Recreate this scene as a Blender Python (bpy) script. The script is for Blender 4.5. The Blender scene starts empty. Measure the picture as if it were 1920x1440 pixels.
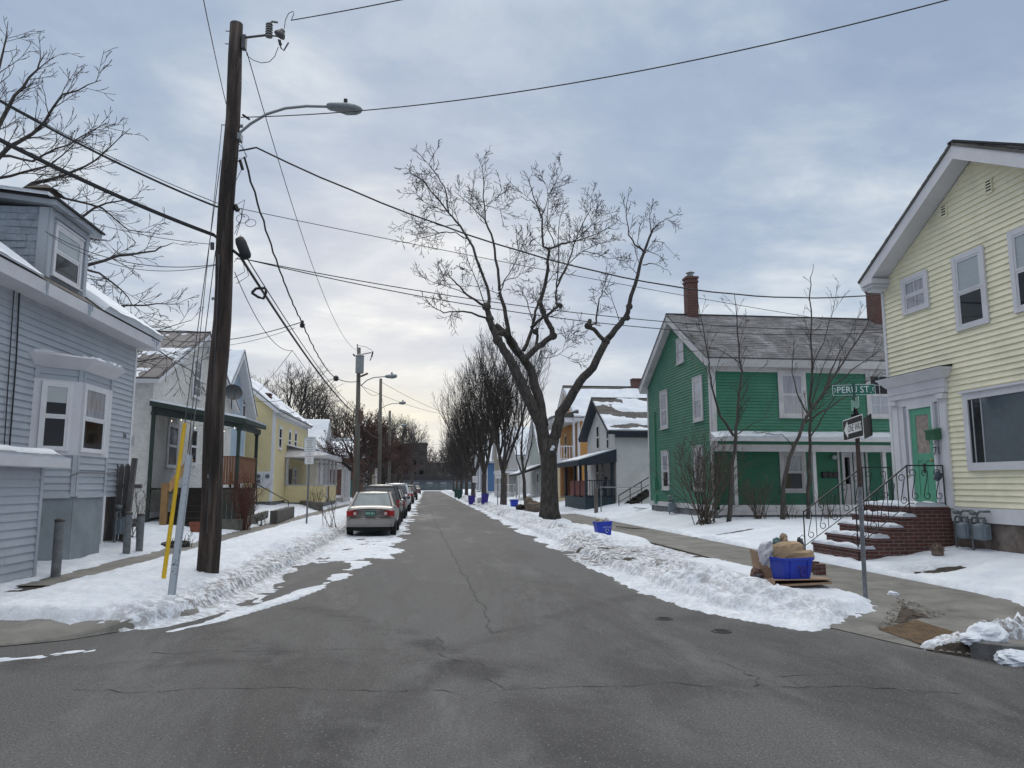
import bpy, math, random
import numpy as np
from mathutils import Vector, Matrix
random.seed(7)
SC = bpy.context.scene
COL = SC.collection
R = math.radians
# ------------------------------------------------------------------ camera
FPX = 1400.0; YH = 908.0; XV = 800.0; CAMZ = 1.75
EXPO = 0.20; ZEN = 2.0
PITCH = math.atan((YH-720)/FPX)
YAW = math.atan((960-XV)*math.cos(PITCH)/FPX)      # to the right of +Y
_f = Vector((math.sin(YAW)*math.cos(PITCH), math.cos(YAW)*math.cos(PITCH), math.sin(PITCH)))
_r = Vector((math.cos(YAW), -math.sin(YAW), 0))
_u = _r.cross(_f)
CAM = Vector((0, 0, CAMZ))
cam = bpy.data.cameras.new('camera'); camo = bpy.data.objects.new('camera', cam); COL.objects.link(camo)
m = Matrix((_r, _u, -_f)).transposed().to_4x4(); m.translation = CAM
camo.matrix_world = m
cam.sensor_fit = 'HORIZONTAL'; cam.sensor_width = 36; cam.lens = 36*FPX/1920
cam.clip_end = 3000; cam.clip_start = .1
SC.camera = camo
def P(px, py, X=None, Y=None, Z=None):
    "the world point seen at photograph pixel (px, py) on the given plane of the street"
    d = _f*FPX + _r*(px-960) + _u*(720-py)
    if X is not None: t = (X-CAM.x)/d.x
    elif Y is not None: t = (Y-CAM.y)/d.y
    else: t = (Z-CAM.z)/d.z
    return CAM + d*t
# ------------------------------------------------------------------ materials
MATS = {}
def newmat(name):
    m = bpy.data.materials.new(name); m.use_nodes = True
    nt = m.node_tree; b = nt.nodes['Principled BSDF']
    MATS[name] = m
    return m, nt, b
def N(nt, typ, **kw):
    n = nt.nodes.new(typ)
    for k, v in kw.items():
        if k.startswith('i_'):
            key = k[2:]
            key = int(key) if key.isdigit() else key.replace('_', ' ')
            n.inputs[key].default_value = v
        else: setattr(n, k, v)
    return n
def ramp(nt, fac, stops):
    n = nt.nodes.new('ShaderNodeValToRGB'); cr = n.color_ramp
    while len(cr.elements) < len(stops): cr.elements.new(.5)
    for e, (p, c) in zip(cr.elements, stops):
        e.position = p; e.color = (c, c, c, 1) if isinstance(c, (int, float)) else (*c, 1)
    nt.links.new(fac, n.inputs[0]); return n.outputs[0]
def mix(nt, fac, a, b, mode='MIX'):
    n = nt.nodes.new('ShaderNodeMix'); n.data_type = 'RGBA'; n.blend_type = mode
    for s, v in ((n.inputs[0], fac), (n.inputs[6], a), (n.inputs[7], b)):
        if isinstance(v, bpy.types.NodeSocket): nt.links.new(v, s)
        elif isinstance(v, (int, float)): s.default_value = v
        else: s.default_value = (*v, 1)
    return n.outputs[2]
def noise(nt, co, scale, detail=4, rough=.6, dist=0, stretch=None):
    if stretch:
        mp = nt.nodes.new('ShaderNodeMapping'); mp.inputs['Scale'].default_value = stretch
        nt.links.new(co, mp.inputs[0]); co = mp.outputs[0]
    n = N(nt, 'ShaderNodeTexNoise', i_Scale=scale, i_Detail=detail, i_Roughness=rough, i_Distortion=dist)
    nt.links.new(co, n.inputs['Vector']); return n.outputs['Fac']
def coord(nt, kind='Object'):
    if kind == 'World':
        return nt.nodes.new('ShaderNodeNewGeometry').outputs['Position']
    return nt.nodes.new('ShaderNodeTexCoord').outputs[kind]
def bump(nt, b, h, strength=.3, dist=.02):
    n = N(nt, 'ShaderNodeBump', i_Strength=strength, i_Distance=dist)
    nt.links.new(h, n.inputs['Height']); nt.links.new(n.outputs[0], b.inputs['Normal'])
def M(name, col, rough=.7, var=.12, scale=3.0, metal=0, bmp=0, bscale=None, stretch=None, spec=None, dirt=None):
    "painted / plain surface with uneven tone"
    if name in MATS: return MATS[name]
    m, nt, b = newmat(name)
    co = coord(nt, 'World')
    f = noise(nt, co, scale, 5, .65, .3, stretch)
    c1 = tuple(c*(1-var) for c in col); c2 = tuple(min(1, c*(1+var)) for c in col)
    o = ramp(nt, f, [(.3, c1), (.7, c2)])
    if dirt:
        f2 = noise(nt, co, scale*.37, 6, .7, .5)
        o = mix(nt, ramp(nt, f2, [(.5, 0.), (.72, dirt[1])]), o, dirt[0])
    nt.links.new(o, b.inputs['Base Color'])
    b.inputs['Roughness'].default_value = rough; b.inputs['Metallic'].default_value = metal
    if spec is not None: b.inputs['Specular IOR Level'].default_value = spec
    if bmp:
        bump(nt, b, noise(nt, co, bscale or scale*8, 5, .7, 0, stretch), bmp, .02)
    return m
def glass_mat(name, base, rough=.04, ior=1.9):
    m, nt, b = newmat(name)
    co = coord(nt, 'World')
    nt.links.new(ramp(nt, noise(nt, co, .9, 3, .5, .4), [(.35, tuple(c*.6 for c in base)), (.65, tuple(c*1.5 for c in base))]), b.inputs['Base Color'])
    b.inputs['Roughness'].default_value = rough; b.inputs['IOR'].default_value = ior
    bump(nt, b, noise(nt, co, 1.3, 2, .5), .08, .02)
    return m
GLASS = glass_mat('window_glass', (.006, .007, .008), .04, 1.46)
GLASSB = glass_mat('window_glass_bright', (.008, .010, .012), .05, 1.8)
CURT = M('curtain', (.50, .51, .56), .9, .22, 6, stretch=(3, 3, .3))
BLIND = M('blind', (.42, .44, .45), .8, .1, 9, stretch=(.2, .2, 14))
# snow
def snow_mat(name, dirt_amt, dirt_col=(.105, .090, .083)):
    m, nt, b = newmat(name); co = coord(nt, 'World')
    base = ramp(nt, noise(nt, co, 1.4, 4), [(.3, (.56, .605, .67)), (.7, (.70, .73, .77))])
    d1 = ramp(nt, noise(nt, co, 2.3, 7, .72, .4), [(.52, 0.), (.70, 1.)])
    d2 = ramp(nt, noise(nt, co, 14, 5, .7), [(.42, 0.), (.66, 1.)])
    mm = N(nt, 'ShaderNodeMath', operation='MULTIPLY'); nt.links.new(d1, mm.inputs[0]); nt.links.new(d2, mm.inputs[1])
    at = nt.nodes.new('ShaderNodeAttribute'); at.attribute_name = 'dirt'
    m3 = N(nt, 'ShaderNodeMath', operation='MULTIPLY_ADD'); nt.links.new(mm.outputs[0], m3.inputs[0]); m3.inputs[1].default_value = dirt_amt
    m4 = N(nt, 'ShaderNodeMath', operation='MULTIPLY', use_clamp=True)
    d3 = ramp(nt, noise(nt, co, 8, 7, .78, .5), [(.43, 0.), (.56, .95)])
    nt.links.new(at.outputs['Fac'], m4.inputs[0]); nt.links.new(d3, m4.inputs[1]); nt.links.new(m4.outputs[0], m3.inputs[2]); m3.use_clamp = True
    o = mix(nt, m3.outputs[0], base, dirt_col)
    nt.links.new(o, b.inputs['Base Color']); b.inputs['Roughness'].default_value = .75
    b.inputs['Specular IOR Level'].default_value = .25
    hh = noise(nt, co, 22, 6, .7)
    bump(nt, b, hh, .55, .03)
    return m
SNOW = snow_mat('snow', .22)
SNOWR = snow_mat('roof_snow', .04)
# ------------------------------------------------------------------ mesh builder
class MB:
    def __init__(s): s.v = []; s.f = []; s.mi = []; s.cur = 0
    def add(s, vs, fs):
        b = len(s.v); s.v.extend([tuple(p) for p in vs])
        for f in fs: s.f.append(tuple(b+i for i in f)); s.mi.append(s.cur)
        return s
    def box(s, c, d, rot=None):
        hx, hy, hz = d[0]/2, d[1]/2, d[2]/2
        vs = [Vector((x, y, z)) for x in (-hx, hx) for y in (-hy, hy) for z in (-hz, hz)]
        if rot is not None: vs = [rot @ v for v in vs]
        c = Vector(c)
        return s.add([c+v for v in vs], [(0, 1, 3, 2), (4, 6, 7, 5), (0, 4, 5, 1), (2, 3, 7, 6), (0, 2, 6, 4), (1, 5, 7, 3)])
    def bb(s, a, b):
        "box by two corners"
        a, b = Vector(a), Vector(b)
        return s.box((a+b)/2, (abs(b.x-a.x), abs(b.y-a.y), abs(b.z-a.z)))
    def fb(s, o, u, n, a0, a1, z0, z1, d0, d1):
        "box in a wall frame: along u a0..a1, height z0..z1, out of the wall d0..d1"
        o, u, n = Vector(o), Vector(u), Vector(n); k = Vector((0, 0, 1))
        vs = [o+u*a+n*d+k*z for a in (a0, a1) for d in (d0, d1) for z in (z0, z1)]
        return s.add(vs, [(0, 1, 3, 2), (4, 6, 7, 5), (0, 4, 5, 1), (2, 3, 7, 6), (0, 2, 6, 4), (1, 5, 7, 3)])
    def hexa(s, bot, top):
        "solid between two quads"
        return s.add(list(bot)+list(top), [(3, 2, 1, 0), (4, 5, 6, 7), (0, 1, 5, 4), (1, 2, 6, 5), (2, 3, 7, 6), (3, 0, 4, 7)])
    def quad(s, a, b, c, d): return s.add([a, b, c, d], [(0, 1, 2, 3)])
    def slab(s, pts, off):
        "polygon extruded by a vector"
        pts = [Vector(p) for p in pts]; off = Vector(off); n = len(pts)
        return s.add(pts+[p+off for p in pts], [tuple(range(n))[::-1], tuple(range(n, 2*n))]+[(i, (i+1) % n, n+(i+1) % n, n+i) for i in range(n)])
    def tube(s, path, rad, sides=8, cap=True):
        path = [Vector(p) for p in path]; n = len(path)
        if isinstance(rad, (int, float)): rad = [rad]*n
        up = None; rings = []
        for i, p in enumerate(path):
            t = (path[min(i+1, n-1)]-path[max(i-1, 0)])
            if t.length < 1e-9: t = Vector((0, 0, 1))
            t.normalize()
            if up is None:
                a = Vector((0, 0, 1)) if abs(t.z) < .9 else Vector((1, 0, 0))
                up = t.cross(a).normalized()
            else:
                up = up - t*up.dot(t)
                up = up.normalized() if up.length > 1e-6 else t.orthogonal().normalized()
            w = t.cross(up)
            rings.append([p+(up*math.cos(k*math.tau/sides)+w*math.sin(k*math.tau/sides))*rad[i] for k in range(sides)])
        vs = [q for r_ in rings for q in r_]
        fs = [(i*sides+k, i*sides+(k+1) % sides, (i+1)*sides+(k+1) % sides, (i+1)*sides+k) for i in range(n-1) for k in range(sides)]
        if cap: fs += [tuple(range(sides))[::-1], tuple(range((n-1)*sides, n*sides))]
        return s.add(vs, fs)
    def cyl(s, c, r, z0, z1, sides=16, r2=None):
        return s.tube([(c[0], c[1], z0), (c[0], c[1], z1)], [r, r if r2 is None else r2], sides)
    def lathe(s, c, prof, sides=16, axis='Z'):
        vs = []; n = len(prof); c = Vector(c)
        for (r_, z) in prof:
            for k in range(sides):
                a = k*math.tau/sides
                q = (r_*math.cos(a), r_*math.sin(a), z)
                if axis == 'X': q = (z, q[0], q[1])
                if axis == 'Y': q = (q[0], z, q[1])
                vs.append(c+Vector(q))
        fs = [(i*sides+k, i*sides+(k+1) % sides, (i+1)*sides+(k+1) % sides, (i+1)*sides+k) for i in range(n-1) for k in range(sides)]
        fs += [tuple(range(sides))[::-1], tuple(range((n-1)*sides, n*sides))]
        return s.add(vs, fs)
    def build(s, name, mat, parent=None, smooth=False, bevel=0, loc=None):
        org = Vector(parent['_o']) if parent is not None else Vector(loc if loc is not None else (0, 0, 0))
        me = bpy.data.meshes.new(name)
        me.from_pydata([tuple(Vector(p)-org) for p in s.v], [], s.f); 
        for mt in (mat if isinstance(mat, (list, tuple)) else [mat]): me.materials.append(mt)
        if len(me.materials) > 1: me.polygons.foreach_set('material_index', s.mi)
        if smooth: me.polygons.foreach_set('use_smooth', [True]*len(s.f))
        me.update()
        o = bpy.data.objects.new(name, me); COL.objects.link(o)
        if parent is not None: o.parent = parent
        else: o.location = org
        o['_o'] = tuple(org)
        if bevel:
            md = o.modifiers.new('bevel', 'BEVEL'); md.width = bevel; md.segments = 2; md.limit_method = 'ANGLE'
        return o
def tag(o, label=None, cat=None, group=None, kind=None):
    if label: o['label'] = label
    if cat: o['category'] = cat
    if group: o['group'] = group
    if kind: o['kind'] = kind
    return o
def thing(name, loc, label, cat, group=None):
    o = bpy.data.objects.new(name, None); COL.objects.link(o)
    o.location = loc; o['_o'] = tuple(loc); o.empty_display_size = .3
    return tag(o, label, cat, group)
def copy_tree(o, parent=None):
    c = o.copy(); COL.objects.link(c)
    if parent is not None: c.parent = parent
    for ch in list(o.children): copy_tree(ch, c)
    return c
def text_obj(txt, name, mat, parent, origin, u, up, size, depth=.002, align='CENTER', sx=1.0):
    "lettering standing on a plane: origin is the middle of the line"
    cu = bpy.data.curves.new('t', 'FONT'); cu.body = txt; cu.size = size; cu.align_x = align; cu.align_y = 'CENTER'; cu.extrude = depth; cu.resolution_u = 2
    t = bpy.data.objects.new('t', cu); COL.objects.link(t)
    bpy.context.view_layer.update()
    me = bpy.data.meshes.new_from_object(t.evaluated_get(bpy.context.evaluated_depsgraph_get()))
    bpy.data.objects.remove(t)
    u, up = Vector(u).normalized(), Vector(up).normalized(); n = u.cross(up)
    mb = MB(); o = Vector(origin)
    mb.add([o+u*(v.co.x*sx)+up*v.co.y+n*v.co.z for v in me.vertices], [tuple(p.vertices) for p in me.polygons])
    bpy.data.meshes.remove(me)
    return mb.build(name, mat, parent)
# numpy noise ------------------------------------------------------
_rs = np.random.RandomState(11); _perm = _rs.rand(256, 256)
def vnoise(x, y):
    xi = np.floor(x).astype(int); yi = np.floor(y).astype(int); fx = x-xi; fy = y-yi
    fx = fx*fx*(3-2*fx); fy = fy*fy*(3-2*fy)
    g = lambda a, b: _perm[a % 256, b % 256]
    return (g(xi, yi)*(1-fx)+g(xi+1, yi)*fx)*(1-fy)+(g(xi, yi+1)*(1-fx)+g(xi+1, yi+1)*fx)*fy
def fbm(x, y, s, o=4, gain=.5):
    x = np.asarray(x, float)*s+31.7; y = np.asarray(y, float)*s+17.3; r = 0; a = 1; t = 0
    for i in range(o):
        r = r+a*vnoise(x, y); t += a; a *= gain; x = x*2.03+5.1; y = y*2.03+9.7
    return r/t-.5
def sstep(a, b, x):
    t = np.clip((np.asarray(x, float)-a)/(b-a), 0, 1); return t*t*(3-2*t)
# snow lying on a sloping or flat face: o corner, u and v edge vectors, thick(a,b) in 0..1 coordinates -> metres
def snow_patch(name, parent, o, u, v, thick, nu=60, nv=30, mat=None):
    o, u, v = Vector(o), Vector(u), Vector(v); n = u.cross(v).normalized()
    if n.z < 0: n = -n
    A, B = np.meshgrid(np.linspace(0, 1, nu), np.linspace(0, 1, nv), indexing='ij')
    T = thick(A, B)
    mb = MB(); idx = {}
    for i in range(nu):
        for j in range(nv):
            mb.v.append(tuple(o+u*A[i, j]+v*B[i, j]+n*(max(-.02, T[i, j])+.004)))
    for i in range(nu-1):
        for j in range(nv-1):
            if max(T[i, j], T[i+1, j], T[i, j+1], T[i+1, j+1]) > 0:
                mb.f.append((i*nv+j, (i+1)*nv+j, (i+1)*nv+j+1, i*nv+j+1)); mb.mi.append(0)
    for j0, step in ((0, 1), (nv-1, -1)):
        for i in range(nu-1):
            if T[i, j0] > 0 or T[i+1, j0] > 0:
                b = len(mb.v); q = [o+u*A[i_, j0]+v*B[i_, j0]-n*.01 for i_ in (i, i+1)]; mb.v += [tuple(x) for x in q]; mb.f.append((i*nv+j0, (i+1)*nv+j0, b+1, b)); mb.mi.append(0)
    for i0 in (0, nu-1):
        for j in range(nv-1):
            if T[i0, j] > 0 or T[i0, j+1] > 0:
                b = len(mb.v); q = [o+u*A[i0, j_]+v*B[i0, j_]-n*.01 for j_ in (j, j+1)]; mb.v += [tuple(x) for x in q]; mb.f.append((i0*nv+j, i0*nv+j+1, b+1, b)); mb.mi.append(0)
    used = sorted({k for f in mb.f for k in f}); mp = {k: i for i, k in enumerate(used)}
    mb.v = [mb.v[k] for k in used]; mb.f = [tuple(mp[k] for k in f) for f in mb.f]
    return mb.build(name, mat or SNOWR, parent, smooth=True)
# ================================================================== world, sun
w = bpy.data.worlds.new('World'); SC.world = w; w.use_nodes = True
nt = w.node_tree; bg = nt.nodes['Background']
SUN_EL, SUN_AZ = R(16), R(-3)          # sun behind the cloud at the far end of the street
sky = N(nt, 'ShaderNodeTexSky', sky_type='NISHITA', sun_disc=False, sun_elevation=SUN_EL, sun_rotation=SUN_AZ, altitude=60)
tc = nt.nodes.new('ShaderNodeTexCoord'); sep = nt.nodes.new('ShaderNodeSeparateXYZ'); nt.links.new(tc.outputs['Generated'], sep.inputs[0])
def mth(op, a, b=None, c=None, clamp=False):
    n = N(nt, 'ShaderNodeMath', operation=op, use_clamp=clamp)
    for i, v in enumerate((a, b, c)):
        if v is None: continue
        if isinstance(v, bpy.types.NodeSocket): nt.links.new(v, n.inputs[i])
        else: n.inputs[i].default_value = v
    return n.outputs[0]
X, Y, Z = sep.outputs
zz = mth('MAXIMUM', Z, 0.0); den = mth('ADD', zz, .16)
cx = mth('DIVIDE', X, den); cy = mth('DIVIDE', Y, den)
cmb = nt.nodes.new('ShaderNodeCombineXYZ'); nt.links.new(cx, cmb.inputs[0]); nt.links.new(mth('MULTIPLY', cy, 1.25), cmb.inputs[1])
f1 = noise(nt, cmb.outputs[0], 1.15, 7, .55, .35)
f2 = noise(nt, cmb.outputs[0], 3.1, 6, .6, .3)
ff = mth('ADD', mth('MULTIPLY', f1, .7), mth('MULTIPLY', f2, .3))
cl = ramp(nt, ff, [(.39, (2.95, 3.75, 5.1)), (.47, (3.5, 4.3, 5.55)), (.54, (4.5, 5.2, 6.15)), (.62, (6.2, 6.7, 7.25))])
# overcast: brighter towards the zenith
zb = mth('ADD', 1.0, mth('MULTIPLY', mth('POWER', mth('DIVIDE', mth('MAXIMUM', mth('SUBTRACT', Z, .56), 0.0), .44), 1.0), ZEN))
# break in the cloud low over the end of the street
gd = Vector((math.sin(R(-3.0)), math.cos(R(-3.0)), math.tan(R(5.2)))).normalized()
dx = mth('SUBTRACT', X, gd.x); dz = mth('SUBTRACT', Z, gd.z)
ex = mth('EXPONENT', mth('MULTIPLY', mth('ADD', mth('POWER', mth('DIVIDE', dx, .14), 2.0), mth('POWER', mth('DIVIDE', dz, .042), 2.0)), -1.0))
ex = mth('MULTIPLY', ex, mth('GREATER_THAN', Y, 0.0))
gl = mth('MULTIPLY', ex, ramp(nt, f2, [(.3, .55), (.62, 1.)]), clamp=True)
c = mix(nt, .9, sky.outputs[0], cl)
# low band is paler
c = mix(nt, ramp(nt, mth('ABSOLUTE', Z), [(.02, .55), (.22, 0.)]), c, (5.6, 6.1, 6.9))
c = mix(nt, gl, c, (8.8, 8.3, 6.9))
c = mix(nt, ramp(nt, Z, [(.55, 0.), (.85, .8)]), c, (6.6, 6.5, 6.3))
vm = N(nt, 'ShaderNodeVectorMath', operation='SCALE'); nt.links.new(c, vm.inputs[0]); nt.links.new(zb, vm.inputs['Scale'])
nt.links.new(vm.outputs[0], bg.inputs[0]); bg.inputs[1].default_value = .1
sl = bpy.data.lights.new('sun', 'SUN'); sl.energy = .9; sl.angle = R(25); sl.color = (1, .94, .86)
so = bpy.data.objects.new('sun', sl); COL.objects.link(so)
sd = Vector((math.sin(SUN_AZ)*math.cos(SUN_EL), math.cos(SUN_AZ)*math.cos(SUN_EL), math.sin(R(38))))
so.rotation_euler = sd.to_track_quat('Z', 'Y').to_euler()
SC.view_settings.view_transform = 'Standard'; SC.view_settings.look = 'None'; SC.view_settings.exposure = EXPO; SC.view_settings.gamma = 1
# ================================================================== ground
# edge of the asphalt, right and left of the street (x as a function of y)
RY = [-30, 5.9, 6.6, 7.1, 7.6, 8.2, 8.9, 9.6, 10.6, 12, 16, 24, 40, 60, 120, 230]
RX = [40, 9.5, 6.5, 5.7, 5.3, 5.12, 4.95, 4.45, 4.1, 3.95, 3.85, 3.85, 3.85, 3.85, 3.85, 3.85]
LY = [-30, 8.3, 8.6, 8.9, 9.2, 9.6, 10.0, 10.6, 12, 16, 24, 40, 230]
LX = [60, 9.0, 6.0, 4.7, 4.05, 3.7, 3.4, 3.12, 2.95, 2.85, 2.85, 2.85, 2.85]
def redge(y): return np.interp(y, RY, RX)
def ledge(y): return -np.interp(y, LY, LX)
def ground(x, y):
    "height of the bare ground"
    x = np.asarray(x, float); y = np.asarray(y, float)
    dr = x-redge(y); dl = ledge(y)-x
    k = .14*sstep(0, .12, dr)*(1-.85*sstep(10.6, 8.9, y)*sstep(7.4, 7.9, y))+.14*sstep(0, .12, dl)*(1-.85*sstep(10.4, 9.0, y))
    k = k+.30*sstep(8.2, 11, x)*sstep(230, 150, y)+.22*sstep(6.3, 8.5, -x)+.18*sstep(8, 12, np.abs(x))*sstep(20, 45, y)
    return k
def roadz(x, y): return 0*x
rs = np.random.RandomState(5)
# snow thickness over the bare ground
def thickness(x, y):
    n1 = fbm(x, y, .9, 4); n2 = fbm(x, y, 3.2, 5, .6); n3 = fbm(x, y, 9.5, 4, .6)
    cl_ = np.abs(fbm(x+90, y, 2.6, 4, .6))
    dr = x-redge(y)+n1*.5*sstep(9, 14, y)+n2*.35; dl = ledge(y)-x+n1*.25+n2*.25
    yard = .07+.10*n1+.07*n2+.02*n3
    # right side bank
    wob = .75+1.1*fbm(0*x+3, y, .35, 3)
    bank = (.13*np.exp(-((dr-.85)/.5)**2)*wob+(.06*sstep(-.42, -.15, dr)+.10*sstep(.15, .8, dr))*sstep(2.9, 1.9, dr)) + (n2*.22+n3*.17)*np.exp(-((dr-.75)/.7)**2) + .10*n2*sstep(-.3, .2, dr)
    drive = sstep(3.0, 1.7, np.abs(y-(17.9+.12*(x-5))+n1*.8))*sstep(8.0, 6.0, x)
    bank = bank*(1-drive)+drive*(.012+.10*n2+.05*fbm(x*.4, y*3, 2.0, 3))*sstep(-.3, 0, dr)
    bank = bank*(1-.45*np.exp(-((y-10.4)/1.3)**2)*sstep(.6, 1.2, dr))*(1-.35*np.exp(-((y-14.8)/1.6)**2))
    bank = bank*.84-.05*np.clip(-n1*3-.25, 0, 1)*sstep(1.2, .2, dr)-.10*sstep(.10, .26, fbm(x+40, y*.6, .8, 3))*sstep(-.5, .3, dr)*sstep(14, 17, y)
    bank = np.where(dr < -.42, -.06, bank)
    walk_r = sstep(6.05, 6.35, x+n2*.5)*sstep(8.35, 8.0, x+n2*.5-.02*(y-10)*(y < 12))
    tr = np.where(x > 8.2, yard+.03, bank)
    tr = tr*(1-walk_r)+(-.05+.16*np.maximum(0, n1+n2*.6-.12)*sstep(20, 50, y)+.11*sstep(34, 48, y))*walk_r
    # corner: ramp and its bare surroundings
    corner = sstep(.25, -.25, y-(8.85+.85*(x-5.0))+n2*.9+n3*.3)*sstep(3.2, 4.2, x)*sstep(8.6, 8.2, y-.0*x+(x<5)*(-9))
    corner = np.maximum(corner*0, sstep(.25, -.25, y-(8.95+.85*(x-5.0))+n2*.8+n3*.3)*(x > 4.55))
    tr = np.where(x > 8.0, tr, tr*(1-corner)-.05*corner)
    # dirty heap at the kerb end beyond the ramp
    heap = np.exp(-(((x-6.15)/.62)**2+((y-7.75)/.22)**2))*.20+np.exp(-(((x-6.75)/.45)**2+((y-7.85)/.28)**2))*.26
    tr = np.where(heap > .03, np.maximum(tr, heap*(1+2.6*n2+2.2*n3)-.03), tr)
    # bare muddy scrape in the lawn by the sidewalk
    tr = tr-.24*np.exp(-(((x-9.05)/.55)**2+((y-12.7)/.35)**2))*(1+3.2*n2)
    tr = tr-.16*np.exp(-(((x-9.4)/1.6)**2+((y-22.6)/.5)**2))*(1+2*n2)
    # left bank
    bl = (.045*sstep(-.34, -.1, dl)+.11*sstep(-.1, .9, dl))*sstep(3.2, 2.3, dl)+.08*np.exp(-((dl-1.2)/.7)**2)+(n2*.15+n3*.07)*sstep(-.2, .3, dl)+.05*n1
    bl = (bl*.88-.08*sstep(.10, .26, fbm(x-40, y*.6, .8, 3))*sstep(14, 18, y))*(1-.42*sstep(11.8, 9.6, y))
    bl = np.where(dl < -.5, -.06, bl)
    walk_l = sstep(5.35, 5.6, -x+n2*.5+.05*(y-20)*(y < 20))*sstep(6.55, 6.3, -x+n2*.5)*sstep(12.4, 13.6, y+n1*2+n2)
    yl = .05+.12*n1+.09*n2-.05*sstep(6.6, 6.3, -x)
    tl = np.where(-x > 6.4, yl, bl)
    tl = tl*(1-walk_l)+(-.05+.13*np.maximum(0, n1+n2*.5-.1)+.08*sstep(45, 70, y))*walk_l
    # left corner apron is bare concrete
    ap = sstep(10.05, 9.7, y+.2*(x+4.3)+n2*.5)
    tl = tl*(1-ap)-.06*ap
    t = np.where(x > 0, tr, tl)
    # thin snow and ice on the road along the parked cars
    lane = (x > ledge(y)-.3)*(x < 1.0)
    ice = sstep(-.55, -1.15, x+n1*.9+n2*.6)*sstep(17.2, 19.5, y+n1*3+n2*2)
    t_ice = np.where(ice > .12, .012*ice+.05*n2+.03*n3+.03*fbm(x, y*.25, 2.2, 4), -.06)
    # streak of packed snow on the asphalt near the left bank
    ctr = np.interp(y, [9, 10.2, 12, 14, 17.5, 20], [-3.35, -2.75, -2.15, -1.75, -1.4, -1.3])
    st = np.exp(-((x-ctr)/(.10+.018*(y-9)))**2)*sstep(9.3, 9.8, y)*sstep(19, 17, y)
    t_st = np.where(st > .25, .035*st+.08*n1+.05*n2-.012, -.06)
    # slush at the left foreground kerb
    sl_ = np.exp(-((y-(8.36+.34*(x+4.23)))/.13)**2)*sstep(-3.1, -3.5, x)
    t_sl = np.where(sl_ > .3, .026*sl_+.10*n2+.06*n3-.016, -.06)
    t = np.where(lane, np.maximum(t, np.maximum(t_ice, t_st)), t)
    t = np.where((x < -2.9)*(y < 9.3)*(x > ledge(y)), np.maximum(t, t_sl), t)
    t = np.where((x > -.2)*(x < redge(y)-.55), -.06, t)
    far = sstep(150, 175, y)*(np.abs(x) > 0)
    t = np.where(y > 196+n1*4, .05+.05*n2, t)
    return np.clip(t, -.06, .8)
def axis_x():
    a = list(np.arange(-8.0, 10.6, .055)); 
    l = [-8.0]; s = .06
    while l[-1] > -70: s *= 1.09; l.append(l[-1]-s)
    r_ = [10.6]; s = .06
    while r_[-1] < 80: s *= 1.09; r_.append(r_[-1]+s)
    return np.array(l[1:][::-1]+a+r_[1:])
ax = axis_x()
ay = [6.2]
while ay[-1] < 236: ay.append(ay[-1]+max(.045, ay[-1]*.0062))
ay = np.array(ay)
GX, GY = np.meshgrid(ax, ay, indexing='ij')
GB = ground(GX, GY); GT = thickness(GX, GY)
def grid_mesh(name, Zs, mat, keep=None, extra=None):
    nx, ny = Zs.shape
    co = np.stack([GX[:nx, :ny], GY[:nx, :ny], Zs], -1).reshape(-1, 3)
    I = np.arange(nx*ny).reshape(nx, ny)
    q = np.stack([I[:-1, :-1], I[1:, :-1], I[1:, 1:], I[:-1, 1:]], -1).reshape(-1, 4)
    if keep is not None:
        k = keep.reshape(-1); q = q[k[q].any(1)]
    used = np.unique(q); mp = np.full(nx*ny, -1); mp[used] = np.arange(len(used)); q = mp[q]; co = co[used]
    me = bpy.data.meshes.new(name); me.vertices.add(len(co)); me.vertices.foreach_set('co', co.ravel())
    me.loops.add(q.size); me.loops.foreach_set('vertex_index', q.ravel())
    me.polygons.add(len(q)); me.polygons.foreach_set('loop_start', np.arange(0, q.size, 4)); me.polygons.foreach_set('loop_total', np.full(len(q), 4))
    me.polygons.foreach_set('use_smooth', np.ones(len(q), bool))
    if extra is not None:
        at = me.attributes.new('dirt', 'FLOAT', 'POINT'); at.data.foreach_set('value', extra.reshape(-1)[used].astype(np.float32))
    me.materials.append(mat); me.update(); me.validate()
    o = bpy.data.objects.new(name, me); COL.objects.link(o); o['kind'] = 'structure'
    return o
_dr = GX-redge(GY); _dl = ledge(GY)-GX
DIRT = (np.exp(-((_dr-.45)/.75)**2)*(.45+1.3*np.clip(fbm(GX, GY, .6, 3)+.2, 0, 1)) + .55*np.exp(-((_dl-.1)/.4)**2)+.12*(_dl > 0) + .22*(np.abs(_dr+3.9) < 3.4)*(GY > 9)*(_dr < -.5)
        + .7*np.exp(-(((GX-6.2)/.7)**2+((GY-7.75)/.3)**2)) + .5*np.exp(-(((GX-9.05)/.8)**2+((GY-12.7)/.5)**2)) + .55*1.5*np.exp(-((GY-17.9)/2.0)**2)*(GX > 3)*(GX < 7))*(1.0)
DIRT = np.clip(DIRT*sstep(11, 9, np.abs(GX)), 0, 1)
snow = grid_mesh('snow_cover', GB+GT, SNOW, GT > 0, DIRT)
tag(snow, 'trodden white snow lying in banks along the kerbs and over the yards')
def snow_h(x, y):
    "top of whatever lies at (x, y)"
    return float(ground(x, y)+max(0, float(thickness(np.array([x]), np.array([y]))[0])))
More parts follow.
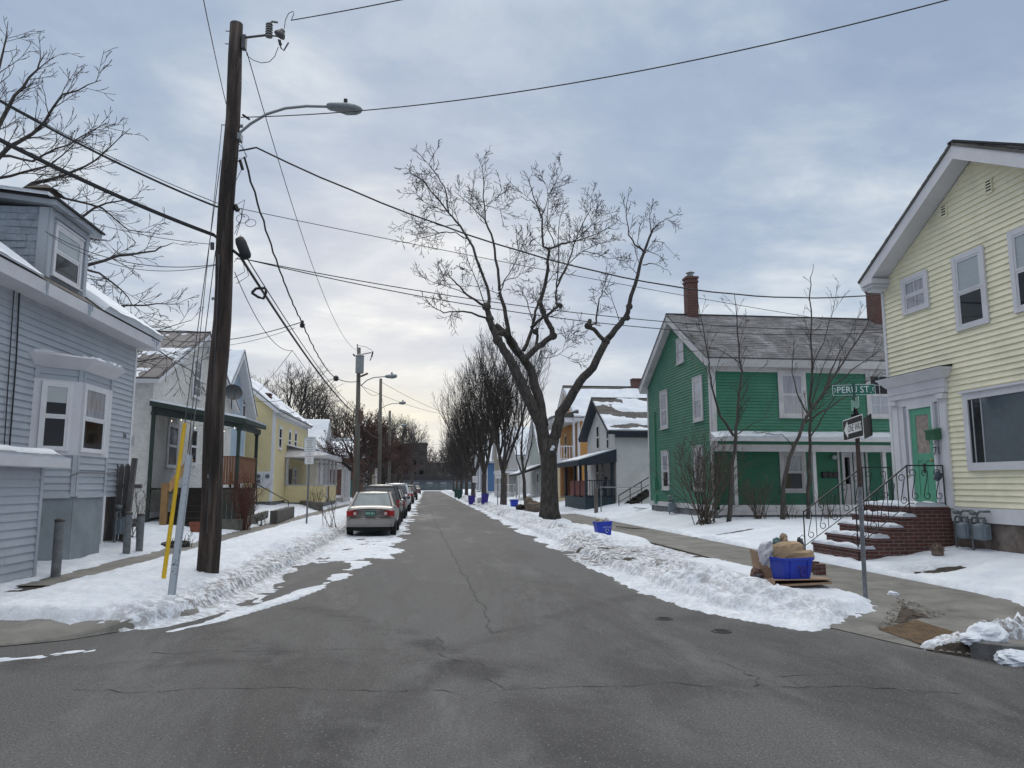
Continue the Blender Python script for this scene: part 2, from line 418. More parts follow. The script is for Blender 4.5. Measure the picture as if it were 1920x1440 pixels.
# bare soil under the snow
m_, nt_, b_ = newmat('bare_soil'); co = coord(nt_, 'World')
nt_.links.new(ramp(nt_, noise(nt_, co, 6, 7, .75), [(.3, (.022, .017, .013)), (.55, (.055, .042, .030)), (.75, (.11, .09, .065))]), b_.inputs['Base Color'])
b_.inputs['Roughness'].default_value = .95; bump(nt_, b_, noise(nt_, co, 26, 5, .8), .9, .05)
soil = grid_mesh('ground', GB-.012, MATS['bare_soil'], (_dr > -.06) | (_dl > -.06))
# wide sheet to the horizon
mb = MB(); mb.quad((-1500, -300, -.09), (1500, -300, -.09), (1500, 2500, -.09), (-1500, 2500, -.09))
tag(mb.build('terrain', SNOW), None, None, None, 'structure')
# asphalt ---------------------------------------------------------
m_, nt_, b_ = newmat('asphalt'); co = coord(nt_, 'World')
base = ramp(nt_, noise(nt_, co, 60, 6, .9), [(.32, (.034, .033, .033)), (.5, (.098, .096, .095)), (.68, (.20, .196, .19))])
blot = noise(nt_, co, .45, 7, .68, .6, (1, .30, 1)); blot2 = noise(nt_, co, 1.3, 7, .75, .5, (1, .22, 1))
base = mix(nt_, ramp(nt_, blot, [(.42, .85), (.535, 0.)]), base, (.040, .039, .040))
base = mix(nt_, ramp(nt_, blot2, [(.48, 0.), (.70, .30)]), base, (.118, .116, .116))
sp = nt_.nodes.new('ShaderNodeSeparateXYZ'); nt_.links.new(co, sp.inputs[0])
# the two worn wheel lanes are paler
mm = N(nt_, 'ShaderNodeMath', operation='SINE'); ma = N(nt_, 'ShaderNodeMath', operation='MULTIPLY_ADD'); nt_.links.new(sp.outputs[0], ma.inputs[0]); ma.inputs[1].default_value = 2.3; ma.inputs[2].default_value = .5; nt_.links.new(ma.outputs[0], mm.inputs[0])
lane_f = ramp(nt_, mm.outputs[0], [(.0, 0.), (.9, .16)])
base = mix(nt_, lane_f, base, (.125, .122, .12))
def ringband(cx, cy, r0, wd, amt, base):
    "dark scuffed track left by turning wheels"
    vs = N(nt_, 'ShaderNodeVectorMath', operation='DISTANCE'); cb = nt_.nodes.new('ShaderNodeMapping'); cb.inputs['Scale'].default_value = (1, 1, 0); nt_.links.new(co, cb.inputs[0]); nt_.links.new(cb.outputs[0], vs.inputs[0]); vs.inputs[1].default_value = (cx, cy, 0)
    s1 = N(nt_, 'ShaderNodeMath', operation='SUBTRACT'); nt_.links.new(vs.outputs['Value'], s1.inputs[0]); s1.inputs[1].default_value = r0
    s2 = N(nt_, 'ShaderNodeMath', operation='ABSOLUTE'); nt_.links.new(s1.outputs[0], s2.inputs[0])
    f = ramp(nt_, s2.outputs[0], [(wd*.3, 1.), (wd, 0.)])
    k = N(nt_, 'ShaderNodeMath', operation='MULTIPLY'); nt_.links.new(f, k.inputs[0]); nt_.links.new(ramp(nt_, noise(nt_, co, 1.1, 6, .7, .4), [(.42, 0.), (.58, amt)]), k.inputs[1])
    return mix(nt_, k.outputs[0], base, (.042, .041, .042))
for a_ in ((-9.6, 4.2, 9.0, .34, .75), (-9.6, 4.2, 10.6, .30, .7), (-4.0, -6.0, 14.2, .5, .6), (10.5, 3.2, 9.6, .34, .6), (10.5, 3.2, 11.2, .3, .6)): base = ringband(*a_, base)
salt = ramp(nt_, noise(nt_, co, .8, 8, .8, .3, (1, .25, 1)), [(.52, 0.), (.66, .34)])
base = mix(nt_, salt, base, (.19, .19, .188))
stones = ramp(nt_, noise(nt_, co, 48, 3, .6), [(.60, 0.), (.68, .8)])
base = mix(nt_, stones, base, (.24, .235, .225))
pit = ramp(nt_, noise(nt_, co, 44, 3, .6), [(.32, .8), (.41, 0.)])
base = mix(nt_, pit, base, (.018, .018, .018))
nt_.links.new(base, b_.inputs['Base Color'])
wet = ramp(nt_, blot, [(.38, .66), (.56, .92)]); nt_.links.new(wet, b_.inputs['Roughness'])
b_.inputs['Specular IOR Level'].default_value = .22
bump(nt_, b_, noise(nt_, co, 120, 3, .8), .55, .012)
mb = MB()
ys = [-30, 0, 3, 5.5]+list(np.arange(6, 12.1, .15))+[13, 16, 24, 40, 60, 120, 200, 232]
for a, b in zip(ys[:-1], ys[1:]):
    mb.quad((float(ledge(a))-.05, a, 0), (float(redge(a))+.05, a, 0), (float(redge(b))+.05, b, 0), (float(ledge(b))-.05, b, 0))
mb.quad((-60, 190, .002), (60, 190, .002), (60, 199, .002), (-60, 199, .002))
road = tag(mb.build('road', MATS['asphalt']), None, None, None, 'structure')
# cracks and the seam, thin filled strips on the asphalt
m_, nt_, b_ = newmat('crack_filler'); b_.inputs['Base Color'].default_value = (.022, .022, .023, 1); b_.inputs['Roughness'].default_value = .8
mb = MB()
def crack(pts, w, seg=14, jit=.03, z=.004):
    pts = [P(px, py, Z=0) for px, py in pts]
    out = []
    for a, b in zip(pts[:-1], pts[1:]):
        n = max(2, int((b-a).length/.09))
        for i in range(n):
            p = a.lerp(b, i/n); out.append(p)
    out.append(pts[-1]); L = []
    j = Vector((0, 0, 0))
    for p in out:
        j = j*.75+Vector((random.gauss(0, jit), random.gauss(0, jit), 0))
        L.append(p+j)
    for i in range(len(L)-1):
        t = (L[i+1]-L[i]); t.z = 0
        if t.length < 1e-4: continue
        s = Vector((-t.y, t.x, 0)).normalized()
        w1 = w*random.choice((.12, .3, .5, .8)); w0 = w1
        if i and mb.v:
            a, b = Vector(mb.v[-1]), Vector(mb.v[-2])
            a, b = prev
        else: a, b = L[i]+s*w0, L[i]-s*w0
        c, d = L[i+1]-s*w1, L[i+1]+s*w1
        for q in (a, b, c, d): q.z = z
        mb.quad(a, b, c, d); prev = (d, c)
crack([(806, 955), (818, 985), (838, 1018), (852, 1050), (868, 1075), (900, 1130), (925, 1185)], .022, jit=.02)
crack([(640, 1292), (770, 1296), (890, 1297), (945, 1294), (1100, 1290), (1250, 1288), (1330, 1293), (1430, 1288), (1500, 1288), (1640, 1290), (1800, 1298)], .011)
crack([(150, 1294), (300, 1296), (500, 1290), (640, 1292)], .009)
crack([(820, 1222), (840, 1232), (880, 1242), (905, 1246), (920, 1270), (942, 1293)], .012)
crack([(822, 1190), (818, 1205), (820, 1222)], .010)
crack([(290, 1224), (420, 1220), (560, 1222), (700, 1218), (800, 1212), (822, 1200)], .011)
crack([(1420, 1290), (1430, 1275), (1424, 1272), (1390, 1262), (1345, 1245)], .012)
crack([(1432, 1272), (1500, 1268), (1580, 1264)], .008)
crack([(925, 1185), (1000, 1172), (1100, 1178)], .008)
crack([(380, 1195), (445, 1198), (452, 1210)], .009)
mb.build('road_crack', MATS['crack_filler'])['kind'] = 'structure'
# concrete --------------------------------------------------------
m_, nt_, b_ = newmat('concrete'); co = coord(nt_, 'World')
o_ = ramp(nt_, noise(nt_, co, 1.3, 7, .7, .6), [(.28, (.075, .073, .066)), (.5, (.16, .155, .14)), (.72, (.24, .232, .21))])
o_ = mix(nt_, ramp(nt_, noise(nt_, co, 70, 3, .7), [(.35, .35), (.6, 0.)]), o_, (.06, .058, .052))
nt_.links.new(o_, b_.inputs['Base Color']); b_.inputs['Roughness'].default_value = .85; bump(nt_, b_, noise(nt_, co, 60, 4, .7), .4, .01)
def strip(name, xs, ys, dz, joint=1.5):
    mb = MB()
    y = ys[0]
    while y < ys[1]:
        y2 = min(ys[1], y+joint)
        n = max(1, int((y2-y)/.25))
        for i in range(n):
            a = y+(y2-.012-y)*i/n; b = y+(y2-.012-y)*(i+1)/n
            x0, x1 = xs(a), xs(b)
            mb.quad(*(Vector((x, yy, float(ground(x, yy))+dz)) for x, yy in ((x0[0], a), (x0[1], a), (x1[1], b), (x1[0], b))))
        y = y2
    o = mb.build(name, MATS['concrete']); o['kind'] = 'structure'; return o
strip('sidewalk', lambda y: (6.25, 8.15), (9.6, 190), .006)
strip('sidewalk', lambda y: (-6.5, -4.95), (13.0, 190), .006)
# corner slab on the left, ramp slab on the right
mb = MB()
for i in range(24):
    for k in range(14):
        x0, x1 = -9+i*.25, -9+(i+1)*.25
        q = []
        for x, kk in ((x0, k), (x1, k), (x1, k+1), (x0, k+1)):
            yb = float(np.interp(-x, [3.12, 3.4, 3.7, 4.05, 4.7, 6.0, 9.0], [10.6, 10.0, 9.6, 9.2, 8.9, 8.6, 8.3]))+.015
            yy = yb+(11.6-yb)*(kk/14)**1.6
            q.append(Vector((x, yy, float(ground(x, yy))+.005)))
        mb.quad(*q)
mb.build('sidewalk', MATS['concrete'])['kind'] = 'structure'
mb = MB()
nx, ny = 26, 34
for i in range(nx):
    for k in range(ny):
        ya, yb = 7.0+3.2*k/ny, 7.0+3.2*(k+1)/ny
        q = []
        for (ii, yy) in ((i, ya), (i+1, ya), (i+1, yb), (i, yb)):
            xa = max(float(redge(yy))+.03, 4.3); xb = 9.6
            x = xa+(xb-xa)*ii/nx
            q.append(Vector((x, yy, float(ground(x, yy))+.0045)))
        mb.quad(*q)
mb.build('sidewalk', MATS['concrete'])['kind'] = 'structure'
# kerb stones
KERB = M('granite', (.10, .10, .10), .8, .35, 9, bmp=.4, bscale=60)
def kerb(name, pts, wid, h0, h1, side):
    mb = MB()
    for (a, b) in zip(pts[:-1], pts[1:]):
        a, b = Vector((*a, 0)), Vector((*b, 0)); t = (b-a).normalized(); s = Vector((-t.y, t.x, 0))*side*wid
        b = b-t*.008
        mb.hexa([a+Vector((0, 0, h0)), b+Vector((0, 0, h0)), b+s+Vector((0, 0, h0)), a+s+Vector((0, 0, h0))],
                [a+s*.06+Vector((0, 0, h1)), b+s*.06+Vector((0, 0, h1)), b+s+Vector((0, 0, h1)), a+s+Vector((0, 0, h1))])
    o = mb.build(name, KERB, bevel=.012); o['kind'] = 'structure'; return o
kerb('kerb', [(float(redge(y))-.005, y) for y in (7.32, 7.1, 6.85, 6.6, 6.3, 6.0)], .16, -.05, .165, 1)
# the brown tactile mat of the ramp
TACT = M('tactile_mat', (.125, .082, .045), .85, .35, 5, bmp=.3)
mb = MB()
c0, c1, c2, c3 = P(1731, 1208, Z=.04), P(1836, 1194, Z=.06), P(1718, 1156, Z=.08), P(1646, 1175, Z=.06)
def gz(p, e=.012): return Vector((p.x, p.y, float(ground(p.x, p.y))+e))
nu, nv = 14, 22
def bil(a, b): return (c0*(1-a)+c1*a)*(1-b)+(c3*(1-a)+c2*a)*b
for i in range(nu):
    for j in range(nv):
        mb.quad(*(gz(bil(a/nu, b/nv)) for a, b in ((i, j), (i+1, j), (i+1, j+1), (i, j+1))))
        q = gz(bil((i+.5)/nu, (j+.5)/nv), .013)
        s = .019
        mb.lathe(q, [(s, -.004), (s*.75, .007), (s*.3, .009)], 6)
mat_o = mb.build('tactile_mat', TACT, loc=gz(c0)); tag(mat_o, 'brown studded paving mat at the foot of the corner kerb ramp', 'paving mat')
# valve covers in the road
IRON = M('cast_iron', (.028, .027, .027), .6, .3, 12, .4, bmp=.3)
def cover(px, py, r_, label):
    c = P(px, py, Z=0); t = thing('valve_cover', c, label, 'valve cover', 'round iron covers set in the asphalt')
    mb = MB(); mb.lathe(c+Vector((0, 0, .004)), [(r_, -.01), (r_, .004), (r_*.86, .006), (r_*.84, .001), (r_*.1, .001)], 20)
    mb.build('rim', IRON, t)
    mb = MB(); mb.lathe(c, [(r_*.8, -.004), (r_*.8, .006), (r_*.2, .007)], 20)
    for k in range(4): mb.box(c+Vector((0, (k-1.5)*r_*.34, .008)), (r_*1.1, r_*.12, .006))
    mb.build('lid', IRON, t)
cover(1245, 1160.5, .115, 'round iron cover flush in the asphalt, thin ring rim, farther up the street')
cover(1353, 1184, .125, 'round dark iron cover in the asphalt nearest the corner snow bank')

# mud and old leaves between the snow pile and the ramp
mb = MB(); poly = [(1660, 1158), (1668, 1150), (1674, 1141), (1683, 1128), (1697, 1131), (1715, 1133), (1733, 1139), (1757, 1143), (1740, 1147), (1722, 1146), (1705, 1150), (1694, 1156), (1676, 1163)]
pts = [P(a, b, Z=.12) for a, b in poly]; cc = sum(pts, Vector())/len(pts)
for i in range(len(pts)):
    a, b = pts[i], pts[(i+1) % len(pts)]; a, b = cc.lerp(a, .62), cc.lerp(b, .62); mb.add([gz(cc, .012), gz(a, .012), gz(b, .012)], [(0, 1, 2)])
r_ = random.Random(3)
for i in range(420):
    f = r_.random(); k = r_.randrange(len(pts)); p = cc.lerp(pts[k].lerp(pts[(k+1) % len(pts)], r_.random()), math.sqrt(f)*1.35); q = gz(p, .014+.006*r_.random()); s_ = r_.uniform(.012, .03); a = r_.random()*6.28
    d1 = Vector((math.cos(a), math.sin(a), r_.uniform(-.15, .15)))*s_; d2 = Vector((-math.sin(a), math.cos(a), r_.uniform(-.15, .15)))*s_*.5
    mb.add([q-d1, q+d2, q+d1, q-d2], [(0, 1, 2, 3)])
mb.build('mud', M('mud_and_leaves', (.055, .038, .026), .9, .6, 30), None)['kind'] = 'structure'
# ================================================================== house helpers
KZ = Vector((0, 0, 1))
class Pl:
    "a wall plane: corner o, along u, outward n"
    def __init__(s, o, u, n, k=KZ): s.o, s.u, s.n, s.k = Vector(o), Vector(u).normalized(), Vector(n).normalized(), Vector(k).normalized()
    def at(s, a, z, d=0): return s.o+s.u*a+s.k*z+s.n*d
    def pix(s, px, py):
        d = _f*FPX + _r*(px-960) + _u*(720-py)
        p = CAM+d*((s.o-CAM).dot(s.n)/d.dot(s.n))
        return (p-s.o).dot(s.u), (p-s.o).dot(s.k)
    def rect(s, x0, y0, x1, y1):
        "photo box -> a0, a1, z0, z1 (edge heights averaged)"
        pts = [s.pix(x, y) for x in (x0, x1) for y in (y0, y1)]
        a = sorted((pts[0][0], pts[2][0])); return a[0], a[1], (pts[1][1]+pts[3][1])/2, (pts[0][1]+pts[2][1])/2
    def box(s, mb, a0, a1, z0, z1, d0, d1):
        vs = [s.at(a, z, d) for a in (a0, a1) for d in (d0, d1) for z in (z0, z1)]
        mb.add(vs, [(0, 1, 3, 2), (4, 6, 7, 5), (0, 4, 5, 1), (2, 3, 7, 6), (0, 2, 6, 4), (1, 5, 7, 3)])
def span(poly, z):
    xs = []
    for (a, za), (b, zb) in zip(poly, poly[1:]+poly[:1]):
        if (za-z)*(zb-z) <= 0 and za != zb: xs.append(a+(b-a)*(z-za)/(zb-za))
        elif za == zb == z: xs += [a, b]
    return (min(xs), max(xs)) if xs else None
def boards(mb, pl, poly, expo, out=.016, wav=0, back=.1, split=None):
    "lapped courses (clapboards, slates) over a convex outline, with a solid backing"
    zs = [z for _, z in poly]; z0, z1 = min(zs), max(zs)
    n = len(poly)
    ca = sum(a for a, _ in poly)/n; cz = sum(z for _, z in poly)/n; ins = [(a+(.11 if a < ca else -.11), z+(.11 if z < cz else -.11)) if back >= .1 else (a, z) for a, z in poly]
    mb.add([pl.at(a, z, 0) for a, z in poly]+[pl.at(a, z, -back) for a, z in ins], [tuple(range(n)), tuple(range(n, 2*n))[::-1]]+[(i, n+i, n+(i+1) % n, (i+1) % n) for i in range(n)])
    z = z0; e = 1e-4
    while z < z1-.01:
        zt = min(z+expo, z1); s0 = span(poly, z+e); s1 = span(poly, zt-e)
        if s0 and s1:
            segs = [(0., 1.)]
            if split:
                L = s0[1]-s0[0]; cuts = [0.]; 
                while cuts[-1] < 1: cuts.append(cuts[-1]+max(.02, split*(.5+random.random())/max(.1, L)))
                cuts[-1] = 1.; segs = list(zip(cuts[:-1], cuts[1:]))
            for c0, c1 in segs:
                o = out*(1+random.uniform(-wav, wav)); dz = random.uniform(-wav, wav)*expo*(.12 if split < 1 else .05) if split else random.uniform(-wav, wav)*.004
                A0, A1 = s0[0]+(s0[1]-s0[0])*c0, s0[0]+(s0[1]-s0[0])*c1; B0, B1 = s1[0]+(s1[1]-s1[0])*c0, s1[0]+(s1[1]-s1[0])*c1
                g = (.004 if split < 1 else .0015) if split else 0
                mb.add([pl.at(A0+g, z+dz, o), pl.at(A1-g, z+dz, o), pl.at(B1-g, zt+dz, .003), pl.at(B0+g, zt+dz, .003), pl.at(A0+g, z+dz, .0), pl.at(A1-g, z+dz, .0)],
                       [(0, 1, 2, 3), (4, 5, 1, 0)])
        z += expo
def wall(name, parent, pl, poly, mat, expo, out=.028, wav=.10):
    mb = MB()
    if expo: boards(mb, pl, poly, expo, out, wav, .1, 2.6)
    else:
        n = len(poly); ca = sum(a for a, _ in poly)/n; cz = sum(z for _, z in poly)/n; mb.add([pl.at(a, z, 0) for a, z in poly]+[pl.at(a+(.11 if a < ca else -.11), z+(.11 if z < cz else -.11), -.1) for a, z in poly], [tuple(range(n)), tuple(range(n, 2*n))[::-1]]+[(i, n+i, n+(i+1) % n, (i+1) % n) for i in range(n)])
    return mb.build(name, mat, parent)
def curtg(name, col, var=.2, stretch=(3, 3, .4)):
    m, nt, b = newmat(name); co = coord(nt, 'World')
    f = noise(nt, co, 5, 4, .6, .3, stretch)
    nt.links.new(ramp(nt, f, [(.3, tuple(c*(1-var) for c in col)), (.7, tuple(c*(1+var) for c in col))]), b.inputs['Base Color'])
    b.inputs['Roughness'].default_value = .6; b.inputs['Coat Weight'].default_value = 1; b.inputs['Coat Roughness'].default_value = .03; b.inputs['Coat IOR'].default_value = 1.6
    return m
CURTG = curtg('curtain_behind_glass', (.30, .31, .35))
LACEG = curtg('lace_behind_glass', (.24, .25, .28), .45)
BLINDG = curtg('blind_behind_glass', (.30, .34, .355), .1, (.2, .2, 16))
WHITE = M('white_trim', (.66, .66, .68), .55, .07, 2.5, dirt=((.35, .34, .32), .30))
LILAC = M('lilac_white_trim', (.58, .58, .605), .55, .06, 2.5, dirt=((.38, .37, .40), .3))
GREYW = M('grey_white_trim', (.50, .49, .50), .6, .1, 3, dirt=((.22, .21, .2), .5))
def window(parent, pl, a0, a1, z0, z1, cas=.1, trim=WHITE, up=GLASS, lo=GLASS, munt=(0, 0), split=.5, sill=True, d=.045, sash=None, base=.0):
    "casing outer box a0..a1, z0..z1"
    mb = MB()
    pl.box(mb, a0, a0+cas, z0, z1, base, base+d); pl.box(mb, a1-cas, a1, z0, z1, base, base+d)
    pl.box(mb, a0+cas, a1-cas, z1-cas, z1, base, base+d-.002); pl.box(mb, a0+cas, a1-cas, z0, z0+cas*.7, base, base+d-.002)
    if sill:
        pl.box(mb, a0-.03, a1+.03, z0-.035, z0-.001, base, base+d+.04); pl.box(mb, a0-.02, a1+.02, z1+.001, z1+.03, base, base+d+.025)
    w = mb.build('window', trim, parent)
    b0, b1, c0, c1 = a0+cas, a1-cas, z0+cas*.7, z1-cas; zm = c0+(c1-c0)*split; t = min(.045, (b1-b0)*.1)
    if split:
        mb = MB(); pl.box(mb, b0, b1, zm, c1, base, base+.020); mb.build('pane', up, w)
    else: zm = c1
    mb = MB(); pl.box(mb, b0, b1, c0, zm, base, base+.018); mb.build('pane', lo, w)
    mb = MB()
    for (q0, q1, dd) in ([(zm, c1, .036), (c0, zm, .030)] if split else [(c0, c1, .03)]):
        pl.box(mb, b0, b0+t, q0, q1, base+.016, base+dd); pl.box(mb, b1-t, b1, q0, q1, base+.016, base+dd)
        pl.box(mb, b0+t, b1-t, q0, q0+t, base+.016, base+dd-.001); pl.box(mb, b0+t, b1-t, q1-t, q1, base+.016, base+dd-.001)
        for i in range(munt[0]):
            x = b0+(b1-b0)*(i+1)/(munt[0]+1); pl.box(mb, x-.01, x+.01, q0+t, q1-t, base+.016, base+dd-.004)
        for i in range(munt[1]):
            z = q0+(q1-q0)*(i+1)/(munt[1]+1); pl.box(mb, b0+t, b1-t, z-.01, z+.01, base+.016, base+dd-.006)
    mb.build('sash', sash or trim, w)
    return w
def brick_mat(name, c1, c2, mortar, scale=1.0, snow=0):
    m, nt, b = newmat(name); co = coord(nt, 'World')
    mp = nt.nodes.new('ShaderNodeMapping'); nt.links.new(co, mp.inputs[0])
    # courses run level on every face: use x+y along, z up
    sp = nt.nodes.new('ShaderNodeSeparateXYZ'); nt.links.new(co, sp.inputs[0])
    ad = N(nt, 'ShaderNodeMath', operation='ADD'); nt.links.new(sp.outputs[0], ad.inputs[0]); nt.links.new(sp.outputs[1], ad.inputs[1])
    cb = nt.nodes.new('ShaderNodeCombineXYZ'); nt.links.new(ad.outputs[0], cb.inputs[0]); nt.links.new(sp.outputs[2], cb.inputs[1])
    br = N(nt, 'ShaderNodeTexBrick', i_Scale=1.0, i_Mortar_Size=.006*scale, i_Mortar_Smooth=.2, i_Brick_Width=.215*scale, i_Row_Height=.072*scale)
    br.inputs['Color1'].default_value = (*c1, 1); br.inputs['Color2'].default_value = (*c2, 1); br.inputs['Mortar'].default_value = (*mortar, 1)
    nt.links.new(cb.outputs[0], br.inputs['Vector'])
    o = mix(nt, ramp(nt, noise(nt, co, 4, 6, .7), [(.4, 0.), (.75, .6)]), br.outputs['Color'], tuple(c*.5 for c in c1))
    nt.links.new(o, b.inputs['Base Color']); b.inputs['Roughness'].default_value = .85
    inv = N(nt, 'ShaderNodeMath', operation='SUBTRACT'); inv.inputs[0].default_value = 1; nt.links.new(br.outputs['Fac'], inv.inputs[1])
    bump(nt, b, inv.outputs[0], .6, .008)
    return m
BRICK = brick_mat('red_brick', (.115, .040, .032), (.075, .030, .027), (.20, .17, .16))
BRICKW = brick_mat('white_painted_brick', (.68, .665, .63), (.62, .61, .58), (.54, .53, .50))
BRICKF = brick_mat('brown_brick', (.135, .060, .042), (.10, .048, .036), (.16, .13, .12), 2.5)
STONE = M('foundation_stone', (.13, .10, .085), .9, .5, 4, bmp=.6, bscale=14, dirt=((.26, .24, .22), .8))
CONC = M('foundation_concrete', (.17, .175, .18), .9, .25, 2.5, bmp=.3, dirt=((.07, .08, .06), .5))
def roof_mat(name, a, b_, c, sc=1.2):
    m, nt, b = newmat(name); co = coord(nt, 'World')
    o = ramp(nt, noise(nt, co, sc, 7, .72, .5), [(.30, a), (.5, b_), (.68, c)])
    o = mix(nt, ramp(nt, noise(nt, co, 11, 4, .7, 0, (1, 1, 2)), [(.35, .5), (.62, 0.)]), o, tuple(x*.5 for x in a))
    nt.links.new(o, b.inputs['Base Color']); b.inputs['Roughness'].default_value = .75
    bump(nt, b, noise(nt, co, 30, 3, .7), .3, .01); return m
SLATE = roof_mat('slate', (.045, .046, .050), (.135, .135, .142), (.30, .30, .31), 1.1)
SHING = roof_mat('asphalt_shingle', (.045, .042, .040), (.085, .078, .072), (.15, .14, .13), 1.0)
METAL = roof_mat('metal_roof', (.13, .115, .115), (.165, .15, .15), (.21, .19, .19), .5)
DARKROOF = M('dark_roof_edge', (.025, .024, .026), .8, .3, 3)
def roof_slope(name, parent, eave0, eave1, up, mat, expo=.22, th=.05, split=.3, out=.012, wav=.5):
    "roof plane: eave edge eave0->eave1, vector up the slope"
    e0, e1, up = Vector(eave0), Vector(eave1), Vector(up); u = (e1-e0); n = u.cross(up).normalized()
    if n.z < 0: n = -n
    pl = Pl(e0, u, n, up); mb = MB()
    boards(mb, pl, [(0, 0), (u.length, 0), (u.length, up.length), (0, up.length)], expo, out, wav, th, split)
    return mb.build(name, mat, parent)
def under_slab(name, parent, eave0, eave1, up, off, th, mat):
    e0, e1, up = Vector(eave0), Vector(eave1), Vector(up); n = (e1-e0).cross(up).normalized()
    if n.z < 0: n = -n
    mb = MB(); mb.slab([e0-n*off, e1-n*off, e1+up-n*off, e0+up-n*off], -n*th)
    return mb.build(name, mat, parent)
def chimney(parent, c, w, z0, z1, mat=None, flue=True):
    mb = MB(); mb.box((c[0], c[1], (z0+z1)/2), (w, w, z1-z0)); mb.box((c[0], c[1], z1+.05), (w+.08, w+.08, .1)); mb.box((c[0], c[1], z1-.13), (w+.06, w+.06, .08))
    o = mb.build('chimney', mat or BRICK, parent)
    if flue:
        mb = MB(); mb.cyl(c, .13, z1+.1, z1+.3, 10); mb.cyl(c, .2, z1+.3, z1+.36, 10, .12); mb.build('flue_cap', M('flue_grey', (.22, .23, .24), .5, .2, metal=.5), o)
    return o
def porch_post(parent, x, y, z0, z1, s, mat):
    mb = MB(); mb.box((x, y, (z0+z1)/2), (s, s, z1-z0)); mb.box((x, y, z0+.08), (s*1.35, s*1.35, .16)); mb.box((x, y, z1-.06), (s*1.4, s*1.4, .12))
    return mb.build('porch_post', mat, parent)
def railing_mesh(mb, p0, p1, z0, z1, gap=.12, s=.03, rail=.05):
    p0, p1 = Vector(p0), Vector(p1); L = (p1-p0).length; n = max(2, int(L/gap)); u = (p1-p0)/L
    rot = Matrix((u, Vector((-u.y, u.x, 0)), KZ)).transposed()
    mid = (p0+p1)/2
    for z in (z0+.06, z1): mb.box((mid.x, mid.y, z), (L, rail, rail), rot)
    for i in range(1, n):
        q = p0.lerp(p1, i/n); mb.box((q.x, q.y, (z0+.085+z1-.025)/2), (s, s, z1-z0-.11), rot)
class House: pass
def gable_house(name, label, side, xf, xb, y0, y1, zb, ze, zr, wmat, expo, trim=WHITE, roof=SHING, over=.4, zbot=.1, found=CONC, snow=None, corner=.12, fth=.2, rexpo=.22, rsplit=.35, front_from=None, side_from=None, soffit=None, roof_over_x=None):
    "ridge square to the street: the gable faces the street, a long wall faces down the street"
    h = House(); h.t = t = thing(name, (xf, y0, zbot), label, 'house')
    n = Vector((-side, 0, 0)); W = y1-y0; ym = (y0+y1)/2
    h.front = Pl((xf, y1, 0), (0, -1, 0), n) if side > 0 else Pl((xf, y0, 0), (0, 1, 0), n)
    h.south = Pl((min(xf, xb), y0, 0), (1, 0, 0), (0, -1, 0))
    L = abs(xb-xf)
    sl = (zr-ze)/(W/2)
    zf = front_from if front_from is not None else zb
    wall('wall', t, h.front, [(0, zf), (W, zf), (W, ze), (W/2, zr-.02), (0, ze)], wmat, expo)
    zs = side_from if side_from is not None else zb
    wall('wall', t, h.south, [(0, zs), (L, zs), (L, ze), (0, ze)], wmat, expo)
    h.north = Pl((min(xf, xb), y1, 0), (1, 0, 0), (0, 1, 0))
    wall('wall', t, h.north, [(0, zb), (L, zb), (L, ze), (0, ze)], wmat, 0)
    h.back = Pl((xb, y0, 0), (0, 1, 0), -n); wall('wall', t, h.back, [(0, zb), (W, zb), (W, ze), (W/2, zr-.02), (0, ze)], wmat, 0)
    mb = MB(); mb.bb((min(xf, xb)+.05, y0+.05, zbot-.4), (max(xf, xb)-.05, y1-.05, zb)); mb.build('foundation', found, t)
    # corner boards and skirt
    mb = MB(); c = corner
    if c:
        h.front.box(mb, 0, c, zf, ze, 0, .036); h.front.box(mb, W-c, W, zf, ze, 0, .036)
        a = (0, c) if side > 0 else (L-c, L)
        h.south.box(mb, a[0], a[1], zs, ze, 0, .0345); b = (L-c, L) if side > 0 else (0, c); h.south.box(mb, b[0], b[1], zs, ze, 0, .0345)
    h.front.box(mb, c+.001, W-c-.001, zb-.001, zb+.2, 0, .033); h.south.box(mb, c+.001, L-c-.001, zb-.001, zb+.2, 0, .033)
    mb.build('corner_trim', trim, t)
    h.front.o = h.front.o+h.front.n*.016; h.south.o = h.south.o+h.south.n*.016
    # roof
    ox = roof_over_x if roof_over_x is not None else over
    xa, xc = xf-side*ox, xb+side*.2
    zea = ze-over*sl
    e1 = fth*.9
    h.rs = {}
    for k, (ye, s) in enumerate(((y0-over, 1), (y1+over, -1))):
        up = Vector((0, (ym-ye), zr-zea)); up = up*(1+(fth+.06)*sl/up.length); nn = Vector((0, -s*(zr-zea), abs(ym-ye))).normalized()
        E0 = Vector((min(xa, xc), ye, zea))+nn*(fth+.06); E1 = Vector((max(xa, xc), ye, zea))+nn*(fth+.06)
        r_ = roof_slope('roof', t, E0, E1, up, roof, rexpo, .055, rsplit)
        under_slab('eave_trim', t, E0+Vector((.02+.004*k, 0, 0)), E1-Vector((.02+.004*k, 0, 0)), up*.999, .056, fth, soffit or trim)
        h.rs[k] = (E0, E1, up, nn)
        if snow and k == 0:
            snow_patch('roof_snow', t, E0+nn*.012, E1-E0, up, snow, 70, 36)
        if snow and k == 1:
            snow_patch('roof_snow', t, E0+nn*.012, E1-E0, up, lambda A, B: .06+0*A, 4, 4)
    h.ridge = (zr+(fth+.06)/math.cos(math.atan(sl)), ym)
    mb = MB(); zz_ = h.ridge[0]
    mb.box(((xa+xc)/2, ym, zz_), (abs(xc-xa), .16, .05)); mb.build('ridge_cap', DARKROOF, t)
    return h
